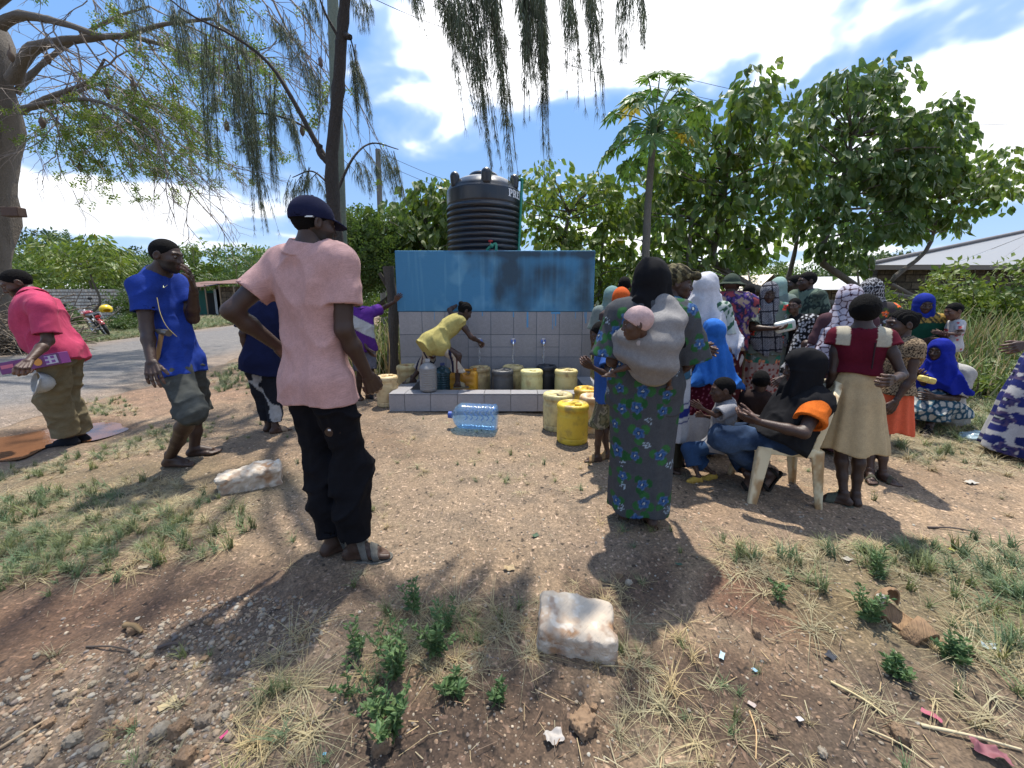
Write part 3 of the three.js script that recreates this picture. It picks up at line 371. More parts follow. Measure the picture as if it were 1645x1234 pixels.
const behind = [['dense bush left of the blue wall beside the tree stump', 600, 545, 7.2, 1.5, 1.5, { mat: LIME, size: 0.13 }], ['pale bush behind the boy in purple', 560, 540, 8.2, 1.6, 1.4, { mat: LIME, leaf: 'sprig', size: 0.22 }], ['low leafy bush at the left foot of the kiosk wall', 618, 560, 6.4, 0.7, 0.55, { mat: GREEN, n: 260 }], ['dark bush right of the blue wall', 985, 520, 7.0, 1.4, 1.8, { mat: DARKG, n: 560 }], ['green bush behind the orange headscarf', 1020, 500, 8.4, 1.9, 1.9, { n: 560 }], ['bush under the papaya tree', 1075, 500, 9.2, 2.0, 1.5, {}], ['shrub behind the white headscarf', 1140, 490, 10.2, 2.0, 1.3, { mat: LIME }], ['shrub behind the camouflage boy', 1330, 480, 8.0, 1.3, 1.25, { mat: LIME, leaf: 'sprig', size: 0.2 }],
  ['tall leafy weed shrub right of the squiggle headscarf', 1425, 560, 7.4, 1.6, 2.0, { mat: LIME, size: 0.24, leaf: 'sprig', n: 520 }], ['bright shrub in front of the house window', 1560, 540, 7.2, 2.0, 2.35, { mat: LIME, size: 0.26, leaf: 'sprig', n: 620 }], ['weed shrub between the green dress and the house', 1490, 520, 7.6, 1.8, 2.0, { mat: LIME, leaf: 'sprig', size: 0.25, n: 560 }], ['leafy shrub at the right edge by the house', 1640, 560, 6.8, 1.9, 2.1, { mat: LIME, n: 600, leaf: 'sprig', size: 0.26 }], ['low leafy bush right of the crouching woman', 1570, 640, 5.1, 1.3, 0.5, { mat: LIME, n: 380, size: 0.1 }], ['low bush at the right edge of the grass', 1640, 630, 5.4, 1.6, 0.65, { mat: GREEN, n: 420, size: 0.11 }], ['low green bush behind the crouching woman', 1540, 610, 5.9, 1.6, 0.8, { mat: GREEN, n: 420, size: 0.12 }]];
for (const b of behind) bush(...b);
{   // tall dry grass among the shrubs
  const R = rng(91), blade = []; for (let i = 0; i < 4; i++) { const y0 = i / 4, y1 = (i + 1) / 4, w0 = 0.011 * (1 - y0 * 0.8), w1 = 0.011 * (1 - y1 * 0.8), b0 = 0.3 * y0 * y0, b1 = 0.3 * y1 * y1; blade.push(-w0, y0, b0, w0, y0, b0, w1, y1, b1, -w0, y0, b0, w1, y1, b1, -w1, y1, b1); }
  const g = tris(blade), mats = [], cols = [], patches = [[600, 545, 6.6, 0.9, 0.7, 260, 1.1], [630, 560, 6.3, 0.4, 0.5, 120, 0.9], [1430, 580, 6.6, 1.4, 0.9, 420, 1.2], [1520, 590, 6.6, 1.6, 1.0, 600, 1.15], [1600, 600, 6.4, 1.6, 1.2, 620, 1.1], [1660, 610, 6.0, 1.6, 1.2, 420, 1.0], [975, 540, 6.4, 0.7, 0.5, 140, 0.9], [1330, 500, 7.6, 1.6, 0.8, 240, 1.0], [1210, 500, 7.4, 1.6, 0.6, 240, 0.5], [1560, 630, 5.2, 1.8, 0.5, 300, 0.6]];
  for (const [px, py, D, w, d, n, h] of patches) { const b = Pd(px, py, D); for (let i = 0; i < n; i++) { const x = b.x + (R() + R() - 1) * w, z = -D + (R() + R() - 1) * d, m = new THREE.Matrix4(), s = h * (0.4 + 0.7 * R()); m.makeRotationFromEuler(E3.set((R() - 0.5) * 0.7, R() * 6.28, (R() - 0.5) * 0.5)).scale(V(1.4, s, s)).setPosition(x, 0, z); mats.push(m); cols.push(R() < 0.42 ? tint(R, [0.34, 0.28, 0.14], 0.5) : tint(R, [0.17, 0.23, 0.06], 0.6)); } }
  const t = new THREE.Group(); t.name = 'tall_grass'; scene.add(t); tag(t, 'tall dry grass among the shrubs', 'grass', null, 'stuff'); inst(t, 'blades', g, new THREE.MeshPhysicalMaterial({ roughness: 0.8, transmission: 0.25, thickness: 0, side: THREE.DoubleSide }), mats, cols);
}
// distant trees: trunk and a crown of leaf clumps
function farTree(label, px, top, D, w, o = {}) {
  const R = rng(Math.round(px * 7 + D)), b = Pd(px, 500, D), topY = Pd(px, top, D).y, t = thing('tree', label, 'tree', V(b.x, 0, -D), o.group), mats = [], cols = [], n = o.n ?? 520, W = w * D / F / 2;
  part(t, 'trunk', tube(curve([V(0, -0.2, 0), V(W * 0.06, topY * 0.4, 0), V(0, topY * 0.75, 0)], 6), (u) => lerp(0.14, 0.05, u) * topY / 4, 6), BARK);
  const lob = [...Array(9)].map(() => [V((R() - 0.5) * 1.5 * W, topY * (0.42 + 0.42 * R()), (R() - 0.5) * 1.4 * W), W * (0.35 + 0.3 * R())]);
  for (let i = 0; i < n; i++) { const [c, r] = lob[i % 9], v = V(R() - 0.5, (R() - 0.5) * 0.9, R() - 0.5).normalize().multiplyScalar(r * Math.cbrt(0.4 + 0.6 * R())), p = c.clone().add(v); p.y = clamp(p.y, topY * (o.low ?? 0.1), topY); mats.push(leafAt(p, V(v.x, v.y * 0.4 + (R() - 0.5) * r, v.z), (o.size ?? 0.055) * D * 0.35 * (0.6 + 0.8 * R()), R, 1.5)); cols.push(tint(R, [1, 1, 1], 0.7, 0.4)); }
  inst(t, 'crown', LEAF.sprig, o.mat ?? DARKG, mats, cols); return t;
}
const farList = [[-40, 385, 40, 220], [40, 376, 46, 150, DARKG, 'tallest dark tree at the far left beside the trunk'], [95, 402, 38, 130, GREEN], [150, 412, 34, 110, GREEN], [196, 402, 44, 130, DARKG], [240, 415, 40, 110, GREEN2], [300, 440, 46, 90, GREEN2], [345, 432, 50, 80, GREEN2], [395, 402, 44, 120, GREEN, 'round olive tree far behind the pale pink polo'], [450, 415, 40, 130, GREEN2], [520, 430, 36, 140, GREEN2], [585, 455, 30, 120, GREEN], [655, 450, 26, 110, GREEN2], [760, 455, 24, 130, GREEN2], [870, 440, 22, 150, GREEN], [960, 430, 21, 140, GREEN2], [1050, 430, 24, 160, DARKG], [1130, 420, 26, 150, GREEN], [1205, 425, 34, 140, GREEN2], [1275, 432, 30, 120, GREEN], [1350, 418, 27, 130, DARKG], [1400, 412, 24, 110, GREEN2], [1470, 440, 30, 120], [1720, 380, 26, 160], [-200, 380, 36, 260], [1900, 390, 30, 240]];
const farPlace = ['behind the trunk of the old tree', '', 'above the left end of the block wall', 'above the middle of the block wall', 'above the right end of the block wall', 'behind the man in blue', 'right of the head of the man in blue', 'left of the roadside shop', '', 'behind the roof of the roadside shop', 'behind the casuarina trunk', 'behind the far wooden pole', 'left of the blue wall', 'hidden behind the blue wall', 'right of the tank behind the bright bush', 'behind the orange headscarf', 'behind the papaya trunk', 'behind the white headscarf', 'behind the green hat', 'behind the camouflage shirt boy', 'behind the red shed', 'behind the squiggle headscarf', 'behind the house roof', 'beyond the right edge of the picture', 'beyond the left edge of the picture', 'far beyond the right edge'];
farList.forEach(([px, top, D, w, m, l], i) => farTree(l ?? 'leafy tree in the far tree line, ' + farPlace[i], px, top, D, w, { mat: m }));
for (const [px, top, D, l] of [[122, 398, 42, 'small palm above the block wall'], [322, 424, 44, 'small palm above the tin roofed shack'], [1190, 405, 30, 'palm with drooping fronds behind the green hat']]) {   // palms
  const b = Pd(px, 500, D), h = Pd(px, top, D).y, t = thing('palm_tree', l, 'palm tree', V(b.x, 0, -D)), R = rng(px); part(t, 'trunk', tube(curve([V(0, -0.2, 0), V(0.2, h * 0.5, 0), V(0, h * 0.9, 0)], 8), 0.14, 7), BARK);
  const fr = []; for (let i = 0; i < 12; i++) for (const s of [-1, 1]) { const u = i / 12, y = u, dz = -0.5 * u * u, L = 0.24 * Math.sin(0.4 + u * 2.5); fr.push(0, y, dz, s * L, y + 0.12, dz - L * 0.7, 0, y + 0.05, dz - 0.03); } const fg = tris(fr);
  for (let k = 0; k < 15; k++) { const m = part(t, 'frond', fg, GREEN2); m.position.set(0, h * 0.9, 0); m.rotation.set(0, k * 2.4, 0, 'YXZ'); m.rotation.x = 0.3 + (k % 5) * 0.32; m.scale.setScalar(D * 0.055); }
}

// ---------------------------------------------------------------- houses, walls, poles
const blockTex = (() => tileNoise(512, (u, v, n) => { const r = Math.floor(v * 8), x = (u * 4 + (r % 2) * 0.5) % 1, y = (v * 8) % 1, e = Math.min(x, 1 - x) * 2.2, f = Math.min(y, 1 - y), m = ss(0.03, 0.09, Math.min(e, f)), k = 0.7 + 0.3 * h3(Math.floor(u * 4 + (r % 2) * 0.5) % 4, r, 3); const c = (0.45 + 0.55 * n(24, 5, 3)) * k; return [lerp(0.3, c, m), lerp(0.26, c * 0.94, m), lerp(0.22, c * 0.85, m)]; }, true))();
const tinMat = (r, g, b) => std(r, g, b, 0.45, { metalness: 0.35, map: rep(grainCol, 0.7), bumpMap: rep(grain, 0.5), bumpScale: 0.01 });
function corrugated(w, l, pitch = 0.16) { const n = Math.round(w / pitch) * 4, g = new THREE.PlaneGeometry(w, l, n, 1); const p = g.attributes.position; for (let i = 0; i < p.count; i++) p.setZ(i, 0.018 * Math.sin((p.getX(i) / pitch) * 6.283)); g.computeVertexNormals(); return g; }
function slab(a, b, c, d, th) { const P = [a, b, c, d].map((p) => [p.x, p.y, p.z]), n = V().subVectors(b, a).cross(V().subVectors(d, a)).normalize().multiplyScalar(-th), q = [a, b, c, d].map((p) => p.clone().add(n)).map((p) => [p.x, p.y, p.z]), L = []; const f = (w, x, y, z) => L.push(...w, ...x, ...y, ...w, ...y, ...z); f(...P); f(q[3], q[2], q[1], q[0]); for (let i = 0; i < 4; i++) f(P[i], q[i], q[(i + 1) % 4], P[(i + 1) % 4]); return tris(L); }
{   // the house with the pale metal roof
  const t = thing('house', 'grey block house with a wide pale metal hip roof at the right', 'house', V(13.6, 0, -15)), wm = std(0.21, 0.195, 0.165, 0.95, { map: rep(blockTex, 0.45), bumpMap: rep(blockTex, 0.45), bumpScale: 0.01 });
  const wallP = (x0, x1, y0, y1) => { const g = box(x1 - x0, y1 - y0, 0.25, (x0 + x1) / 2, (y0 + y1) / 2, -0.45); const uv = g.attributes.uv, p = g.attributes.position; for (let i = 0; i < uv.count; i++) uv.setXY(i, p.getX(i) + p.getZ(i), p.getY(i)); return g; };
  part(t, 'wall', mg([wallP(0.6, 4.3, -0.1, 2.6), wallP(4.3, 5.4, -0.1, 1.15), wallP(4.3, 5.4, 2.05, 2.6), wallP(5.4, 20, -0.1, 2.6)]), wm); { const g = box(0.25, 2.7, 11, 0, 1.25, -5.5).rotateY(-0.76).translate(0.75, 0, -0.6), p = g.attributes.position, uv = g.attributes.uv; for (let i = 0; i < uv.count; i++) uv.setXY(i, p.getZ(i), p.getY(i)); part(t, 'side_wall', g, wm); }
  const w = part(t, 'window', mg([box(1.1, 0.05, 0.1, 4.85, 1.175, -0.4), box(1.1, 0.05, 0.1, 4.85, 2.025, -0.4), box(0.05, 0.8, 0.1, 4.325, 1.6, -0.4), box(0.05, 0.8, 0.1, 5.375, 1.6, -0.4), box(0.04, 0.8, 0.08, 4.85, 1.6, -0.4)]), std(0.1, 0.08, 0.06)); part(w, 'pane', box(1.0, 0.8, 0.02, 4.85, 1.6, -0.47), std(0.01, 0.01, 0.012, 0.15));
  const A = V(-0.35, 2.55, 0.3), B = V(21, 2.55, 0.3), P = V(11.6, 4.62, -3.9), P2 = V(19, 4.62, -12), A2 = V(8.2, 2.55, -8.9), roof = tinMat(0.42, 0.41, 0.39), strip = (a, b, c, d, n) => { for (let k = 0; k < n; k++) { const u0 = k / n, u1 = (k + 1) / n - 0.004, y = V(0, (k % 2) * 0.012, 0); part(t, 'roof_sheet', slab(a.clone().lerp(b, u0).add(y), a.clone().lerp(b, u1).add(y), d.clone().lerp(c, u1).add(y), d.clone().lerp(c, u0).add(y), 0.02), roof); } };
  strip(A, V(10.5, 2.55, 0.3), P.clone().add(V(-0.01, 0, 0)), P, 7); strip(V(10.52, 2.55, 0.3), B, P.clone().add(V(0.6, 0, 0)), P, 8); strip(A2, A, P, P2, 8); part(t, 'ridge_cap', tube([A.clone().add(V(0, 0.05, 0)), P.clone().add(V(0, 0.05, 0))], 0.07, 6), std(0.16, 0.15, 0.15)); part(t, 'fascia', box(21, 0.16, 0.03, 10.2, 2.46, 0.27), std(0.16, 0.14, 0.12));
}
function smallHouse(name, label, px, py, D, w, h, ridge, wallCol, roofCol, o = {}) {
  const b = Pd(px, py, D), t = thing(name, label, 'house', V(b.x, 0, -D)), d = o.d ?? w * 1.2, wm = std(...wallCol, 0.95, { map: rep(blockTex, 0.5), bumpMap: rep(blockTex, 0.5), bumpScale: 0.02 }), sh = new THREE.Shape([[-w / 2, 0], [w / 2, 0], [w / 2, h], [0, h + ridge], [-w / 2, h]].map((q) => new THREE.Vector2(...q)));
  part(t, 'wall', new THREE.ExtrudeGeometry(sh, { depth: d, bevelEnabled: false }).translate(0, 0, -d), wm); const e = 0.3; for (const s of [-1, 1]) { const A = V(s * (w / 2 + e), h - ridge * e / (w / 2) + 0.04, e), B = V(0, h + ridge + 0.05, e); part(t, 'roof', s > 0 ? slab(A, B, B.clone().setZ(-d - e), A.clone().setZ(-d - e), 0.03) : slab(B, A, A.clone().setZ(-d - e), B.clone().setZ(-d - e), 0.03), tinMat(...roofCol)); }
  part(t, 'door', box(0.8, 1.9, 0.06, -w * 0.15, 0.95, 0.01), std(0.06, 0.05, 0.04)); t.rotation.y = o.turn ?? 0; return t;
}
smallHouse('small_house', 'brown brick hut with pale gable roof behind the green hat woman', 1228, 500, 23, 2.6, 1.85, 0.75, [0.3, 0.22, 0.15], [0.42, 0.36, 0.3], { turn: 0.5 });
smallHouse('small_house', 'hut with bright metal roof behind the white headscarf', 1195, 500, 27, 3.2, 1.7, 0.6, [0.25, 0.19, 0.14], [0.55, 0.55, 0.55], { turn: 1.1 });
smallHouse('shed', 'dark red timber shed behind the camouflage boy', 1335, 500, 17, 4.2, 1.75, 0.15, [0.09, 0.04, 0.03], [0.3, 0.27, 0.25], { d: 3 });
smallHouse('small_house', 'little hut with white metal roof left of the large house', 1362, 500, 15.5, 1.3, 1.75, 0.35, [0.3, 0.26, 0.2], [0.6, 0.6, 0.6], { turn: 1.2 });
{   // tin roofed shop by the road
  const b = Pd(340, 505, 31), t = thing('roadside_shop', 'small roadside shop with rusty tin roof and dark green front', 'shop', V(b.x, 0, -31)), rust = tinMat(0.26, 0.13, 0.08), blk = std(0.4, 0.36, 0.32, 0.95, { map: rep(blockTex, 0.6), bumpMap: rep(blockTex, 0.6), bumpScale: 0.03 });
  part(t, 'wall', mg([box(1.9, 2.2, 3.4, 1.5, 1.1, -1.7)]), blk); part(t, 'shop_front', box(2.2, 1.9, 0.1, -0.6, 0.95, -0.3), std(0.02, 0.10, 0.08)); part(t, 'doorway', box(0.8, 1.7, 0.06, -0.1, 0.85, -0.22), std(0.01, 0.012, 0.012)); part(t, 'side_panel', box(0.5, 2.0, 0.1, 0.6, 1.0, -0.05), std(0.35, 0.38, 0.38));
  for (const [x0, x1, z0, z1, y0, y1, m] of [[-2.4, 0.7, 1.2, -3, 2.15, 2.75, rust], [0.2, 2.9, 1.0, -3.6, 2.4, 3.0, rust], [2.0, 3.3, 0.9, -3.6, 2.42, 2.95, tinMat(0.6, 0.6, 0.58)]]) part(t, 'roof', slab(V(x0, y0, z0), V(x1, y0 + 0.02, z0), V(x1, y1 + 0.02, z1), V(x0, y1, z1), 0.03), m);
  for (const x of [-2.2, -0.9, 0.5, 1.6, 2.7]) part(t, 'post', tube([V(x, -0.1, 1.0), V(x, 2.3, 1.0)], 0.05, 6), std(0.2, 0.15, 0.1));
  smallHouse('small_house', 'block building with reddish roof beyond the roadside shop', 425, 500, 40, 5, 2.0, 0.9, [0.35, 0.3, 0.26], [0.32, 0.2, 0.15]);
}
{   // coral block boundary wall across the road
  const a = Pd(60, 500, 26), b = Pd(262, 500, 24.5), n = 46, rows = 9, t = thing('boundary_wall', 'boundary wall of pale coral blocks across the road', 'wall', V(0, 0, 0)), R = rng(12), d = V().subVectors(b, a).setY(0), L = d.length(), mats = [], cols = []; d.normalize(); const ang = Math.atan2(-d.z, d.x), H = 1.9 / rows;
  for (let r = 0; r < rows; r++) for (let i = 0; i < n; i++) { const u = (i + (r % 2) * 0.5 + 0.5) / n * L, p = V(a.x, 0, a.z).addScaledVector(d, u), m = new THREE.Matrix4().makeRotationY(ang).scale(V(L / n * (0.72 + 0.16 * R()), H * (0.6 + 0.2 * R()), 0.24 + 0.05 * R())).setPosition(p.x, (r + 0.5) * H, p.z); mats.push(m); cols.push(tint(R, [0.5, 0.47, 0.42], 0.4, 0.1)); }
  inst(t, 'blocks', new THREE.BoxGeometry(1, 1, 1), std(1, 1, 1, 0.95, { bumpMap: rep(grain, 1), bumpScale: 0.02 }), mats, cols); const core = box(L, 1.88, 0.2, 0, 0.94, 0); core.rotateY(ang).translate((a.x + b.x) / 2, 0, (a.z + b.z) / 2); part(t, 'mortar', core, std(0.16, 0.13, 0.11));
}
for (const [l, px, D, top, r0, r1, col] of [['greenish concrete power pole rising out of frame behind the casuarina', 541, 6.6, -160, 0.105, 0.075, [0.2, 0.24, 0.19]], ['grey wooden power pole far behind the boy in purple', 611, 11.5, 240, 0.09, 0.07, [0.25, 0.24, 0.22]]]) { const b = Pd(px + (D < 7 ? 3 : 2), 450, D), y = Pd(px - (D < 7 ? 12 : 4), top, D), t = thing('power_pole', l, 'power pole', V(b.x, 0, -D)); part(t, 'pole', tube([V(0, -0.2, 0), V(y.x - b.x, y.y, 0)], [r0, r1], 10), std(...col, 0.85, { map: rep(grainCol, 1), bumpMap: rep(barkTex, 0.6, 0.3), bumpScale: 0.006 })); }
{ const w = thing('guy_wire', 'thin guy wire with an insulator beside the casuarina trunk', 'wire', V(0, 0, 0)); const a = Pd(522, -120, 6.2), b = Pd(511, 250, 6.0); part(w, 'wire', tube([a, b], 0.006, 5), std(0.1, 0.1, 0.11)); const p = Pd(515, 100, 6.1); part(w, 'insulator', lathe([[0.001, -0.07], [0.02, -0.06], [0.034, -0.03], [0.026, 0], [0.034, 0.03], [0.02, 0.06], [0.001, 0.07]], 12).translate(p.x, p.y, p.z), std(0.12, 0.07, 0.05, 0.4)); }
{ const m = std(0.05, 0.05, 0.06); for (const [l, pts] of [['upper power line crossing above the tank', [[560, -60, 8], [700, 12, 9], [1045, 112, 11], [1300, 165, 13], [1660, 183, 17]]], ['lower power line crossing above the tank', [[560, -20, 8], [700, 40, 9], [1045, 138, 11], [1300, 186, 13], [1660, 202, 17]]], ['thin wire from the far pole behind the tank, upper', [[611, 246, 11.4], [720, 290, 12.5], [900, 330, 15]]], ['thin wire from the far pole behind the tank, lower', [[611, 262, 11.4], [720, 305, 12.5], [900, 345, 15]]]]) single('power_line', tube(curve(pts.map(([a, b, c]) => Pd(a, b, c)), 40), 0.006, 5), m, l, 'power line'); }
{   // weathered tree stump post against the wall
  const b = Pd(632, 560, 5.95), t = thing('stump', 'dark weathered tree trunk standing against the left edge of the wall', 'tree trunk', V(b.x, 0, -5.95)); part(t, 'trunk', tube(curve([V(0.03, -0.1, 0), V(0, 0.5, 0.02), V(0.03, 1.2, 0), V(-0.01, 1.82, 0.02)], 14), (u) => 0.085 - 0.012 * u, 12, 0.35), barkMat(0.1, 0.085, 0.07)); part(t, 'stub', tube([V(-0.02, 1.5, 0), V(-0.14, 1.72, 0.05)], [0.04, 0.025], 7, 0.2), barkMat(0.1, 0.085, 0.07));
}

// ---------------------------------------------------------------- casuarina with weeping twigs, and the old baobab

{
  const D = 4.9, R = rng(61), b = Pd(543, 420, D), t = thing('casuarina_tree', 'slender casuarina tree with weeping needle foliage over the kiosk', 'casuarina tree', V(b.x, 0, -D)), rel = (a, c, d = 0) => Pd(a, c, D + d).sub(t.position), bark = barkMat(0.05, 0.042, 0.036);
  const main = curve([V(-0.1, -0.1, 0), rel(543, 420), rel(532, 280), rel(542, 160), rel(549, 60), rel(560, -60), rel(590, -260)], 34), wood = [tube(main, (u) => lerp(0.085, 0.05, u), 12, 0.2)];
  part(t, 'trunk', wood[0], bark);
  part(t, 'knot', mg([tube(curve([rel(531, 262), rel(520, 254), rel(513, 240), rel(516, 232)], 8), [0.05, 0.048, 0.045, 0.042, 0.04, 0.036, 0.032, 0.028, 0.018], 8, 0.3), tube([rel(549, 56), rel(563, 60, -0.05)], [0.04, 0.03], 7, 0.3)]), bark);
  const limbs = [[[520, 250], [500, 215], [470, 160], [430, 100], [370, 55], [300, 20], [230, -40]], [[520, 245, 0.2], [490, 205, 0.4], [440, 185, 0.6], [395, 180, 0.7]], [[545, 62], [522, 20], [505, -30]], [[556, -30, 0], [600, -120, -0.8], [700, -160, -1.8], [860, -150, -2.4], [1030, -80, -2.5]], [[560, -60, 0], [620, -140, -0.7], [740, -110, -1.9], [960, -110, -2.5]], [[536, 320, 0.3], [570, 250, 0.6], [600, 230, 0.9], [640, 240, 1.1]], [[533, 300, 0.3], [500, 275, 0.6], [470, 285, 0.8]], [[550, -20, 0.3], [450, -60, 0.4], [330, -80, 0.5]], [[548, 40, 0.2], [562, 60, 0.3], [575, 120, 0.4]]];
  const lp = limbs.map((l) => curve(l.map(([a, c, d]) => rel(a, c, d ?? 0)), 20)); lp.forEach((l, i) => part(t, 'branch', tube(l, (u) => lerp([0.035, 0.02, 0.02, 0.05, 0.05, 0.02, 0.015, 0.03, 0.014][i], 0.006, u), 6, 0.1), bark));
  // hanging twigs: [start pixel, end pixel, depth offset, how many beside it, spread]
  const tw = [], near = []; const hang = (x0, y0, x1, y1, dz, n, sp) => { n = dz < -1 ? Math.ceil(n * 1.25) : Math.ceil(n * 0.7); for (let i = 0; i < n; i++) { const a = rel(x0 + (R() - 0.5) * sp, y0 + (R() - 0.5) * sp * 0.3, dz + (R() - 0.5) * 0.7), k = 0.65 + 0.4 * R(), e = rel(x0 + (x1 - x0) * k + (R() - 0.5) * sp * 0.7, y0 + (y1 - y0) * k, dz + (R() - 0.5) * 0.7); const mid = a.clone().lerp(e, 0.45).add(V((e.x - a.x) * 0.12, 0.05, 0)); tw.push(curve([a, mid, e], 16)); near.push(dz < -1 ? 0.74 : 1); } };
  for (const q of [[690, -60, 768, 225, -2.4, 5, 50], [730, -60, 798, 275, -2.4, 9, 34], [775, -80, 826, 280, -2.4, 8, 30], [830, -80, 850, 190, -2.4, 9, 50], [862, -60, 880, 290, -2.3, 7, 16], [850, -90, 862, 120, -2.4, 9, 40], [905, -80, 925, 170, -2.5, 7, 50], [940, -80, 965, 190, -2.5, 6, 40], [985, -70, 1012, 115, -2.5, 6, 50], [1020, -60, 1036, 80, -2.5, 4, 16], [700, -20, 740, 110, -2.3, 4, 40], [760, -90, 790, 140, -2.4, 8, 60], [640, -60, 690, 60, -2.2, 5, 40],
    [330, 30, 350, 340, 0.4, 11, 36], [365, 60, 395, 320, 0.5, 14, 40], [395, 90, 420, 370, 0.4, 14, 36], [430, 120, 450, 330, 0.5, 12, 36], [455, 150, 500, 300, 0.4, 10, 30], [430, 20, 490, 150, 0.5, 14, 70], [340, -20, 400, 130, 0.5, 14, 70], [270, -20, 310, 150, 0.6, 12, 60], [480, -30, 520, 90, 0.4, 10, 50], [390, 180, 440, 380, 0.6, 10, 40], [500, 100, 520, 210, 0.3, 8, 30], [220, -30, 240, 110, 0.6, 10, 60],
    [565, 70, 580, 230, 0.4, 9, 14], [570, 100, 600, 210, 0.4, 8, 20], [575, -10, 595, 60, 0.3, 8, 40], [600, 235, 640, 330, 1.0, 12, 50], [570, 255, 600, 320, 0.8, 9, 40], [625, 240, 655, 350, 1.1, 7, 30], [500, 272, 480, 350, 0.8, 8, 36], [480, 285, 460, 360, 0.8, 8, 30], [520, 285, 540, 340, 0.7, 7, 30]]) hang(...q);
  for (let i = 0; i < 130; i++) { const x = -3.3 + 3.7 * R(), z = -1.7 - 2.6 * R(), y = 1.5 - z * 0.72 + 1.0 + 1.8 * R(), p = V(x, y + 1.4, z).sub(t.position), q = V(x + (R() - 0.5) * 0.3, y, z + (R() - 0.5) * 0.3).sub(t.position); tw.push(curve([p, p.clone().lerp(q, 0.4).add(V(0.06, 0.03, 0)), q], 16)); near.push(1); }
  for (const [x, z] of [[-2.8, -2.2], [-1.4, -1.8], [-0.2, -2.0], [0.3, -3.2], [-2.9, -3.6]]) { const q = curve([main[30].clone(), V(lerp(-2.2, x, 0.5), 5.6, lerp(-4.6, z, 0.5)).sub(t.position), V(x, 5.4, z).sub(t.position)], 16); part(t, 'branch', tube(q, (u) => lerp(0.045, 0.01, u), 6, 0.1), bark); }
  const needle = []; for (let i = 0; i < 7; i++) { const a = i * 0.9 + 0.3, w = 0.0019, L = 0.68 + 0.25 * ((i * 37) % 7) / 7, ox = Math.cos(a), oz = Math.sin(a); const p0 = [0, 0, 0], p1 = [ox * 0.28 * L, -0.34 * L, oz * 0.28 * L], p2 = [ox * 0.36 * L, -1 * L, oz * 0.36 * L], W = w / 0.15; needle.push(p0[0] - W * oz, p0[1], p0[2] + W * ox, p0[0] + W * oz, p0[1], p0[2] - W * ox, p1[0] + W * oz, p1[1], p1[2] - W * ox, p0[0] - W * oz, p0[1], p0[2] + W * ox, p1[0] + W * oz, p1[1], p1[2] - W * ox, p1[0] - W * oz, p1[1], p1[2] + W * ox, p1[0] - W * oz, p1[1], p1[2] + W * ox, p1[0] + W * oz, p1[1], p1[2] - W * ox, ...p2); }
  const ng = tris(needle), mats = [], cols = [], thread = [];
  tw.forEach((c, ti) => { const nk = near[ti]; thread.push(tube(c, (u) => lerp(0.004, 0.0018, u) * nk, 3)); const len = c[0].distanceTo(c[16]), n = Math.max(10, Math.round(len / (0.055 * nk))); for (let i = 0; i < n; i++) { const u = Math.pow(R(), 0.8) * 16, k = Math.min(15, Math.floor(u)), p = c[k].clone().lerp(c[k + 1], u - k), m = new THREE.Matrix4().makeRotationFromEuler(E3.set((R() - 0.5) * 0.3, R() * 6.28, -0.12 + (R() - 0.5) * 0.3)), s = (0.10 + 0.15 * R()) * nk * (0.45 + 0.75 * Math.sin(3.1 * Math.min(1, u / 16 + 0.08))); m.scale(V(s * 0.75, s, s * 0.75)).setPosition(p); mats.push(m); cols.push(tint(R, [0.085, 0.11, 0.055], 0.7)); } });
  const th = part(t, 'twigs', mg(thread), bark); th.userData.kind = 'stuff'; inst(t, 'needles', ng, new THREE.MeshPhysicalMaterial({ roughness: 0.8, side: THREE.DoubleSide, transmission: 0.2, thickness: 0 }), mats, cols);
}
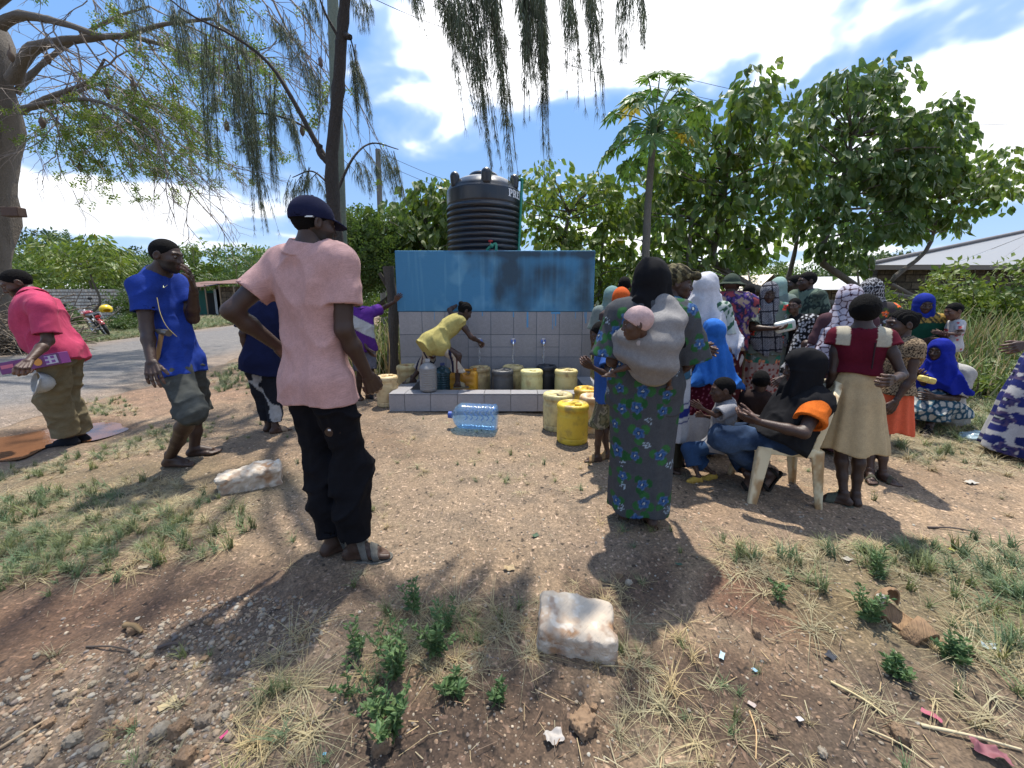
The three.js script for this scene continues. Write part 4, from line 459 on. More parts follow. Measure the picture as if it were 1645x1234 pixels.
{
  const D = 10.5, R = rng(71), b = Pd(-12, 480, D), t = thing('old_tree', 'old grey spreading tree at the left edge with bare twigs and pods', 'tree', V(b.x, 0, -D)), rel = (a, c, d = 0) => Pd(a, c, D + d).sub(t.position), bark = barkMat(0.17, 0.145, 0.12);
  const fur = tube(curve([V(-0.3, -0.2, 0.1), rel(-34, 480), rel(-38, 330), rel(-34, 240), rel(-28, 170), rel(-30, 90), rel(-60, 0)], 26), (u) => 0.55 + 0.28 * Math.pow(1 - u, 5) - 0.1 * ss(0.6, 1, u), 20, 0.45); part(t, 'trunk', fur, bark);
  const L = [[[20, 130, 0], [50, 80, -0.3], [90, 68, -0.5], [140, 62, -0.7], [200, 58, -0.9], [260, 72, -1.1], [320, 95, -1.2]], [[0, 40, 0], [30, 25, -0.2], [70, 30, -0.5], [110, 40, -0.9], [180, 60, -1.2], [260, 40, -1.5], [340, 30, -1.7]], [[35, 180, 0], [70, 160, -0.3], [110, 145, -0.6], [150, 125, -0.8], [168, 95, -0.8]], [[30, 175, 0.2], [75, 168, 0], [120, 150, 0], [165, 135, 0.1], [215, 150, 0.3]], [[25, 150, 0.3], [60, 110, 0.5], [120, 65, 0.7], [180, 30, 0.9], [240, 10, 1]], [[30, 175, -0.4], [80, 165, -0.9], [140, 160, -1.2], [190, 175, -1.5], [240, 200, -1.6]], [[-20, 10, 0], [80, -60, -0.8], [200, -90, -1.5], [340, -70, -2.0], [430, -20, -2.2]]];
  const lines = L.map((l) => curve(l.map((q) => rel(...q)), 26)), rr = [0.15, 0.13, 0.08, 0.07, 0.08, 0.06, 0.15]; lines.forEach((c, i) => part(t, 'limb', tube(c, (u) => lerp(rr[i], 0.025, Math.pow(u, 0.7)), 8, 0.15), bark));
  const twigs = [], mats = [], cols = [], pods = [];
  const grow = (p, d, len, r, lv) => { const pts = [p.clone()], q = p.clone(), dir = d.clone(); const n = 6; for (let i = 0; i < n; i++) { dir.add(V((R() - 0.5) * 0.5, (R() - 0.5) * 0.4 - 0.06, (R() - 0.5) * 0.5)).normalize(); q.addScaledVector(dir, len / n); pts.push(q.clone()); if (lv < 3 && i > 0 && R() < [0.75, 0.7, 0.5][lv]) grow(q.clone(), dir.clone().add(V((R() - 0.5) * 1.3, (R() - 0.5) * 1.0, (R() - 0.5) * 1.3)).normalize(), len * (0.45 + 0.25 * R()), r * 0.6, lv + 1); if (lv > 0) { const px = q.clone().add(t.position), sx = CX + F * px.x / (-px.z), green = fbm(px.x * 0.5 + 3, px.y * 0.6, px.z * 0.5, 2); if (green > 0.5 && R() < 0.16) for (let k = 0; k < 2; k++) { mats.push(leafAt(q.clone().add(V(R() - 0.5, R() - 0.5, R() - 0.5).multiplyScalar(0.14)), V(R() - 0.5, R() * 0.6 - 0.3, R() - 0.5), 0.12 + 0.09 * R(), R)); cols.push(tint(R, [1, 1, 1], 0.6, 0.4)); } } } twigs.push(tube(pts, (u) => lerp(r, r * 0.35, u), 4)); if (lv > 1 && R() < 0.035) pods.push(q.clone()); };
  lines.forEach((c, li) => { for (let i = 5; i < 27; i += 3) { const dn = V().subVectors(c[Math.min(26, i + 1)], c[i - 1]).normalize(); grow(c[i].clone(), dn.multiplyScalar(0.8).add(V((R() - 0.3) * 0.8, -0.55 - 0.3 * R(), (R() - 0.5) * 0.8)).normalize(), 1.1 + 1.2 * R(), 0.022, 0); } grow(c[26].clone(), V(0.8, -0.5, 0).normalize(), 1.8, 0.02, 0); });
  const tg = part(t, 'twigs', mg(twigs), std(0.2, 0.165, 0.14, 0.9)); tg.userData.kind = 'stuff'; inst(t, 'leaves', LEAF.sprig, LIME, mats, cols);
  const pg = lathe([[0.001, -0.13], [0.035, -0.09], [0.055, -0.02], [0.04, 0.05], [0.012, 0.1], [0.004, 0.2]], 10), pm = std(0.09, 0.06, 0.04, 0.8); for (const p of pods.slice(0, 11)) part(t, 'pod', pg, pm).position.copy(p).add(V(0, -0.2, 0));
  const bx = thing('bird_box', 'small dark board jutting from the old tree trunk', 'board', Pd(22, 341, D - 0.5)); part(bx, 'board', new RoundedBoxGeometry(0.42, 0.22, 0.2, 2, 0.02), std(0.1, 0.06, 0.045, 0.9, { bumpMap: rep(barkTex, 2), bumpScale: 0.01 }));
  // fallen twigs heaped at its foot
  const H = [], hp = Pd(22, 520, 9.6); for (let i = 0; i < 420; i++) { const a = V((R() + R() - 1) * 1.2, R() * R() * 1.1, (R() + R() - 1) * 0.7), d = V(R() - 0.5, (R() - 0.4) * 0.7, R() - 0.5).normalize().multiplyScalar(0.3 + 0.5 * R()); H.push(tube([a, a.clone().add(d).add(V(0, 0.05, 0)), a.clone().addScaledVector(d, 2)], 0.008 + 0.008 * R(), 4)); } const bh = single('brushwood', mg(H), std(0.15, 0.12, 0.09, 0.9), 'heap of dry brushwood at the foot of the old tree', 'brushwood', V(hp.x, 0, hp.z)); bh.userData.kind = 'stuff';
}
{   // thin leaning tree by the motorcycle
  leafTree('sapling', 'thin leaning young tree with bright leaves by the motorcycle', { seed: 55, D: 17, trunk: [[168, 520], [160, 490], [148, 450], [142, 430]], r: 0.06, n: 26, gap: 0.5, depth: 1.0, rad: 0.5, leaves: 44, size: 0.28, leaf: 'oval', droop: -0.5, mat: LIME, crown: [[60, 405], [85, 390], [110, 415], [140, 400], [150, 385], [170, 385], [200, 420], [190, 440], [140, 435], [80, 425]] });
  bush('dark green shrub in front of the block wall', 212, 520, 22, 2.6, 2.6, { mat: GREEN2, size: 0.3, leaf: 'sprig', n: 520 }); bush('low shrub left of the motorcycle', 110, 530, 20, 3, 0.9, { mat: GREEN2, size: 0.25, leaf: 'sprig' }); bush('low shrub right of the motorcycle', 200, 540, 16, 2, 0.7, { mat: GREEN2, size: 0.2, leaf: 'sprig' });
}

// ---------------------------------------------------------------- bodies: joints with radii, joined by a smooth minimum and meshed
function field(prims, k) {   // prims: [ax, ay, az, bx, by, bz, ra, rb]
  const n = prims.length, a = new Float64Array(n * 8); prims.forEach((p, i) => a.set(p, i * 8));
  return (x, y, z) => { let d = 1e9; for (let i = 0, o = 0; i < n; i++, o += 8) { const e = cone(x, y, z, a[o], a[o + 1], a[o + 2], a[o + 3], a[o + 4], a[o + 5], a[o + 6], a[o + 7]); d = d > 1e8 ? e : smin(d, e, k); } return d; };
}
const C = (a, b, ra, rb = ra) => [a.x, a.y, a.z, b.x, b.y, b.z, ra, rb];
function bounds(prims, pad) { const lo = [1e9, 1e9, 1e9], hi = [-1e9, -1e9, -1e9]; for (const p of prims) for (const [o, r] of [[0, p[6]], [3, p[7]]]) for (let i = 0; i < 3; i++) { lo[i] = Math.min(lo[i], p[o + i] - r - pad); hi[i] = Math.max(hi[i], p[o + i] + r + pad); } return [lo, hi]; }
function place(geo, o, X, Y, Z, s = 1) { const m = new THREE.Matrix4().makeBasis(X.clone().multiplyScalar(s), Y.clone().multiplyScalar(s), Z.clone().multiplyScalar(s)).setPosition(o); return geo.clone().applyMatrix4(m); }
const memo = new Map(); const once = (k, f) => { if (!memo.has(k)) memo.set(k, f()); return memo.get(k); };

// head, 1 = adult of 23 cm; +z the face, +y up. Colours are kept as kinds and painted per person.
function headSDF(x, y, z) {
  const ax = Math.abs(x); let d = ell(x, y, z, 0, 0.026, -0.014, 0.073, 0.088, 0.094);
  d = smin(d, ell(x, y, z, 0, -0.03, 0.022, 0.058, 0.08, 0.068), 0.03); d = smin(d, ell(x, y, z, 0, -0.073, 0.034, 0.044, 0.036, 0.046), 0.03); d = smin(d, sph(x, y, z, 0, -0.098, 0.064, 0.017), 0.025);
  d = smin(d, sph(ax, y, z, 0.043, -0.026, 0.056, 0.022), 0.025); d = smin(d, cone(ax, y, z, 0, 0.021, 0.083, 0.042, 0.025, 0.07, 0.0105, 0.009), 0.016);
  d = smax(d, -sph(ax, y, z, 0.031, 0.003, 0.1, 0.019), 0.02); d = smin(d, sph(ax, y, z, 0.031, 0.003, 0.0725, 0.0135), 0.004);
  d = smin(d, cone(x, y, z, 0, 0.012, 0.083, 0, -0.03, 0.101, 0.0075, 0.013), 0.012); d = smin(d, sph(ax, y, z, 0.014, -0.036, 0.09, 0.0105), 0.009);
  d = smin(d, cone(ax, y, z, 0, -0.06, 0.09, 0.02, -0.065, 0.08, 0.0085, 0.005), 0.008); d = smin(d, cone(ax, y, z, 0, -0.075, 0.088, 0.017, -0.072, 0.08, 0.0095, 0.006), 0.008); d = smax(d, -cone(ax, y, z, 0, -0.0672, 0.1, 0.023, -0.0675, 0.087, 0.003, 0.002), 0.004);
  let e = ell(ax - (z + 0.012) * -0.25, y - z * 0.15, z, 0.077, -0.004, -0.012, 0.0095, 0.032, 0.02); e = smax(e, -ell(ax - (z + 0.012) * -0.25, y, z, 0.088, -0.004, -0.01, 0.008, 0.02, 0.011), 0.004); return smin(d, e, 0.008);
}
function headKind(x, y, z) { const ax = Math.abs(x); if (z > 0.06 && ax > 0.016 && ax < 0.046) { if (Math.abs(y - 0.003) < 0.0042 * (1 - ((ax - 0.031) / 0.015) ** 2) && z > 0.072) return Math.hypot(ax - 0.031, y - 0.003) < 0.0058 ? 3 : 2; if (y > 0.021 && y < 0.029 + 0.1 * (0.03 - ax) * 0.2 && ax > 0.015 && ax < 0.05) return 4; } if (z > 0.078 && ax < 0.024 && y > -0.086 && y < -0.053) return 1; return 0; }
function headGeo(lod) { return once('head' + lod, () => { const c = [0.0032, 0.005, 0.0075][lod], g = sdfMesh(headSDF, [-0.1, -0.125, -0.12], [0.1, 0.125, 0.125], c, null, 0.006), p = g.attributes.position; g.userData.kinds = Uint8Array.from({ length: p.count }, (_, i) => headKind(p.getX(i), p.getY(i), p.getZ(i))); return g; }); }

// hands, wrist at the origin, fingers +y, palm faces +z, thumb on +x (right hand); [curl of the fingers, of the thumb, spread]
const POSE = { relaxed: [0.32, 0.25, 0.06], grip: [1.15, 0.9, 0.02], flat: [0.06, 0.1, 0.12], point: [1.2, 0.7, 0.02, 0.08], cup: [0.55, 0.5, 0.05] };
function handGeo(pose, lod, left) {
  return once('hand' + pose + lod + left, () => {
    const [curl, th, spread, index] = POSE[pose], pr = [], V3 = (x, y, z) => V(x, y, z);
    const wr = [[-0.018, 0.0], [-0.006, 0.0], [0.006, 0.0], [0.018, 0.0]], kn = [[-0.032, 0.078], [-0.011, 0.088], [0.011, 0.09], [0.032, 0.083]], len = [[0.030, 0.019, 0.017], [0.041, 0.025, 0.02], [0.044, 0.028, 0.021], [0.039, 0.024, 0.019]];
    for (let i = 0; i < 4; i++) {
      pr.push(C(V3(wr[i][0], 0.008, -0.002), V3(kn[i][0], kn[i][1], 0), 0.0145, 0.0115));
      let p = V3(kn[i][0], kn[i][1], 0), a = 0; const c = i === 3 && index !== undefined ? index : curl * (1 + (1.5 - i) * 0.08), lat = (i - 1.5) * spread;
      for (let k = 0; k < 3; k++) { a += c * [0.75, 1.05, 0.7][k]; const q = p.clone().add(V3(Math.sin(lat) * len[i][k], Math.cos(a) * len[i][k], Math.sin(a) * len[i][k])); pr.push(C(p, q, 0.0098 - k * 0.0009, 0.0092 - k * 0.0011)); p = q; }
    }
    let p = V3(0.022, 0.022, 0.006), a = 0.75; pr.push(C(V3(0.014, 0.012, 0.004), V3(0.038, 0.05, 0.012), 0.016, 0.012)); p = V3(0.038, 0.05, 0.012);
    for (let k = 0; k < 2; k++) { const L = [0.034, 0.027][k]; a -= th * 0.55; const q = p.clone().add(V3(Math.sin(a) * L * 0.9, Math.cos(a) * L, Math.sin(th) * L * 0.7)); pr.push(C(p, q, 0.0112 - k * 0.001, 0.0098 - k * 0.0012)); p = q; }
    pr.push(C(V3(0, -0.03, 0), V3(0, 0.012, 0), 0.025, 0.024));
    const f = field(pr, 0.006), [lo, hi] = bounds(pr, 0.01), g = sdfMesh(f, lo, hi, [0.0034, 0.0055, 0.008][lod], null, 0.006);
    if (left) { g.scale(-1, 1, 1); const ix = g.index.array; for (let i = 0; i < ix.length; i += 3) { const t = ix[i]; ix[i] = ix[i + 1]; ix[i + 1] = t; } g.computeVertexNormals(); }
    const q = g.attributes.position; g.userData.palm = Float32Array.from({ length: q.count }, (_, i) => ss(0.002, 0.012, q.getZ(i)) * ss(-0.01, 0.02, q.getY(i)));
    return g;
  });
}
// feet, ankle at the origin, toes +z, sole at y = -0.078
function footPrims() {
  const pr = [C(V(0, 0.02, 0), V(0, -0.02, -0.004), 0.034, 0.036), C(V(0, -0.044, -0.028), V(0, -0.05, -0.034), 0.032, 0.029), C(V(0, -0.02, 0.01), V(0.004, -0.05, 0.1), 0.036, 0.025), C(V(0, -0.052, -0.03), V(0.028, -0.059, 0.1), 0.026, 0.019), C(V(0, -0.052, -0.03), V(-0.026, -0.06, 0.085), 0.026, 0.018)];
  const t = [[0.031, 0.1, 0.158, 0.0135, 0.0125], [0.011, 0.105, 0.156, 0.0105, 0.009], [-0.005, 0.1, 0.147, 0.01, 0.0085], [-0.019, 0.094, 0.135, 0.0095, 0.008], [-0.032, 0.086, 0.121, 0.009, 0.0078]];
  for (const [x, z0, z1, r0, r1] of t) pr.push(C(V(x, -0.062, z0), V(x * 1.02, -0.067, z1), r0, r1)); return pr;
}
const footField = field(footPrims(), 0.012);
function footGeo(lod, left) { return once('foot' + lod + left, () => { const g = sdfMesh((x, y, z) => smax(footField(left ? x : -x, y, z), -0.078 - y, 0.006), [-0.07, -0.085, -0.08], [0.07, 0.06, 0.18], [0.004, 0.006, 0.009][lod], null, 0.006); return g; }); }
function soleOutline(x, z) { return smin(smin(cone(x, 0, z, 0, 0, -0.035, 0, 0, 0.02, 0.036, 0.034), cone(x, 0, z, 0, 0, 0.02, 0.004, 0, 0.1, 0.034, 0.05), 0.02), cone(x, 0, z, 0.006, 0, 0.1, 0.012, 0, 0.145, 0.046, 0.034), 0.03); }
function sandalGeo(kind, lod, left) {
  return once('sandal' + kind + lod + left, () => {
    const h = kind === 'thick' ? 0.024 : 0.015, bands = { slide: [[0.055, 0.115]], thick: [[0.035, 0.066], [0.085, 0.117]], flip: [], shoe: [[-0.2, 0.2]], strap: [[0.08, 0.11], [-0.045, -0.02]] }[kind];
    const f = (x, y, z) => {
      const X = left ? x : -x; let d = Math.max(soleOutline(X, z), Math.abs(y + 0.078 + h / 2) - h / 2);
      d = Math.max(d, -Math.max(soleOutline(X, z) + 0.006, -0.082 - y));   // a shallow footbed
      for (const [a, b] of bands) { const zz = z - (y + 0.06) * -0.25; d = smin(d, Math.max(footField(X, y, z) - 0.0065, -(footField(X, y, z) - 0.0005), Math.max(a - zz, zz - b), kind === 'shoe' ? y - 0.0 - 0.1 * Math.max(0, -z) : -1), 0.004); }
      if (kind === 'flip') for (const s of [-1, 1]) d = smin(d, cone(X, y, z, 0.018, -0.045, 0.115, s * 0.038, -0.052, 0.045, 0.0055, 0.006), 0.003);
      return d;
    };
    return sdfMesh(f, [-0.08, -0.11, -0.09], [0.08, 0.03, 0.2], [0.0034, 0.005, 0.008][lod], null, 0.01);
  });
}

// ---- joints
const UP = V(0, 1, 0);
const legLen = (d, s, bent) => { const L = 0.835 * s; if (!bent && d < L && d > 0.82 * L) return [0.51 * d, 0.494 * d]; return [0.425 * s, 0.41 * s]; };
function ik(a, b, L1, L2, pole) { const d = V().subVectors(b, a), D = d.length(), n = d.clone().normalize(); if (D > (L1 + L2) * 0.995) { const k = D / (L1 + L2) / 0.99; L1 *= k; L2 *= k; } const x = (D * D + L1 * L1 - L2 * L2) / (2 * D), h = Math.sqrt(Math.max(0, L1 * L1 - x * x)), p = pole.clone().addScaledVector(n, -pole.dot(n)).normalize(); return a.clone().addScaledVector(n, x).addScaledVector(p, h); }
function reach(from, px, py, L, far) {   // the point at a pixel, L metres from a joint, on its nearer (-1) or farther (+1) side
  const r = ray(px, py).normalize(), o = V(0, EYE, 0).sub(from), b = o.dot(r), c = o.lengthSq() - L * L, q = b * b - c;
  if (q <= 0) { const t = V(0, EYE, 0).addScaledVector(r, -b); return from.clone().addScaledVector(t.sub(from).normalize(), L); }
  return V(0, EYE, 0).addScaledVector(r, -b + (far > 0 ? 1 : -1) * Math.sqrt(q));
}
/* spec: D distance, hd [px, py] the middle of the head, yaw (0 faces the camera, 90 faces right, 180 away), H height or s size; optional neck/pel [px, py, dz], arms, feet */
function makeRig(S) {
  const r = {}; let s = S.s, hp = Pd(S.hd[0], S.hd[1], S.D); if (!s) { let H = 1.6; for (let i = 0; i < 6; i++) H = hp.y + 0.115 * (0.6 + 0.4 * H / 1.7); s = H / 1.7; if (S.squat) s = S.squat; }
  const hs = S.hs ?? (0.6 + 0.4 * s) * (S.big ?? 1); r.s = s; r.hs = hs;
  const yaw = S.yaw * D2R, fwd = V(Math.sin(yaw), 0, Math.cos(yaw)), lat = V(Math.cos(yaw), 0, -Math.sin(yaw)), sy = (S.syaw ?? S.yaw) * D2R, slat = V(Math.cos(sy), 0, -Math.sin(sy)); r.fwd = fwd; r.lat = lat; r.slat = slat;
  r.head = hp; const at = (p, d) => (p ? Pd(p[0], p[1], S.D + (p[2] ?? 0)) : d);
  r.neck = at(S.neck, hp.clone().add(V(0, -0.115 * hs - 0.045 * s, 0)).addScaledVector(fwd, -0.025 * s));
  r.pel = at(S.pel, V(r.neck.x, r.neck.y - 0.53 * s, r.neck.z).addScaledVector(fwd, 0.02 * s));
  r.root = S.root ?? V(r.pel.x, 0, r.pel.z); r.spine = V().subVectors(r.neck, r.pel).normalize();
  const sb = S.broad ?? 1;
  for (const [k, g] of [['L', 1], ['R', -1]]) {
    r['sh' + k] = S['sh' + k] ? at(S['sh' + k]) : r.neck.clone().addScaledVector(r.spine, -0.035 * s).addScaledVector(slat, g * 0.172 * s * sb);
    r['hip' + k] = r.pel.clone().addScaledVector(lat, g * (S.hipW ?? 0.088) * s).addScaledVector(r.spine, -0.01);
    const A = S['arm' + k] ?? {}, sh = r['sh' + k], Lu = 0.285 * s, Lf = 0.25 * s; let el, wr;
    if (A.el) el = reach(sh, A.el[0], A.el[1], Lu, A.el[2] ?? -1);
    if (A.wr) wr = el ? reach(el, A.wr[0], A.wr[1], Lf, A.wr[2] ?? -1) : Pd(A.wr[0], A.wr[1], S.D + (A.wr[2] ?? 0));
    if (A.pos) wr = A.pos.clone();
    if (A.t) wr = r.neck.clone().addScaledVector(slat, A.t[0] * s * g).addScaledVector(UP, A.t[1] * s).addScaledVector(fwd, A.t[2] * s);   // outward, up, forward of the neck
    if (!wr) wr = sh.clone().addScaledVector(slat, g * 0.06 * s).addScaledVector(UP, -0.51 * s).addScaledVector(fwd, 0.06 * s);
    if (!el) el = ik(sh, wr, Lu, Lf, (A.pole ? V().addScaledVector(slat, A.pole[0] * g).addScaledVector(UP, A.pole[1]).addScaledVector(fwd, A.pole[2]) : V().addScaledVector(slat, g * 0.45).addScaledVector(fwd, -0.9).addScaledVector(UP, -0.2)));
    r['el' + k] = el; r['wr' + k] = wr; const palm = A.palm ? V().addScaledVector(slat, A.palm[0] * g).addScaledVector(UP, A.palm[1]).addScaledVector(fwd, A.palm[2]) : slat.clone().multiplyScalar(-g);
    let hd = V().subVectors(wr, el).normalize(); if (A.bend) hd.add(V().addScaledVector(slat, A.bend[0] * g).addScaledVector(UP, A.bend[1]).addScaledVector(fwd, A.bend[2])).normalize();
    const pz = palm.addScaledVector(hd, -palm.dot(hd)).normalize(); r['hand' + k] = { Y: hd, Z: pz, X: V().crossVectors(hd, pz), pose: A.pose ?? 'relaxed', none: A.none };
    const Fo = S['foot' + k], an = Fo ? (Fo.pos ? Fo.pos.clone() : Ph(Fo[0], Fo[1], 0.08 * s + (S.floor ?? 0))) : V(r.root.x, 0.082 * s + (S.floor ?? 0), r.root.z).addScaledVector(lat, g * 0.085 * s).addScaledVector(fwd, g * 0.03 * s);
    if (!S.floor && !(Fo && Fo.pos)) an.y += groundY(an.x, an.z) + (S.lift ?? 0); r['an' + k] = an; const ty = (S['toe' + k] ?? S.yaw + g * 9) * D2R; r['toe' + k] = V(Math.sin(ty), 0, Math.cos(ty));
    if (S['tip' + k]) { r['toe' + k].y = -S['tip' + k]; r['toe' + k].normalize(); }
    const Kn = S['knee' + k]; r['kn' + k] = Kn && !Kn.pole ? reach(r['hip' + k], Kn[0], Kn[1], 0.42 * s, Kn[2] ?? -1) : ik(r['hip' + k], an, ...legLen(r['hip' + k].distanceTo(an), s, S.bent), Kn?.pole ? V().addScaledVector(lat, Kn.pole[0] * g).addScaledVector(UP, Kn.pole[1]).addScaledVector(fwd, Kn.pole[2]) : fwd);
  }
  const hy = (S.hyaw ?? S.yaw) * D2R, pit = (S.pitch ?? 5) * D2R, roll = (S.roll ?? 0) * D2R, q = new THREE.Quaternion().setFromEuler(new THREE.Euler(pit, hy, roll, 'YXZ'));
  r.hX = V(1, 0, 0).applyQuaternion(q); r.hY = V(0, 1, 0).applyQuaternion(q); r.hZ = V(0, 0, 1).applyQuaternion(q);
  r.lod = S.lod ?? 1; r.S = S; return r;
}
const spineAt = (r, t) => r.pel.clone().lerp(r.neck, t);
function torsoPrims(r, o = 0) {   // o: how far the cloth stands off
  const s = r.s, S = r.S, w = S.wide ?? 1, P = [], L = (t, hw, rad, f = 0) => { const c = spineAt(r, t).addScaledVector(r.fwd, f * s), l = r.lat.clone().lerp(r.slat, t).normalize(); P.push(C(c.clone().addScaledVector(l, hw * s * w), c.clone().addScaledVector(l, -hw * s * w), rad * s * w + o)); };
  L(0.02, 0.062, 0.108, -0.01); L(0.2, 0.055, 0.1, 0.005); L(0.4, 0.055, 0.095, 0.008); L(0.62, 0.07, 0.1, 0.004); L(0.8, 0.085, 0.094, -0.008); if (S.belly) P.push(C(spineAt(r, 0.25).addScaledVector(r.fwd, S.belly * s), spineAt(r, 0.5).addScaledVector(r.fwd, S.belly * s), 0.12 * s + o)); if (S.bust) for (const g of [1, -1]) P.push(C(spineAt(r, 0.68).addScaledVector(r.fwd, 0.075 * s).addScaledVector(r.slat, g * 0.07 * s), spineAt(r, 0.72).addScaledVector(r.fwd, 0.06 * s).addScaledVector(r.slat, g * 0.07 * s), 0.055 * s + o));
  const nb = spineAt(r, 0.97); for (const k of ['L', 'R']) { P.push(C(nb.clone().lerp(r['sh' + k], 0.2), r['sh' + k], 0.058 * s + o, 0.052 * s + o)); P.push(C(r.neck.clone().addScaledVector(r.spine, 0.012 * s).addScaledVector(r.fwd, -0.012 * s), nb.clone().lerp(r['sh' + k], 0.72), 0.04 * s + o * 0.6, 0.046 * s + o)); }
  return P;
}
const armPrims = (r, k, o = 0, w = 1) => { const s = r.s * w * (r.S.limb ?? (r.s < 0.8 ? 0.88 : 1)), a = r['sh' + k], b = r['el' + k], c = r['wr' + k]; return [C(a, a.clone().lerp(b, 0.45), 0.051 * s + o, 0.046 * s + o), C(a.clone().lerp(b, 0.45), b, 0.046 * s + o, 0.036 * s + o), C(b, b.clone().lerp(c, 0.35), 0.037 * s + o, 0.037 * s + o), C(b.clone().lerp(c, 0.35), c, 0.037 * s + o, 0.0255 * s + o)]; };
const legPrims = (r, k, o = 0) => { const s = r.s * (r.S.limb ?? (r.s < 0.8 ? 0.88 : 1)), a = r['hip' + k], b = r['kn' + k], c = r['an' + k], cb = b.clone().lerp(c, 0.3).addScaledVector(V().subVectors(b, a.clone().lerp(c, 0.5)).addScaledVector(r.fwd, 0.08).normalize(), -0.016 * s); return [C(a, a.clone().lerp(b, 0.5), 0.086 * s + o, 0.072 * s + o), C(a.clone().lerp(b, 0.5), b, 0.072 * s + o, 0.052 * s + o), C(b, cb, 0.05 * s + o, 0.053 * s + o), C(cb, b.clone().lerp(c, 0.62), 0.053 * s + o, 0.042 * s + o), C(b.clone().lerp(c, 0.62), c, 0.042 * s + o, 0.034 * s + o)]; };
const TONES = { a: [0.05, 0.026, 0.018], b: [0.042, 0.022, 0.0148], c: [0.066, 0.033, 0.021], d: [0.12, 0.06, 0.037] };
const chin = (r) => r.head.clone().addScaledVector(r.hY, -0.045 * r.hs).addScaledVector(r.hZ, -0.022 * r.hs);
function bodyGeo(r) {
  const s = r.s, S = r.S, tone = TONES[S.tone ?? 'a'], T = torsoPrims(r), neck = [C(r.neck.clone().addScaledVector(r.spine, -0.03 * s), chin(r), 0.056 * s, 0.05 * r.hs)], P = [...T, ...neck], A = ['L', 'R'].map((k) => armPrims(r, k)), G = ['L', 'R'].map((k) => legPrims(r, k));
  const fT = field(P, 0.05 * s), fa = A.map((x) => field(x, 0.02 * s)), fg = G.map((x) => field(x, 0.025 * s)), all = [...P, ...A.flat(), ...G.flat()], [lo, hi] = bounds(all, 0.02), c = [0.0095, 0.012, 0.016][r.lod];
  const f = (x, y, z) => { const g = smin(fg[0](x, y, z), fg[1](x, y, z), 0.01), a = Math.min(fa[0](x, y, z), fa[1](x, y, z)); return smin(smin(fT(x, y, z), g, 0.04 * s), a, 0.025 * s); };
  const skin = (x, y, z) => { const m = 0.86 + 0.28 * fbm(x * 22, y * 22, z * 22, 3); return [tone[0] * m, tone[1] * m, tone[2] * m]; }, list = [sdfMesh(f, lo, hi, c, skin)];
  const palmC = [tone[0] * 1.9 + 0.06, tone[1] * 1.9 + 0.035, tone[2] * 1.9 + 0.025];
  for (const k of ['L', 'R']) {
    const h = r['hand' + k]; if (!h.none) { const g0 = handGeo(h.pose, r.lod, k === 'L'), g = place(g0, r['wr' + k].clone().addScaledVector(h.Y, 0.004), h.X, h.Y, h.Z, s * 0.98 + 0.04); const pm = g0.userData.palm; paint(g, (x, y, z, i) => mix3(skin(x, y, z), palmC, 0.7 * pm[i])); list.push(g); }
    const t = r['toe' + k], X = V().crossVectors(UP, t).normalize(), Yv = V().crossVectors(t, X); const fgm = place(footGeo(r.lod, k === 'L'), r['an' + k], X, Yv, t, s * 1.0); paint(fgm, (x, y, z) => { const m = ss(0.1, 0.0, (y - r['an' + k].y + 0.078 * s) / s * 3); return mix3(skin(x, y, z), [0.2, 0.12, 0.08], 0.35 * m * vnoise(x * 60, y * 60, z * 60) * 2); }); list.push(fgm);
  }
  if (!S.noHead) {
    const h0 = headGeo(r.lod), g = place(h0, r.head, r.hX, r.hY, r.hZ, r.hs), kinds = h0.userData.kinds, p0 = h0.attributes.position;
    const beard = S.beard; paint(g, (x, y, z, i) => { const m = skin(x, y, z); switch (kinds[i]) { case 1: return mix3(m, [tone[0] * 1.15 + 0.015, tone[1] * 0.85, tone[2] * 0.9], 0.7); case 2: return [0.24, 0.21, 0.18]; case 3: return [0.01, 0.007, 0.005]; case 4: return [0.012, 0.009, 0.008]; } if (beard) { const X = p0.getX(i), Y = p0.getY(i), Z = p0.getZ(i); if (Y < -0.035 && Z < 0.08 + (Y < -0.08 ? 0.1 : 0) && Z > -0.03) return mix3(m, [0.012, 0.01, 0.009], 0.85); } return m; }); list.push(g);
  }
  for (const g of list) for (const n of Object.keys(g.attributes)) if (!['position', 'normal', 'uv', 'color'].includes(n)) g.deleteAttribute(n);
  return mg(list);
}
const headLocal = (r) => { const o = r.head, X = r.hX, Y = r.hY, Z = r.hZ, k = 1 / r.hs; return (x, y, z) => { const a = x - o.x, b = y - o.y, c = z - o.z; return [(a * X.x + b * X.y + c * X.z) * k, (a * Y.x + b * Y.y + c * Y.z) * k, (a * Z.x + b * Z.y + c * Z.z) * k]; }; };
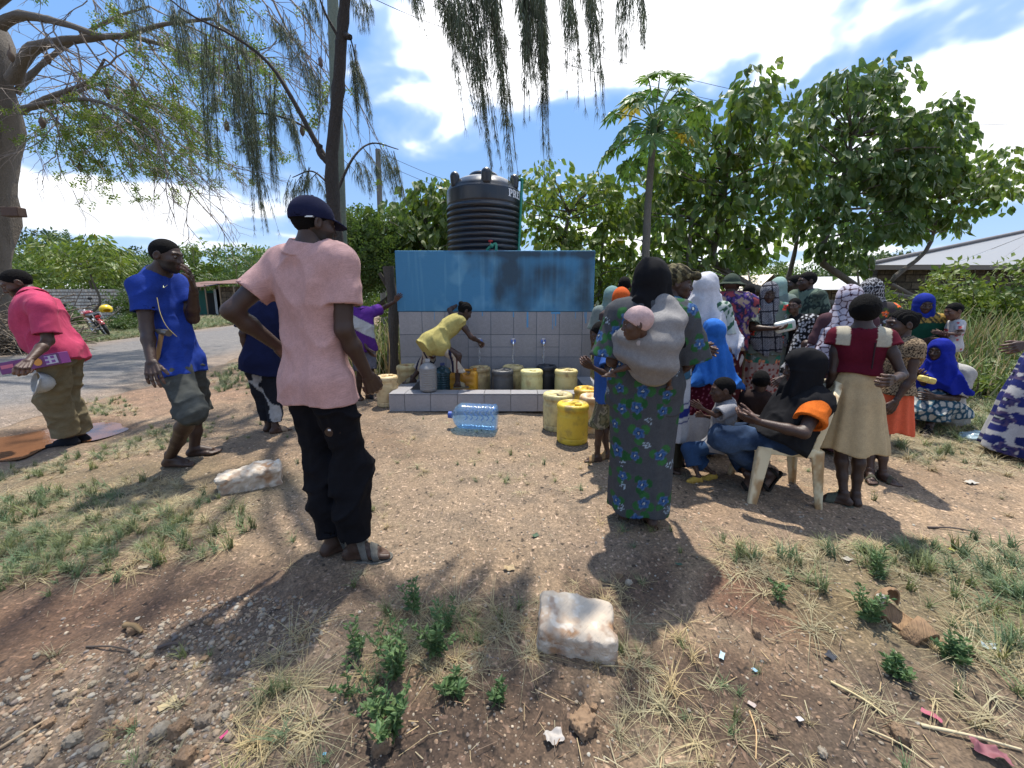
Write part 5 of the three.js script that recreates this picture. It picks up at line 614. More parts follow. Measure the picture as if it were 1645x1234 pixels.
function hairGeo(r, kind) {
  const g = once('hair' + kind + r.lod, () => {
    const t = { crop: 0.0018, short: 0.006, afro: 0.022, bun: 0.006 }[kind];
    const f = (x, y, z) => {
      const ax = Math.abs(x), n = kind === 'afro' ? 0.005 * (fbm(x * 60, y * 60, z * 60, 2) - 0.5) : 0.0025 * (vnoise(x * 220, y * 220, z * 220) - 0.5);
      let d = ell(x, y, z, 0, 0.027, -0.015, 0.074 + t, 0.088 + t, 0.095 + t) - n; d = smax(d, -((y - 0.074 + 0.012 * ss(0.035, 0.06, ax)) * 0.70 + (z - 0.078) * -0.715), 0.008);
      if (kind === 'bun') { d = smin(d, sph(x, y, z, 0, 0.06, -0.1, 0.034) - n, 0.01); if (y > -0.02) d += 0.0022 * Math.sin(ax * 330); }
      return d;
    };
    return sdfMesh(f, [-0.11, -0.1, -0.15], [0.11, 0.15, 0.12], [0.0035, 0.005, 0.008][r.lod], null, 0.008);
  });
  return place(g, r.head, r.hX, r.hY, r.hZ, r.hs);
}
const colourOf = (c) => (typeof c === 'function' ? c : () => c);
const crease = (v) => { const q = 1 - Math.abs(2 * v - 1); return q * q * q; };
const wrinkle = (amp, fx = 16, fy = 7, seed = 0) => (x, y, z) => amp * (0.3 - 2.0 * crease(vnoise(x * fx * 0.42 + y * 3.5 + seed, y * fy * 0.95 - x * 5, z * fx * 0.42 + seed)) * vnoise(x * 5 + seed, y * 5, z * 5) + (Math.abs(fbm(x * fx + seed, y * fy, z * fx, 2) - 0.5) - 0.13) * 1.9 + (vnoise(x * fx * 0.5 + seed, y * fy * 0.4, z * fx * 0.5) - 0.5) * 0.9);
// a shirt: trunk and sleeves standing off the body, cut at hem, neck and cuffs
function shirtGeo(r, o) {
  const s = r.s, loose = (o.loose ?? 0.014) * s, T = torsoPrims(r, loose), hemT = -(o.drop ?? 0.12), hc = spineAt(r, hemT * 1 / 1).addScaledVector(r.fwd, -0.004);
  const up = spineAt(r, hemT - 0.06), w = r.S.wide ?? 1; T.push(C(up.clone().addScaledVector(r.lat, 0.075 * s * w), up.clone().addScaledVector(r.lat, -0.075 * s * w), 0.108 * s * w + loose + (o.flare ?? 0.0) * s));
  for (const k of ['L', 'R']) T.push(C(r['hip' + k], r['hip' + k].clone().lerp(r['kn' + k], 0.3), 0.094 * s + (o.over ?? 0.02) * s));
  const fT = field(T, 0.06 * s), wr = wrinkle((o.fold ?? 0.011) * s, (o.ff ?? 15) / s ** 0.5, 6 / s ** 0.5, o.seed ?? 3), sl = o.sleeve ?? 0.6, sd = r.spine, all = [...T], arms = [];
  for (const k of ['L', 'R']) {
    if (!sl) continue; const a = r['sh' + k], b = r['el' + k], c = r['wr' + k], p = armPrims(r, k, 0); const e = sl <= 1 ? a.clone().lerp(b, sl) : b.clone().lerp(c, sl - 1), dir = (sl <= 1 ? V().subVectors(b, a) : V().subVectors(c, b)).normalize();
    const pr = sl <= 1 ? [C(a, e.clone().addScaledVector(dir, 0.03), 0.056 * s + loose * 0.8, 0.05 * s + loose + (o.cuff ?? 0.008) * s)] : [C(a, b, 0.054 * s + loose * 0.8, 0.046 * s + loose), C(b, e.clone().addScaledVector(dir, 0.03), 0.046 * s + loose, 0.04 * s + loose)];
    all.push(...pr); arms.push({ f: field(pr, 0.02), e, dir, inner: sl <= 1 ? C(a, b, 0.05 * s, 0.043 * s) : C(b, c, 0.04 * s, 0.03 * s), r: 0.05 * s + loose });
  }
  const [lo, hi] = bounds(all, 0.025), nk = r.neck.clone().addScaledVector(r.spine, 0.012 * s).addScaledVector(r.fwd, (o.vneck ?? 0.012) * s), nr = (o.neck ?? 0.072) * s, nt = chin(r);
  const f = (x, y, z) => {
    let d = fT(x, y, z) + wr(x, y, z); const hx = (x - hc.x) * sd.x + (y - hc.y) * sd.y + (z - hc.z) * sd.z + 0.006 * Math.sin(x * 19 + z * 23);
    d = Math.max(d, -hx);
    for (const A of arms) { const q = (x - A.e.x) * A.dir.x + (y - A.e.y) * A.dir.y + (z - A.e.z) * A.dir.z; if (Math.hypot(x - A.e.x, y - A.e.y, z - A.e.z) > 0.6) continue; let e = Math.max(A.f(x, y, z) + wr(x, y, z) * 0.7, q); if (q > -0.03) e = Math.max(e, -Math.max(A.f(x, y, z) + 0.015, -q - 0.028)); d = smin(d, e, 0.03 * s); }
    return Math.max(d, -cone(x, y, z, nk.x, nk.y, nk.z, nt.x, nt.y, nt.z, nr, nr * 1.1));
  };
  return sdfMesh(f, lo, hi, o.cell ?? [0.0078, 0.011, 0.014][r.lod], o.col, 0.025);
}
function collarGeo(r, o) {
  const s = r.s, a = r.neck.clone().addScaledVector(r.spine, 0.014 * s), b = chin(r), ax = V().subVectors(b, a).normalize(), R = 0.07 * s;
  const f = (x, y, z) => { const px = x - a.x, py = y - a.y, pz = z - a.z, h = px * ax.x + py * ax.y + pz * ax.z, q = Math.sqrt(Math.max(0, px * px + py * py + pz * pz - h * h)), fr = (px * r.fwd.x + pz * r.fwd.z) / (q + 1e-6), top = 0.05 * s - 0.032 * s * ss(0.1, 1, fr), rr = R + (0.02 - h / s) * 0.14 * s; const c1 = Math.max(Math.abs(q - rr) - 0.0065, h - top, -h - 0.012); const ou = Math.max(Math.abs(q - (rr + 0.01 + Math.max(0, top - h) * 0.45)) - 0.006, h - top - 0.004, -h - 0.004); return smin(c1, ou, 0.006); };
  const c = a; return sdfMesh(f, [c.x - 0.15 * s, c.y - 0.08, c.z - 0.15 * s], [c.x + 0.15 * s, c.y + 0.13 * s, c.z + 0.15 * s], 0.0055, o.col, 0.01);
}
// trousers or shorts
function trousersGeo(r, o) {
  const s = r.s, loose = (o.loose ?? 0.016) * s, P = [], w = r.S.wide ?? 1, tp = spineAt(r, o.top ?? 0.14), L = (t, hw, rad) => { const c = spineAt(r, t).addScaledVector(r.fwd, -0.006 * s); P.push(C(c.clone().addScaledVector(r.lat, hw * s * w), c.clone().addScaledVector(r.lat, -hw * s * w), rad * s * w)); };
  L(0.0, 0.065, 0.112); L(0.14, 0.058, 0.104); const fP = field(P, 0.05 * s), all = [...P], legs = [], end = o.end ?? 1.9, fl = (o.flare ?? 0) * s;
  for (const k of ['L', 'R']) {
    const a = r['hip' + k], b = r['kn' + k], c = r['an' + k], sh = end <= 1, e = sh ? a.clone().lerp(b, end) : b.clone().lerp(c, end - 1), dir = (sh ? V().subVectors(b, a) : V().subVectors(c, b)).normalize(), r0 = 0.082 * s + loose * 0.5, r1 = 0.066 * s + loose, re = (o.re ?? (sh ? 0.07 : 0.055)) * s + loose * 0.7 + fl;
    const pr = sh ? [C(a, e.clone().addScaledVector(dir, 0.04), r0, re + 0.006)] : [C(a, b, r0, r1), C(b, e.clone().addScaledVector(dir, 0.03), r1, re)]; if (!sh && o.slack) { const m = b.clone().lerp(e, 0.6).addScaledVector(r.fwd, -o.slack * s); pr.push(C(b, m, r1, r1 * 0.95), C(m, e, r1 * 0.95, re)); }
    all.push(...pr); legs.push({ f: field(pr, 0.04 * s), e, dir });
  }
  const wr = wrinkle((o.fold ?? 0.012) * s, (o.ff ?? 14) / s ** 0.5, 12 / s ** 0.5, o.seed ?? 9), [lo, hi] = bounds(all, 0.025), sd = r.spine;
  const f = (x, y, z) => { let g = 1e9; const ww = wr(x, y, z); for (const A of legs) { const q = (x - A.e.x) * A.dir.x + (y - A.e.y) * A.dir.y + (z - A.e.z) * A.dir.z + 0.004 * Math.sin(x * 40 + z * 31); let e = Math.max(A.f(x, y, z) + ww, q); if (q > -0.035) e = Math.max(e, -Math.max(A.f(x, y, z) + 0.016, -q - 0.03)); g = g > 1e8 ? e : smin(g, e, 0.012); } const d = smin(fP(x, y, z) + ww * 0.5, g, 0.05 * s); return Math.max(d, (x - tp.x) * sd.x + (y - tp.y) * sd.y + (z - tp.z) * sd.z); };
  return sdfMesh(f, lo, hi, o.cell ?? [0.009, 0.012, 0.015][r.lod], o.col, 0.025);
}
// skirts and gowns: rings [t or point, rx, rz, forward] from top to hem, with hanging folds
function gownGeo(r, o) {
  const s = r.s, rings = o.rings.map(([y, rx, rz, f = 0, l = 0]) => { const c = y > 0 ? spineAt(r, y) : r.pel.clone().add(V(0, y * s, 0)).lerp(V(r.root.x, r.pel.y + y * s, r.root.z), o.plumb ?? 0); return { c: c.addScaledVector(r.fwd, f * s).addScaledVector(r.lat, l * s), rx: rx * s, rz: rz * s }; }), n = rings.length, X = r.lat, Z = r.fwd, amp = o.fold ?? 0.05, nf = o.nf ?? 11;
  let mx = 0; for (const q of rings) mx = Math.max(mx, q.rx, q.rz); const lo = [1e9, rings[n - 1].c.y - 0.02, 1e9], hi = [-1e9, rings[0].c.y + 0.05, -1e9]; for (const q of rings) { lo[0] = Math.min(lo[0], q.c.x - mx * 1.25); hi[0] = Math.max(hi[0], q.c.x + mx * 1.25); lo[2] = Math.min(lo[2], q.c.z - mx * 1.25); hi[2] = Math.max(hi[2], q.c.z + mx * 1.25); }
  const seed = o.seed ?? 1, hemW = o.hemWave ?? 0.012;
  const f = (x, y, z) => {
    let i = 0; while (i < n - 2 && y < rings[i + 1].c.y) i++; const a = rings[i], b = rings[i + 1], t = clamp((a.c.y - y) / (a.c.y - b.c.y + 1e-9)), T = (i + t) / (n - 1), u = t * t * (3 - 2 * t) * 0.5 + t * 0.5, cx = lerp(a.c.x, b.c.x, t), cz = lerp(a.c.z, b.c.z, t), rx = lerp(a.rx, b.rx, u), rz = lerp(a.rz, b.rz, u);
    const dx = x - cx, dz = z - cz, lx = dx * X.x + dz * X.z, lz = dx * Z.x + dz * Z.z, th = Math.atan2(lz / rz, lx / rx), ph = th * nf + 2.2 * Math.sin(th * 2 + seed) + 1.2 * fbm(y * 1.5 + seed, th * 0.6, 2, 2) * 3;
    const fold = 1 + amp * Math.pow(T, o.fp ?? 0.8) * (Math.sin(ph) * 0.75 + 0.5 * Math.sin(th * nf * 0.37 + seed * 3 + y)) + 0.02 * (fbm(x * 14, y * 7, z * 14, 3) - 0.5);
    const q = Math.sqrt((lx / rx) ** 2 + (lz / rz) ** 2); let d = (q - fold) * Math.min(rx, rz) * 0.8; d = Math.max(d, y - rings[0].c.y, rings[n - 1].c.y + hemW * Math.sin(th * 5 + seed) - y); return d;
  };
  return sdfMesh(f, lo, hi, o.cell ?? [0.0085, 0.011, 0.014][r.lod], o.col, 0.03);
}
// a headscarf: close round the head, loose at the throat, hanging to chest and shoulders
function scarfGeo(r, o) {
  const s = r.s, hs = r.hs, H = headLocal(r), len = o.len ?? 0.36, bot = r.head.clone().add(V(0, -len * s, 0)).addScaledVector(r.fwd, (o.fwd ?? -0.02) * s), sw = (o.w ?? 0.19) * s, sd = (o.d ?? 0.13) * s, X = r.slat, Z = V().crossVectors(X, UP), amp = o.fold ?? 0.016, seed = o.seed ?? 2, top = r.head.clone().addScaledVector(r.hY, -0.03 * hs), tail = o.tail;
  const lo = [Math.min(r.head.x, bot.x) - 0.36 * s, bot.y - 0.08 * s - (o.slope ? 0.25 * s : 0), Math.min(r.head.z, bot.z) - 0.36 * s], hi = [Math.max(r.head.x, bot.x) + 0.36 * s, r.head.y + 0.17 * hs, Math.max(r.head.z, bot.z) + 0.36 * s];
  const f = (x, y, z) => {
    const [a, b, c] = H(x, y, z); let d = ell(a, b, c, 0, 0.018, -0.02, 0.094, 0.114, 0.118) * hs; d = smin(d, ell(a, b, c, 0, -0.09, 0.0, 0.075, 0.06, 0.082) * hs, 0.05 * hs);
    const T = clamp((top.y - y) / (top.y - bot.y)), cx = lerp(top.x, bot.x, T), cz = lerp(top.z, bot.z, T), u = Math.pow(T, 0.85), rx = lerp(0.082 * hs, sw, u), rz = lerp(0.088 * hs, sd, u), dx = x - cx, dz = z - cz, lx = dx * X.x + dz * X.z, lz = dx * Z.x + dz * Z.z, th = Math.atan2(lz, lx);
    let q = (Math.sqrt((lx / rx) ** 2 + (lz / rz) ** 2) - 1) * Math.min(rx, rz) * 0.85; const lo2 = bot.y + (o.slope ?? 0) * lz + 0.012 * Math.sin(th * 6 + seed); q = Math.max(q, lo2 - y, y - top.y);
    d = smin(d, q, 0.05 * s); d += amp * s * (Math.sin(th * 9 + 5 * fbm(th * 0.8 + seed, y * 3, 1, 2) + seed) * 0.35 * clamp(T * 2) + (fbm(x * 13 + seed, y * 7, z * 13, 3) - 0.5) * 1.1 - 1.3 * crease(vnoise(lx * 9 + seed, y * 4.5 + lx * 3, lz * 9)) * (0.35 + T));
    if (!o.back) d = smax(d, -ell(a, b, c, 0, -0.022 + (o.faceUp ?? 0), 0.13, 0.062, 0.084, 0.092) * hs, 0.012);
    return d;
  };
  return sdfMesh(f, lo, hi, o.cell ?? [0.008, 0.0105, 0.013][r.lod], o.col, 0.03);
}
function capGeo(r, o) {   // peaked cap
  const g = once('cap' + r.lod, () => sdfMesh((x, y, z) => { let d = ell(x, y, z, 0, 0.032, -0.014, 0.087, 0.1, 0.108) + 0.001 * Math.abs(Math.sin(Math.atan2(x, z + 0.012) * 3)); d = Math.max(d, 0.016 + 0.12 * (z + 0.01) - y, -ell(x, y, z, 0, 0.027, -0.014, 0.08, 0.093, 0.101)); const br = Math.max(Math.abs(y - (0.036 - 0.4 * Math.max(0, z - 0.08) - 2.6 * x * x)) - 0.0045, Math.hypot(x * 1.02, z - 0.075) - 0.083, 0.07 - z); d = smin(d, br, 0.006); return smin(d, sph(x, y, z, 0, 0.132, -0.014, 0.007), 0.003); }, [-0.11, -0.02, -0.14], [0.11, 0.15, 0.18], 0.0042, null, 0.01));
  return paint(place(g, r.head, r.hX, r.hY, r.hZ, r.hs), o.col);
}
function hatGeo(r, kind, col) {
  const g = once('hat' + kind + r.lod, () => sdfMesh((x, y, z) => {
    const n = 0.004 * (fbm(x * 40, y * 40, z * 40, 2) - 0.5); let d;
    if (kind === 'beanie') { d = ell(x, y, z, 0, 0.03, -0.014, 0.087, 0.1, 0.108) - n; d = smax(d, -((y - 0.048) * 0.78 + (z - 0.088) * -0.62), 0.008); return d; }
    if (kind === 'bucket') { d = Math.max(ell(x, y, z, 0, 0.03, -0.012, 0.092, 0.108, 0.112) - n, 0.02 - y); const q = Math.hypot(x, z + 0.012); return smin(d, Math.max(Math.abs(y - (0.03 - (q - 0.1) * 0.55)) - 0.005, q - 0.145 - n * 4, 0.07 - q), 0.008); }
    d = ell(x, y, z, 0, 0.055, -0.03, 0.1, 0.1, 0.125) - n * 2 + 0.003 * Math.sin(y * 160 + z * 90); d = smax(d, -((y - 0.05) * 0.86 + (z - 0.088) * -0.5), 0.01); return smin(d, ell(x, y, z, 0, 0.07, 0.11, 0.05, 0.035, 0.045) - n * 3, 0.02);
  }, [-0.16, -0.1, -0.18], [0.16, 0.19, 0.18], [0.005, 0.006, 0.008][r.lod], null, 0.012));
  return paint(place(g, r.head, r.hX, r.hY, r.hZ, r.hs), colourOf(col));
}
function person(S) {   // S.wear: list of [part name, builder(r) -> geometry, material, label?]
  const r = makeRig(S), t = thing('person', S.label, S.cat ?? 'person', r.root, S.group);
  const add = (name, g, mat, label) => part(t, name, g.translate(-r.root.x, -r.root.y, -r.root.z), mat ?? clothMat, label);
  add('body', bodyGeo(r), skinMat); if (S.hair) add('hair', hairGeo(r, S.hair), hairMat);
  for (const [name, fn, mat, label] of S.wear ?? []) { const g = fn(r); add(name, g, mat ?? clothMat, label); }
  if (S.shoes) for (const k of ['L', 'R']) { const q = r['toe' + k], X = V().crossVectors(UP, q).normalize(); add('sandal', paint(place(sandalGeo(S.shoes[0], r.lod, k === 'L'), r['an' + k], X, V().crossVectors(q, X), q, r.s), colourOf(S.shoes[1])), S.shoes[2] ?? clothMat); }
  t.userData.rig = undefined; delete t.userData.rig; r.group = t; r.add = add; r.hit = (px, py) => { t.updateMatrixWorld(true); const rc = new THREE.Raycaster(V(0, EYE, 0), ray(px, py).normalize()), h = rc.intersectObjects(t.children, false)[0]; return h ? { p: h.point, n: h.face.normal } : null; }; return r;
}

// ---------------------------------------------------------------- cloth patterns (dye and print), as colours of a place on the cloth
const dyed = (c, v = 0.16) => (x, y, z) => { const m = 1 - v / 2 + v * fbm(x * 30, y * 30, z * 30, 2); return [c[0] * m, c[1] * m, c[2] * m]; };
const NAVY = [0.012, 0.017, 0.06], BLACK = [0.011, 0.011, 0.013], ROYAL = [0.018, 0.06, 0.36];
const hash2 = (i, j, k) => h3(i, j, 100 + k);
function cells(u, v) { let f1 = 9, f2 = 9, id = 0; const i0 = Math.floor(u), j0 = Math.floor(v); for (let j = j0 - 1; j <= j0 + 1; j++) for (let i = i0 - 1; i <= i0 + 1; i++) { const d = Math.hypot(u - i - 0.15 - 0.7 * hash2(i, j, 0), v - j - 0.15 - 0.7 * hash2(i, j, 1)); if (d < f1) { f2 = f1; f1 = d; id = hash2(i, j, 2); } else if (d < f2) f2 = d; } return [f1, f2, id]; }
const camo = (a, b, c, f = 14) => (x, y, z) => { const n = fbm(x * f, y * f * 0.7, z * f, 3); return n > 0.56 ? a : n > 0.47 ? b : n > 0.4 ? c : mix3(c, BLACK, 0.6); };
const floral = (ground, flower, leaf, f) => (x, y, z) => {   // big flowers with leaves and sprigs
  const u = (x + z * 0.45) * f, v = y * f; let c = dyed(ground)(x, y, z);
  for (let j = Math.floor(v) - 1; j <= Math.floor(v) + 1; j++) for (let i = Math.floor(u) - 1; i <= Math.floor(u) + 1; i++) {
    if (hash2(i, j, 3) < 0.16) continue; const du = u - i - 0.2 - 0.6 * hash2(i, j, 4), dv = v - j - 0.2 - 0.6 * hash2(i, j, 5), q = Math.hypot(du, dv), a = Math.atan2(dv, du) + hash2(i, j, 6) * 6, big = 0.2 + 0.14 * hash2(i, j, 7);
    const lf = Math.abs(Math.sin(a * 1.5)); if (q > big * 0.9 && q < big * (1.1 + 0.75 * lf * lf) && lf > 0.55) c = mix3(leaf, [leaf[0] * 1.9, leaf[1] * 1.6, leaf[2] * 1.5], lf * hash2(i, j, 8));
    const rim = big * (0.86 + 0.14 * Math.sin(a * 5)); if (q < rim) { const t = q / rim; c = mix3(flower, [flower[0] * 5 + 0.05, flower[1] * 2 + 0.05, flower[2] * 1.3], Math.abs(Math.sin(a * 2.5 + t * 4)) * t); if (t < 0.2) c = [0.5, 0.55, 0.55]; else if (t < 0.33) c = [0.005, 0.012, 0.05]; }
    const sp = Math.hypot(u - i - 0.75, v - j - 0.1); if (hash2(i, j, 9) > 0.6 && sp < 0.17 && vnoise(x * 170, y * 170, z * 170) > 0.6) c = [0.4, 0.5, 0.58];
  }
  return c;
};
const dots = (ground, dot, f, r) => (x, y, z) => { const [d, , id] = cells((x + z * 0.6) * f, y * f); return d < r * (0.6 + 0.6 * id) ? dot : ground; };
const net = (cell, line, f, w, f2 = f) => (x, y, z) => { const [d, e] = cells((x + z * 0.7) * f, y * f2); return e - d < w ? line : cell; };
const check = (a, b, f) => (x, y, z) => { const u = (x + z * 0.6 + y * 0.15) * f, v = (y - x * 0.1) * f, A = Math.sin(u) > 0.15, B = Math.sin(v) > 0.15, big = Math.abs(((u / 34) % 1 + 1) % 1 - 0.5) < 0.06 || Math.abs(((v / 34) % 1 + 1) % 1 - 0.5) < 0.06; return big ? b : A !== B ? a : mix3(a, b, 0.7); };
const leafy = (ground, ink, f) => (x, y, z) => { const u = (x + z * 0.6) * f, v = y * f, w = Math.sin(u * 2 + 1.5 * Math.sin(v * 1.1) + 4 * fbm(x * 5, y * 5, z * 5, 2)), s = Math.sin(v * 5 + Math.abs(u % 2) * 5); return w * s > 0.12 ? ink : ground; };
const leopard = (x, y, z) => { const [d, e] = cells((x + z) * 42, y * 42); return d > 0.28 && d < 0.5 && e - d > 0.1 ? [0.02, 0.013, 0.01] : [0.36, 0.26, 0.16]; };
const shirt = (o) => (r) => shirtGeo(r, o), pants = (o) => (r) => trousersGeo(r, o), gown = (o) => (r) => gownGeo(r, o), scarf = (o) => (r) => scarfGeo(r, o), collar = (o) => (r) => collarGeo(r, o), cap = (o) => (r) => capGeo(r, o), hat = (k, c) => (r) => hatGeo(r, k, c);
const dress = (o, g) => (r) => mg([shirtGeo(r, o), gownGeo(r, { col: o.col, ...g })]);
const LONG = [[0.55, 0.16, 0.125], [0.2, 0.165, 0.13], [0, 0.19, 0.15], [-0.4, 0.19, 0.16], [-0.82, 0.205, 0.175]];

// the man in the pale pink shirt
const PINK = dyed([0.58, 0.355, 0.335], 0.12);
const tallMan = person({ label: 'tall man in pale pink polo and navy cap with hand on hip', tone: 'b', lod: 0, D: 1.86, s: 1.06, yaw: 160, syaw: 166, hd: [505, 360], hs: 0.93, wide: 0.86, broad: 0.93, hipW: 0.074, hyaw: 138, pitch: 6, neck: [498, 412, 0], pel: [508, 612, -0.01], hair: 'crop', beard: 1,
  armL: { el: [371, 500, 1], wr: [446, 556, 1], pose: 'flat', palm: [-1, 0, 0] }, armR: { el: [553, 541, -1], wr: [590, 602, 1], pose: 'grip', palm: [-0.6, 0, 0.4] },
  footL: [534, 866], footR: [570, 874], toeL: 130, toeR: 100, kneeL: { pole: [0.2, 0, 1] }, kneeR: { pole: [0.1, 0, 1] }, shoes: ['thick', dyed([0.15, 0.145, 0.13])],
  wear: [['polo_shirt', shirt({ col: PINK, sleeve: 0.62, loose: 0.013, drop: 0.17, fold: 0.012, cuff: 0.014, over: 0.002 }), knitMat], ['collar', collar({ col: PINK }), knitMat], ['joggers', pants({ col: dyed([0.008, 0.008, 0.011], 0.3), end: 1.93, top: -0.02, loose: 0.014, re: 0.052, fold: 0.018, slack: 0.02 })], ['cap', cap({ col: dyed([0.014, 0.017, 0.05], 0.2) })]] });
{ const stick = (px, py, name, g, m) => { const h = tallMan.hit(px, py); if (h) { const q = new THREE.Quaternion().setFromUnitVectors(V(0, 0, 1), h.n); g.applyQuaternion(q).translate(h.p.x, h.p.y, h.p.z); tallMan.add(name, g, m); } }; stick(529, 691, 'label_patch', box(0.015, 0.009, 0.002), std(0.6, 0.6, 0.6, 0.6)); stick(497, 348, 'cap_buckle', box(0.035, 0.014, 0.006), std(0.5, 0.5, 0.5, 0.3, { metalness: 0.8 })); }
// the man in blue with a hand at his cheek
export_blue();
function export_blue() {
  const B = dyed([0.018, 0.05, 0.30], 0.2);
  const r = person({ label: 'barefoot man in royal blue football shirt holding a hammer, hand at cheek', tone: 'b', lod: 0, D: 2.93, s: 1.06, bent: 1, yaw: 92, syaw: 84, hd: [268, 411], hyaw: 96, pitch: 10, neck: [253, 441, 0.02], pel: [288, 581, 0], shR: [229, 461, -0.13], shL: [284, 457, 0.13], hair: 'crop', beard: 1,
    armR: { el: [236, 528, -1], wr: [243, 580, -1], pose: 'relaxed', palm: [-0.7, 0, -0.4] }, wide: 0.75, broad: 0.9, hipW: 0.072, armL: { el: [310, 512, -1], wr: [311, 466, -1], pose: 'relaxed', palm: [-0.6, 0.2, -0.9], bend: [0, 0.1, -0.2] },
    kneeR: [309, 664, -1], kneeL: [317, 655, 1], footR: [274, 737], footL: [313, 721], toeR: 98, toeL: 112,
    wear: [['football_shirt', shirt({ col: B, sleeve: 0.6, loose: 0.014, drop: 0.15, fold: 0.014, cuff: 0.012, over: 0.004 }), knitMat], ['shorts', pants({ col: dyed([0.075, 0.08, 0.074], 0.5), end: 1.04, top: 0.0, loose: 0.02, re: 0.07, fold: 0.016 })]] });
  const p = Pd(266, 461, 2.72), g = tube([V(-0.03, 0.012, 0), V(-0.022, -0.004, 0.004), V(-0.004, -0.004, 0.006), V(0.03, 0.012, 0)], (u) => 0.001 + 0.0045 * Math.sin(Math.PI * Math.min(1, u * 1.4)) * (1 - u * 0.6), 5);
  r.add('chest_mark', g.rotateY(-0.5).translate(p.x, p.y, p.z), std(0.5, 0.52, 0.3, 0.5));
  r.add('side_piping', tube(curve([Pd(252, 478, 2.74), Pd(258, 505, 2.71), Pd(268, 525, 2.71), Pd(284, 541, 2.75)], 18), 0.0022, 6), std(0.4, 0.32, 0.12, 0.6));
  const h = thing('hammer', 'wooden handled hammer held upright by the man in blue', 'hammer', Pd(254, 560, 2.74)), top = Pd(260, 533, 2.74).sub(h.position), dn = Pd(250, 590, 2.76).sub(h.position);
  part(h, 'handle', tube([dn, top], 0.015, 8), std(0.28, 0.17, 0.08, 0.6)); const hg = mg([bare(new THREE.CylinderGeometry(0.022, 0.024, 0.05, 12).rotateZ(1.5708).translate(0.045, 0, 0)), bare(box(0.06, 0.034, 0.034, 0, 0, 0, 0.005)), bare(new THREE.CylinderGeometry(0.004, 0.017, 0.06, 8).rotateZ(1.5708).translate(-0.055, 0, 0))]); const hm = part(h, 'head', hg, std(0.16, 0.15, 0.14, 0.4, { metalness: 0.8 })); hm.position.copy(top); hm.rotation.y = -0.3; hm.rotation.z = -0.12;
}
// the man in hot pink at the left, with a box and a cap in his hand
{
  const HP = dyed([0.55, 0.065, 0.145], 0.16), SK = dyed([0.23, 0.19, 0.115], 0.25);
  const r = person({ label: 'stout man in hot pink polo looking down, carrying box and cap', tone: 'c', lod: 0, D: 3.45, s: 1.0, wide: 1.05, belly: 0.055, yaw: -62, hd: [27, 455], hyaw: -40, pitch: 30, shL: [69, 494, -0.2], shR: [44, 486, 0.14], neck: [52, 480, 0], pel: [96, 566, 0], hair: 'crop', beard: 1,
    armL: { el: [77, 548, -1], wr: [47, 579, -1], pose: 'grip', palm: [-1, 0, 0] }, footL: [111, 697], footR: [128, 690], toeL: -80, toeR: -62, shoes: ['shoe', dyed([0.02, 0.022, 0.028])],
    wear: [['polo_shirt', shirt({ col: HP, sleeve: 0.8, loose: 0.022, drop: 0.2, fold: 0.012, cuff: 0.012 }), knitMat], ['collar', collar({ col: HP }), knitMat], ['cargo_trousers', pants({ col: SK, end: 1.9, loose: 0.034, re: 0.066, fold: 0.018 })]] });
  const A = Pd(8, 592, 3.22), B2 = Pd(104, 574, 3.3), c = A.clone().lerp(B2, 0.5), d = V().subVectors(B2, A), L = d.length(), bx = thing('carton', 'long purple printed carton under the arm of the man in hot pink', 'box', c);
  bx.quaternion.setFromUnitVectors(V(1, 0, 0), d.clone().normalize());
  const g = new RoundedBoxGeometry(L, 0.1, 0.09, 2, 0.004); part(bx, 'box', g, std(0.13, 0.025, 0.14, 0.4));
  part(bx, 'print', box(L * 0.2, 0.07, 0.003, L * 0.36, 0, 0.0465), std(0.5, 0.5, 0.62, 0.4)); part(bx, 'print', new THREE.CylinderGeometry(0.032, 0.032, 0.003, 24).rotateX(Math.PI / 2).translate(0.06, 0.0, 0.0465), std(0.6, 0.25, 0.04, 0.4)); part(bx, 'print', box(L * 0.2, 0.03, 0.003, -L * 0.36, 0.01, 0.0465), std(0.5, 0.12, 0.2, 0.4));
  for (let k = 0; k < 4; k++) part(bx, 'print', box(0.025, 0.022, 0.002, L * 0.29 + (k % 2) * 0.045, k < 2 ? 0.02 : -0.015, 0.049), std(0.2, 0.06, 0.3, 0.4));
  const hp = Pd(52, 615, 3.22), cp = single('cap', paint(once('cap0', () => 0) || capGeo({ lod: 0, head: V(0, 0, 0), hX: V(1, 0, 0), hY: V(0, 1, 0), hZ: V(0, 0, 1), hs: 1.12 }, { col: [0.6, 0.6, 0.58] }), () => [0.6, 0.6, 0.58]), clothMat, 'white cloth cap dangling from the hand of the man in hot pink', 'cap', hp); cp.rotation.set(0.4, 0.9, -2.2);
}
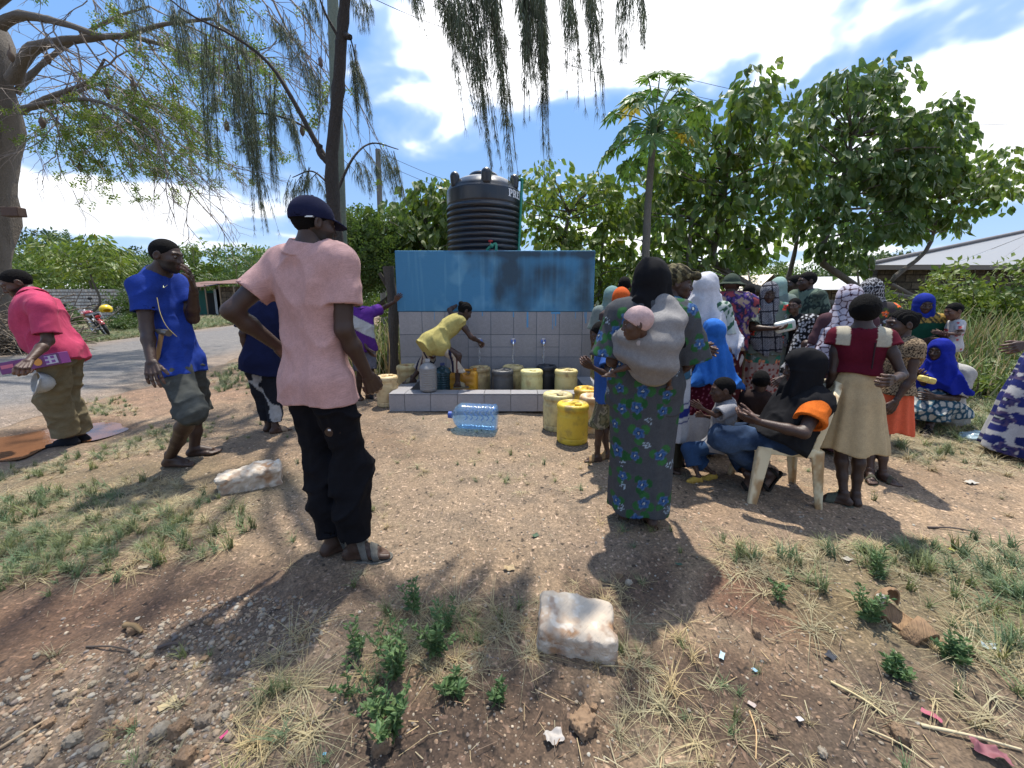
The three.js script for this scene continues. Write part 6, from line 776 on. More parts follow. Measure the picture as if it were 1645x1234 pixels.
// children and others on the left and at the kiosk
person({ label: 'boy in navy shirt and dark striped trousers behind the pale pink polo', D: 3.75, s: 0.87, yaw: 185, hd: [444, 462], neck: [431, 491, 0], pel: [418, 580, 0], hair: 'crop', armL: { el: [388, 541, -1], wr: [397, 570, 1] }, footL: [431, 683], footR: [442, 686], toeR: 140, toeL: 150, shoes: ['slide', dyed([0.32, 0.24, 0.17])],
  wear: [['tshirt', shirt({ col: dyed(NAVY), sleeve: 0.85, loose: 0.03, drop: 0.2, cuff: 0.02 })], ['trousers', pants({ col: (x, y, z) => (Math.abs(fbm(x * 3, y * 4, z * 3, 2) - 0.5) < 0.02 ? [0.4, 0.4, 0.4] : [0.016, 0.018, 0.026]), end: 1.85, loose: 0.026, re: 0.055 })]] });
person({ label: 'boy in purple and white shirt leaning one hand on the blue wall', D: 5.15, s: 0.85, yaw: 48, hd: [571, 478], hyaw: 62, neck: [576, 500, 0], pel: [584, 556, 0], hair: 'crop', armL: { pos: V(-1.63, 1.30, -5.42), pose: 'flat', palm: [0, -0.2, 1], bend: [0, 0.5, 0] }, armR: { wr: [590, 560, -0.1] }, footR: [576, 632], footL: [592, 632], toeR: 40, toeL: 70, shoes: ['slide', dyed([0.03, 0.03, 0.035])],
  wear: [['polo_shirt', shirt({ col: (x, y, z) => { const q = y - 1.06 + (x + 2.0) * 0.75; return q < 0.04 && q > -0.13 ? [0.5, 0.5, 0.5] : q <= -0.13 ? [0.10, 0.03, 0.2] : [0.12, 0.035, 0.27]; }, sleeve: 0.75, loose: 0.03, drop: 0.18, cuff: 0.02 })], ['collar', collar({ col: [0.12, 0.035, 0.27] })], ['shorts', pants({ col: dyed([0.16, 0.16, 0.2], 0.3), end: 0.95, loose: 0.035 })]] });
{
  const st = (x, y, z) => { const k = ((((x * 0.92 + z * 0.5) * 26) % 4) + 4) % 4; return k < 0.9 ? [0.02, 0.02, 0.05] : k < 1.7 ? [0.5, 0.42, 0.32] : k < 2.3 ? [0.13, 0.06, 0.05] : [0.52, 0.46, 0.38]; };
  person({ label: 'child in yellow top and striped trousers bending to the water tap', lod: 0, D: 4.95, s: 0.84, floor: 0.22, bent: 1, yaw: 118, syaw: 112, hd: [747, 500], hyaw: 118, pitch: 32, neck: [737, 513, 0.06], pel: [694, 548, -0.12], hair: 'bun', armR: { el: [759, 545, -1], wr: [770, 549, 1], pose: 'grip', palm: [0, -1, 0] }, armL: { el: [722, 498, 1], wr: [733, 491, 1] }, footR: [735, 614], footL: [663, 607], toeR: 96, toeL: -70, kneeL: { pole: [0.5, 0, 0.8] }, kneeR: { pole: [0.3, 0, 1] }, shoes: ['slide', dyed([0.3, 0.25, 0.16])],
    wear: [['top', shirt({ col: dyed([0.50, 0.43, 0.15], 0.15), sleeve: 0.16, loose: 0.03, drop: 0.3, fold: 0.013, over: 0.05 })], ['trousers', pants({ col: st, end: 1.6, loose: 0.04, re: 0.085, fold: 0.014, cell: 0.0095 })]] });
}
person({ label: 'small boy in blue shirt and camouflage shorts facing left, hands together', lod: 0, D: 3.1, s: 0.69, yaw: -92, hd: [967, 537], hyaw: -98, pitch: 26, neck: [974, 560, 0], pel: [975, 628, 0], hair: 'short', armL: { el: [975, 602, -1], wr: [951, 590, -1], pose: 'cup', palm: [-0.8, 0.5, 0] }, armR: { wr: [948, 586, 0.06], pose: 'cup', palm: [-0.8, 0.5, 0] }, footL: [960, 729], footR: [976, 724], toeL: -88, toeR: -74, shoes: ['slide', dyed([0.34, 0.22, 0.11])],
  wear: [['tshirt', shirt({ col: dyed([0.035, 0.10, 0.34]), sleeve: 0.7, loose: 0.03, drop: 0.2, cuff: 0.02 })], ['shorts', pants({ col: camo([0.2, 0.18, 0.1], [0.09, 0.09, 0.05], [0.3, 0.26, 0.18], 18), end: 1.02, loose: 0.04, re: 0.09 })]] });

// the mother with her baby on her back
{
  const fl = floral([0.075, 0.08, 0.088], [0.012, 0.07, 0.24], [0.025, 0.10, 0.035], 7.4);
  const r = person({ label: 'woman in black headscarf and grey floral dress carrying baby on her back', lod: 0, D: 2.16, yaw: 164, hd: [1047, 453], hyaw: 158, pitch: 4, pel: [1036, 618, 0.02], armL: { el: [983, 584, 1], wr: [1000, 572, 1] }, armR: { el: [1106, 580, 1], wr: [1090, 600, 1] }, shoes: ['flip', dyed([0.06, 0.03, 0.02])], toeL: 158, toeR: 175,
    wear: [['dress', (q) => mg([shirtGeo(q, { col: fl, sleeve: 0.95, loose: 0.04, drop: 0.3, cuff: 0.045, fold: 0.014, cell: 0.0068, over: 0.04 }), gownGeo(q, { col: fl, cell: 0.0068, fold: 0.045, nf: 9, seed: 4, hemWave: 0.01, rings: [[0.5, 0.17, 0.13], [0.15, 0.19, 0.145], [-0.05, 0.215, 0.17], [-0.45, 0.195, 0.155], [-0.835, 0.2, 0.155]] })])], ['headscarf', scarf({ col: dyed(BLACK), len: 0.34, w: 0.185, d: 0.14, back: 1, fwd: -0.035, fold: 0.026 })]] });
  const c = Pd(1044, 557, 1.97), sh = Pd(1084, 500, 2.13), sh2 = Pd(1064, 498, 2.06), lo2 = Pd(1092, 540, 2.2), lf = Pd(1006, 556, 2.1), T = (x, y, z) => { const a = x - c.x, b = y - c.y, e = z - c.z, m = 0.34; return [a + b * m, b - a * 0.12, e]; };
  r.add('carrying_wrap', sdfMesh((x, y, z) => { const [a, b, e] = T(x, y, z); let d = ell(a, b, e, -0.012, -0.03, -0.015, 0.14, 0.175, 0.14); d = smin(d, cone(x, y, z, c.x + 0.06, c.y + 0.08, c.z, sh.x, sh.y, sh.z, 0.1, 0.062), 0.06); d = smin(d, cone(x, y, z, lf.x, lf.y, lf.z, c.x, c.y, c.z, 0.09, 0.12), 0.06); d = smin(d, cone(x, y, z, lo2.x, lo2.y, lo2.z, sh2.x, sh2.y, sh2.z, 0.06, 0.07), 0.05); const w = b * 46 + a * 12 + 5 * fbm(x * 5, y * 5, z * 5, 2); return d + 0.0075 * Math.sin(w) + 0.02 * (fbm(x * 9, y * 9, z * 9, 3) - 0.5) - 0.006; }, [c.x - 0.3, c.y - 0.3, c.z - 0.25], [c.x + 0.3, c.y + 0.32, c.z + 0.25], 0.007, (x, y, z) => { const [, b] = T(x, y, z); const m = 0.9 + 0.2 * fbm(x * 60, y * 60, z * 60, 2); return b < -0.195 ? [0.30 * m, 0.27 * m, 0.19 * m] : [0.27 * m, 0.26 * m, 0.255 * m]; }, 0.03));
  person({ label: 'baby in pink knitted cap asleep in a grey carrying wrap', cat: 'baby', tone: 'c', lod: 0, D: 1.86, s: 0.34, hs: 0.66, yaw: -120, hd: [1023, 520], hyaw: -104, pitch: 6, neck: [1032, 546, 0.06], pel: [1046, 596, 0.16], bent: 1, kneeL: [1008, 588, -1], kneeR: [1074, 596, -1], footL: { pos: Pd(984, 598, 2.0) }, footR: { pos: Pd(1075, 619, 2.02) }, toeL: -100, toeR: 120, armL: { wr: [1040, 575, 0.14] }, armR: { wr: [1050, 575, 0.14] }, wear: [['knitted_cap', hat('beanie', dyed([0.62, 0.44, 0.42]))], ['bib', shirt({ col: dyed([0.5, 0.45, 0.44]), sleeve: 0.6 })]] });
  for (const [k, a, b, l] of [[0, Pd(984, 600, 2.0), -100, 'sock'], [1, Pd(1076, 620, 2.02), 120, 'sock']]) { }
}
// the crowd
person({ label: 'woman in dark camouflage turban and white wrap with blue stripe, behind the mother', D: 2.98, yaw: 62, hd: [1090, 456], hyaw: 72, pitch: 6, armL: { t: [-0.05, -0.35, 0.22] }, armR: { t: [0.02, -0.36, 0.2] }, shoes: ['slide', dyed(BLACK)],
  wear: [['top', shirt({ col: floral([0.05, 0.13, 0.2], [0.03, 0.1, 0.3], [0.04, 0.12, 0.05], 8), sleeve: 0.9, loose: 0.03, drop: 0.15 })], ['wrap_skirt', gown({ col: (x, y, z) => (y < 0.52 && y > 0.46 ? [0.025, 0.035, 0.22] : y < 0.42 && y > 0.415 || (y < 0.56 && y > 0.553) ? [0.05, 0.06, 0.2] : [0.56, 0.57, 0.6]), rings: [[0.3, 0.15, 0.125], [0, 0.19, 0.15], [-0.62, 0.2, 0.16]] })], ['underskirt', gown({ col: dyed([0.05, 0.045, 0.03]), rings: [[0, 0.17, 0.13], [-0.84, 0.18, 0.14]] })], ['turban', hat('turban', camo([0.2, 0.17, 0.09], [0.03, 0.028, 0.02], [0.09, 0.075, 0.04], 30))]] });
person({ label: 'woman in white headscarf and green leaf print dress seen from behind', D: 3.5, yaw: 156, hd: [1134, 462], hyaw: 140, shoes: ['slide', dyed(BLACK)],
  wear: [['dress', dress({ col: leafy([0.5, 0.55, 0.5], [0.045, 0.12, 0.075], 13), sleeve: 0.9, loose: 0.012, cell: 0.009 }, { rings: LONG })], ['headscarf', scarf({ col: dyed([0.66, 0.66, 0.70], 0.08), len: 0.56, w: 0.31, d: 0.2, back: 1, fold: 0.03, slope: 0.45 })]] });
person({ label: 'girl in long bright blue headscarf and maroon skirt seen from behind', lod: 0, D: 3.25, yaw: 172, hd: [1145, 533], hyaw: 176, shoes: ['slide', dyed(BLACK)],
  wear: [['underskirt', gown({ col: dyed([0.55, 0.55, 0.58]), rings: [[0.1, 0.18, 0.14], [-0.3, 0.27, 0.2], [-0.66, 0.3, 0.22]] })], ['skirt', gown({ col: dots([0.09, 0.008, 0.02], [0.35, 0.1, 0.15], 22, 0.2), rings: [[0.3, 0.2, 0.15], [-0.3, 0.26, 0.21]] })], ['headscarf', scarf({ col: dyed([0.035, 0.17, 0.58], 0.14), len: 0.66, w: 0.3, d: 0.2, back: 1, fold: 0.03, slope: -0.3, cell: 0.0085 })]] });
{
  const r = person({ label: 'woman in green hat and patterned shawl holding a white bag', D: 4.4, yaw: 150, hd: [1175, 459], hyaw: 140, armR: { wr: [1186, 561, 0] }, shoes: ['slide', dyed(BLACK)],
    wear: [['hat', hat('bucket', dyed([0.055, 0.075, 0.055]))], ['skirt', gown({ col: dots([0.07, 0.012, 0.016], [0.4, 0.3, 0.25], 9, 0.16), rings: LONG })], ['shawl', shirt({ col: (x, y, z) => { const n = fbm(x * 16 + y * 9, y * 10, z * 16, 3); return n > 0.57 ? [0.4, 0.3, 0.22] : n > 0.5 ? [0.09, 0.05, 0.22] : n > 0.42 ? [0.03, 0.03, 0.08] : [0.3, 0.06, 0.08]; }, sleeve: 0.55, loose: 0.06, drop: 0.1, fold: 0.025 })]] });
  const p = Pd(1182, 580, 4.3), b = thing('carrier_bag', 'white plastic carrier bag hanging from the hand beside the maroon skirt', 'bag', p);
  part(b, 'bag', sdfMesh((x, y, z) => ell(x, y, z, 0, -0.03, 0, 0.075 + 0.02 * Math.sin(y * 20), 0.14, 0.05) + 0.03 * (fbm(x * 18, y * 12, z * 18, 3) - 0.5), [-0.15, -0.25, -0.12], [0.15, 0.18, 0.12], 0.009, [0.6, 0.56, 0.55], 0.03), clothMat); part(b, 'handle', mg([tube(curve([V(-0.05, 0.07, 0), V(-0.02, 0.14, 0), V(0.0, 0.17, 0)], 8), 0.006, 5), tube(curve([V(0.05, 0.07, 0), V(0.02, 0.14, 0), V(0.0, 0.17, 0)], 8), 0.006, 5)]), std(0.6, 0.56, 0.55));
}
person({ label: 'man in grey blue shirt and khaki trousers far back in the crowd', D: 5.3, s: 0.94, yaw: 150, hd: [1203, 470], hair: 'crop', wear: [['tshirt', shirt({ col: dyed([0.15, 0.2, 0.26]), sleeve: 0.8, loose: 0.03, drop: 0.18 })], ['trousers', pants({ col: dyed([0.2, 0.17, 0.1]), loose: 0.03 })]], shoes: ['slide', dyed(BLACK)] });
{
  const r = person({ label: 'woman in grey chequered headscarf facing the camera and holding a packet', D: 4.4, yaw: -26, hd: [1236, 472], hyaw: -30, pitch: 12, armR: { el: [1208, 527, -1], wr: [1242, 528, -1], pose: 'cup', palm: [0, 1, 0] }, armL: { el: [1270, 530, 1], wr: [1282, 528, -1], pose: 'cup' }, shoes: ['slide', dyed(BLACK)],
    wear: [['dress', dress({ col: floral([0.17, 0.2, 0.17], [0.3, 0.04, 0.05], [0.03, 0.14, 0.1], 7), sleeve: 0.85, loose: 0.035, fold: 0.012 }, { col: (x, y, z) => (y < 0.62 ? dots([0.5, 0.38, 0.34], [0.3, 0.05, 0.04], 17, 0.3)(x, y, z) : floral([0.2, 0.23, 0.19], [0.3, 0.2, 0.15], [0.04, 0.2, 0.15], 6)(x, y, z)), rings: LONG })], ['headscarf', scarf({ col: check([0.3, 0.3, 0.33], [0.02, 0.02, 0.03], 240), len: 0.62, w: 0.21, d: 0.18, slope: -0.5, fold: 0.02, cell: 0.0085 })]] });
  const p = Pd(1261, 524, 4.12), b = thing('packet', 'white and green printed packet in the hands of the chequered scarf woman', 'packet', p); b.rotation.set(0.2, -0.2, 0.35); part(b, 'wrapper', new RoundedBoxGeometry(0.19, 0.12, 0.07, 3, 0.025), std(0.6, 0.64, 0.6, 0.5)); part(b, 'print', box(0.07, 0.05, 0.004, 0.02, 0, 0.0345), std(0.06, 0.3, 0.16, 0.5));
}
person({ label: 'woman in pale mint headscarf turned away, behind the chequered scarf', D: 5.15, yaw: 145, hd: [1250, 461], wear: [['dress', dress({ col: dyed([0.2, 0.25, 0.22]), sleeve: 0.95, loose: 0.03 }, { rings: LONG })], ['headscarf', scarf({ col: dyed([0.34, 0.48, 0.42]), len: 0.4, back: 1 })]], shoes: ['slide', dyed(BLACK)] });
person({ label: 'teenage boy in green camouflage shirt looking left', D: 4.95, yaw: -78, hd: [1296, 452], hyaw: -100, hair: 'short', shoes: ['slide', dyed(BLACK)], wear: [['tshirt', shirt({ col: camo([0.15, 0.2, 0.15], [0.03, 0.045, 0.04], [0.09, 0.13, 0.1], 11), sleeve: 0.75, loose: 0.03, drop: 0.2 })], ['trousers', pants({ col: dyed([0.03, 0.03, 0.035]) })]] });
person({ label: 'boy looking left, half hidden behind the camouflage shirt boy', D: 5.3, yaw: -90, hd: [1276, 456], hyaw: -108, hair: 'short', shoes: ['slide', dyed(BLACK)], wear: [['tshirt', shirt({ col: dyed([0.3, 0.38, 0.34]), sleeve: 0.75, loose: 0.03, drop: 0.2 })], ['trousers', pants({ col: dyed([0.05, 0.05, 0.06]) })]] });
person({ label: 'baby in black and yellow carried on the arm beside the chequered scarf', cat: 'baby', tone: 'c', D: 4.25, s: 0.45, hs: 0.72, bent: 1, yaw: -50, hd: [1276, 491], hyaw: -60, neck: [1278, 508, 0.02], pel: [1284, 545, 0.02], kneeL: [1296, 552, -1], kneeR: [1272, 556, -1], footL: { pos: Pd(1298, 580, 4.2) }, footR: { pos: Pd(1272, 584, 4.2) }, hair: 'crop', wear: [['romper', shirt({ col: (x, y, z) => (y > 1.19 ? [0.5, 0.33, 0.08] : [0.02, 0.02, 0.024]), sleeve: 0.8, loose: 0.03, drop: 0.3 })]] });
person({ label: 'girl in black headscarf with white dots seated near the chair', D: 3.62, yaw: -132, hd: [1298, 524], hyaw: -140, armL: { el: [1279, 588, -1], wr: [1258, 606, -1] }, shoes: ['slide', dyed(BLACK)], wear: [['skirt', gown({ col: dots([0.5, 0.48, 0.5], [0.05, 0.05, 0.06], 12, 0.25), rings: [[0.3, 0.2, 0.16], [0, 0.26, 0.22], [-0.84, 0.28, 0.26]] })], ['headscarf', scarf({ col: dots([0.012, 0.012, 0.014], [0.55, 0.55, 0.57], 34, 0.36), len: 0.62, w: 0.29, d: 0.24, cell: 0.0085, slope: -0.25 })]] });
person({ label: 'woman in lilac headscarf with maroon net print, behind the maroon dress', D: 3.3, yaw: 145, hd: [1365, 481], hyaw: 132, shoes: ['slide', dyed(BLACK)], wear: [['dress', dress({ col: dyed([0.1, 0.05, 0.06]), sleeve: 0.95, loose: 0.01 }, { rings: LONG })], ['headscarf', scarf({ col: net([0.56, 0.52, 0.6], [0.05, 0.01, 0.02], 17, 0.12, 19), len: 0.62, w: 0.33, d: 0.25, back: 1, cell: 0.0085, slope: 0.15 })]] });
person({ label: 'woman in black and white squiggle headscarf, rightmost of the standing back row', D: 3.75, yaw: 140, hd: [1399, 469], shoes: ['slide', dyed(BLACK)], wear: [['dress', dress({ col: floral([0.06, 0.05, 0.05], [0.4, 0.12, 0.04], [0.05, 0.08, 0.03], 8), sleeve: 0.95, loose: 0.03 }, { rings: LONG })], ['headscarf', scarf({ col: net([0.02, 0.02, 0.025], [0.5, 0.5, 0.52], 45, 0.16, 30), len: 0.42, w: 0.22, back: 1, cell: 0.0085 })]] });
{   // girl in the maroon and beige dress
  const M = dyed([0.115, 0.009, 0.022]), beige = dyed([0.56, 0.42, 0.24], 0.1);
  const r = person({ label: 'girl in maroon bodice and beige pleated skirt, back turned, behind the chair', tone: 'b', lod: 0, D: 2.42, yaw: 146, hd: [1389, 501], big: 0.88, broad: 0.8, wide: 0.8, limb: 0.82, hyaw: 140, pitch: 2, hair: 'afro', armL: { el: [1337, 602, 1], wr: [1330, 640, 1], pose: 'grip' }, armR: { el: [1452, 606, 1], wr: [1434, 609, -1], pose: 'grip', palm: [-1, 0, 0] }, footL: [1355, 800], footR: [1374, 799], toeL: -128, toeR: 170, shoes: ['slide', dyed([0.12, 0.13, 0.1])],
    wear: [['bodice', (q) => shirtGeo(q, { col: (x, y, z) => { const u = Math.abs((x - q.neck.x) * q.slat.x + (z - q.neck.z) * q.slat.z); return u > 0.062 && u < 0.128 && y > q.neck.y - 0.075 ? [0.5, 0.45, 0.34] : M(x, y, z); }, sleeve: 0.24, loose: 0.014, drop: -0.42, cuff: 0.03, fold: 0.006, neck: 0.085, over: -0.03, cell: 0.0068 })], ['skirt', gown({ col: beige, fold: 0.07, nf: 13, fp: 1.1, rings: [[0.47, 0.112, 0.092], [0.25, 0.145, 0.12], [0.0, 0.185, 0.15], [-0.4, 0.25, 0.2]], cell: 0.0075 })]] });
  r.add('back_zip', box(0.004, 0.16, 0.006, r.neck.x, r.neck.y - 0.13, r.neck.z + 0.098), std(0.02, 0.005, 0.008));
}
{   // hooded youth on the plastic chair
  const DEN = (x, y, z) => { const n = fbm(x * 8, y * 8, z * 8, 3), m = 0.85 + 0.3 * vnoise(x * 160, y * 160, z * 160); return mix3([0.018, 0.035, 0.075], [0.06, 0.10, 0.18], ss(0.45, 0.7, n)).map((v) => v * m); };
  const r = person({ label: 'youth in black hood, orange sleeves and jeans sitting on the plastic chair', lod: 0, D: 2.47, s: 0.9, yaw: -104, syaw: -100, hd: [1289, 590], hyaw: -116, pitch: 12, broad: 0.88, neck: [1301, 632, 0], pel: [1256, 700, 0], bent: 1, kneeL: [1152, 702, -1], kneeR: [1166, 698, 1], footL: { pos: Ph(1230, 758, 0.15) }, footR: { pos: Ph(1204, 764, 0.12) }, toeL: -104, toeR: -104, tipL: 1.6, tipR: 1.2, shoes: ['strap', dyed([0.035, 0.03, 0.025])],
    armL: { el: [1291, 696, -1], wr: [1212, 676, -1], pose: 'cup', palm: [-0.6, 0.6, 0] }, armR: { el: [1270, 690, 1], wr: [1206, 668, -1], pose: 'cup', palm: [-0.6, 0.6, 0] },
    wear: [['tshirt', shirt({ col: dyed([0.72, 0.16, 0.02]), sleeve: 0.66, loose: 0.024, drop: 0.05, cuff: 0.016 })], ['jeans', pants({ col: DEN, end: 1.86, loose: 0.02, re: 0.056, fold: 0.016, cell: 0.008 })], ['vest', shirt({ col: dyed([0.014, 0.014, 0.016]), sleeve: 0, loose: 0.035, drop: 0.16, fold: 0.014, neck: 0.06 })], ['hood', scarf({ col: dyed([0.012, 0.012, 0.014]), len: 0.34, w: 0.14, d: 0.135, fold: 0.02, fwd: -0.01, cell: 0.007 })]] });
  const c = thing('plastic_chair', 'dirty white moulded plastic chair under the hooded youth', 'chair', V(0, 0, 0)), M = new THREE.MeshPhysicalMaterial({ vertexColors: true, roughness: 0.45, bumpMap: rep(grain, 4), bumpScale: 0.001 });
  const dirt = (x, y, z) => { const n = fbm(x * 16, y * 9, z * 16, 4); return mix3([0.6, 0.51, 0.33], [0.33, 0.2, 0.09], ss(0.48, 0.7, n + 0.12 * ss(0.35, 0.0, y))); };
  const base = Ph(1248, 793, 0); c.position.set(base.x, 0, base.z); c.rotation.y = -0.26;   // local: faces -x
  const W = 0.21, XF = -0.2, XR = 0.12, SH = 0.405;
  const leg = (x0, z0, x1, z1, w0, w1, y1) => part(c, 'leg', sdfMesh((x, y, z) => { const t = clamp(y / y1), cx = lerp(x0, x1, t), cz = lerp(z0, z1, t), w = lerp(w0, w1, t), sz = z0 > 0 ? 1 : -1, sx = x0 < 0 ? -1 : 1; return Math.max(smax(Math.abs(x - cx) - w, Math.abs(z - cz) - w * 0.75, 0.012), -y, y - y1, -Math.max(Math.abs(x - cx + sx * w * 0.6) - w * 0.85, Math.abs(z - cz + sz * w * 0.5) - w * 0.75, y - y1 + 0.05)); }, [Math.min(x0, x1) - 0.06, -0.02, Math.min(z0, z1) - 0.06], [Math.max(x0, x1) + 0.06, y1 + 0.02, Math.max(z0, z1) + 0.06], 0.0065, dirt), M);
  for (const g of [1, -1]) { leg(XF - 0.03, g * (W + 0.02), XF + 0.03, g * (W - 0.03), 0.026, 0.043, SH); leg(XR + 0.045, g * (W - 0.02), XR, g * (W - 0.035), 0.022, 0.038, SH); }
  part(c, 'seat', sdfMesh((x, y, z) => { const q = smax(Math.abs(x + 0.04) - 0.19, Math.abs(z) - W, 0.08), dip = SH + 0.004 - 0.014 * ss(0.05, -0.15, q) - 0.05 * ss(-0.16, -0.25, x); return Math.max(q, Math.min(Math.abs(y - dip) - 0.0075, Math.max(Math.abs(q + 0.008) - 0.0075, y - dip, SH - 0.05 - y))); }, [-0.27, SH - 0.1, -W - 0.05], [0.25, SH + 0.05, W + 0.05], 0.007, dirt), M);
  const H = 0.43, lean = 0.13, bx0 = 0.13;
  part(c, 'backrest', sdfMesh((x, y, z) => { const t = clamp((y - SH) / H, -0.1, 1.1), half = lerp(W - 0.01, W - 0.005, t) + 0.02 * Math.sin(t * 3), cx = bx0 + lean * t - 0.075 * (z / half) ** 2 * (0.35 + t * 0.8), d = Math.abs(x - cx) - 0.009, top = H - 0.12 * (z / half) ** 2; let q = Math.max(d * 0.8, Math.abs(z) - half, y - SH - top, SH - 0.02 - y); for (let k = -2; k <= 2; k++) q = Math.max(q, -Math.max(Math.abs(z - k * half * 0.33) - half * 0.10, Math.abs(y - SH - H * 0.48) - H * 0.3 + Math.abs(k) * 0.012)); const rim = Math.max(Math.abs(Math.max(Math.abs(z) - half, y - SH - top) + 0.012) - 0.012, Math.abs(x - cx) - 0.02, SH - 0.02 - y) * 0.8; return Math.min(q, rim); }, [-0.05, SH - 0.04, -W - 0.06], [0.38, SH + H + 0.04, W + 0.06], 0.0065, dirt, 0.03), M);
}
person({ label: 'toddler in grey shirt and denim leaning on the seated youth', cat: 'toddler', lod: 0, tone: 'c', D: 2.74, s: 0.49, yaw: -104, hd: [1161, 626], hyaw: -106, pitch: 8, neck: [1168, 648, 0], pel: [1153, 712, 0.02], hair: 'crop', armL: { el: [1150, 668, -1], wr: [1128, 656, -1] }, armR: { wr: [1130, 668, 0.08] }, footL: [1122, 769], footR: [1146, 764], toeL: -96, toeR: -80, shoes: ['shoe', dyed([0.6, 0.38, 0.08])], wear: [['tshirt', shirt({ col: dyed([0.3, 0.3, 0.32]), sleeve: 0.85, loose: 0.04, drop: 0.15, cuff: 0.02 })], ['trousers', pants({ col: dyed([0.035, 0.075, 0.16], 0.3), end: 1.6, loose: 0.045, re: 0.09 })]] });
person({ label: 'toddler in dark brown shirt seen from behind, between the dotted scarf and grey toddler', cat: 'toddler', D: 3.1, s: 0.54, yaw: 150, hd: [1222, 613], hair: 'crop', wear: [['tshirt', shirt({ col: dyed([0.035, 0.022, 0.02]), sleeve: 0.9, loose: 0.035, drop: 0.2 })], ['shorts', pants({ col: dots([0.15, 0.01, 0.02], [0.5, 0.3, 0.3], 30, 0.25), end: 0.9, loose: 0.04 })]] });
person({ label: 'girl in leopard print top and orange skirt looking left', lod: 0, D: 2.86, yaw: -100, hd: [1447, 521], hyaw: -104, pitch: 3, hair: 'bun', armL: { el: [1462, 628, -1], wr: [1434, 652, -1] }, armR: { t: [0, -0.34, 0.16] }, footL: [1418, 759], footR: [1398, 757], toeL: 8, toeR: -30, shoes: ['strap', dyed([0.09, 0.085, 0.06])], wear: [['top', shirt({ col: leopard, sleeve: 0.35, loose: 0.022, drop: -0.05, cell: 0.007 })], ['skirt', gown({ col: dyed([0.80, 0.15, 0.07], 0.12), rings: [[0.25, 0.14, 0.115], [0, 0.185, 0.16], [-0.36, 0.23, 0.2]], fold: 0.08 })]] });
{
  const r = person({ label: 'woman in blue headscarf and green dress standing with a baby on her arm', D: 4.32, yaw: -36, hd: [1485, 489], hyaw: -30, pitch: 10, armL: { wr: [1519, 541, -0.2], pose: 'cup', palm: [0, 1, 0] }, armR: { t: [-0.02, -0.3, 0.2] }, shoes: ['slide', dyed(BLACK)], wear: [['dress', dress({ col: (x, y, z) => (y > 1.08 ? leafy([0.5, 0.32, 0.08], [0.05, 0.05, 0.03], 16)(x, y, z) : dyed([0.012, 0.07, 0.04])(x, y, z)), sleeve: 0.9, loose: 0.03 }, { rings: LONG })], ['headscarf', scarf({ col: dyed([0.016, 0.035, 0.3]), len: 0.2, w: 0.11, d: 0.1 })]] });
  person({ label: 'baby in white top carried by the woman in the green dress', cat: 'baby', tone: 'd', D: 4.12, s: 0.46, hs: 0.74, bent: 1, yaw: -110, hd: [1532, 500], hyaw: -100, pitch: 15, neck: [1535, 517, 0], pel: [1530, 556, 0], hair: 'short', kneeL: [1510, 556, -1], kneeR: [1508, 552, -1], footL: { pos: Pd(1500, 575, 4.05) }, footR: { pos: Pd(1497, 570, 4.15) }, armL: { wr: [1515, 535, -0.05] }, wear: [['top', shirt({ col: dots([0.6, 0.58, 0.57], [0.5, 0.08, 0.08], 14, 0.2), sleeve: 0.7, loose: 0.03, drop: 0.2 })], ['trousers', pants({ col: dyed([0.42, 0.3, 0.15]), end: 1.7, loose: 0.03 })]] });
  const q = person({ label: 'smiling woman in royal blue headscarf crouching on the grass', lod: 0, tone: 'b', D: 3.92, s: 0.92, bent: 1, yaw: -66, hd: [1510, 564], hyaw: -76, pitch: 2, neck: [1514, 592, 0.02], pel: [1512, 664, 0.12], kneeL: [1506, 646, -1], kneeR: [1478, 644, -1], footR: [1466, 683], footL: [1492, 686], toeR: -70, toeL: -60, armR: { el: [1490, 630, -1], wr: [1482, 612, -1], pose: 'cup', palm: [-0.4, 0.8, 0] }, armL: { el: [1535, 640, -1], wr: [1502, 638, -1], pose: 'relaxed' }, shoes: ['slide', dyed(BLACK)],
    wear: [['blouse', shirt({ col: dyed([0.5, 0.48, 0.45]), sleeve: 0.9, loose: 0.03, drop: 0.1 })], ['skirt', (r0) => { const P = []; for (const k of ['L', 'R']) P.push(C(r0['hip' + k], r0['kn' + k], 0.15, 0.095), C(r0['kn' + k], r0['kn' + k].clone().lerp(r0['an' + k], 0.55), 0.095, 0.11)); const F0 = field(P, 0.16), w = wrinkle(0.02, 13, 9, 5), [lo, hi] = bounds(P, 0.05); return sdfMesh((x, y, z) => Math.max(F0(x, y, z) + w(x, y, z), 0.13 - y), lo, hi, 0.0095, net([0.5, 0.5, 0.46], [0.03, 0.09, 0.14], 15, 0.3), 0.06); }], ['headscarf', scarf({ col: dyed([0.014, 0.028, 0.33]), len: 0.42, w: 0.25, d: 0.17, fold: 0.02, cell: 0.0085 })]] });
  const p = Pd(1489, 610, 3.62), b = thing('bread_packet', 'pair of yellow packets in the hand of the crouching woman', 'packet', p); b.rotation.z = -0.25; for (const g of [-1, 1]) part(b, 'packet', new RoundedBoxGeometry(0.075, 0.06, 0.06, 3, 0.02).translate(g * 0.038, 0, 0), std(0.66, 0.52, 0.14, 0.5));
}
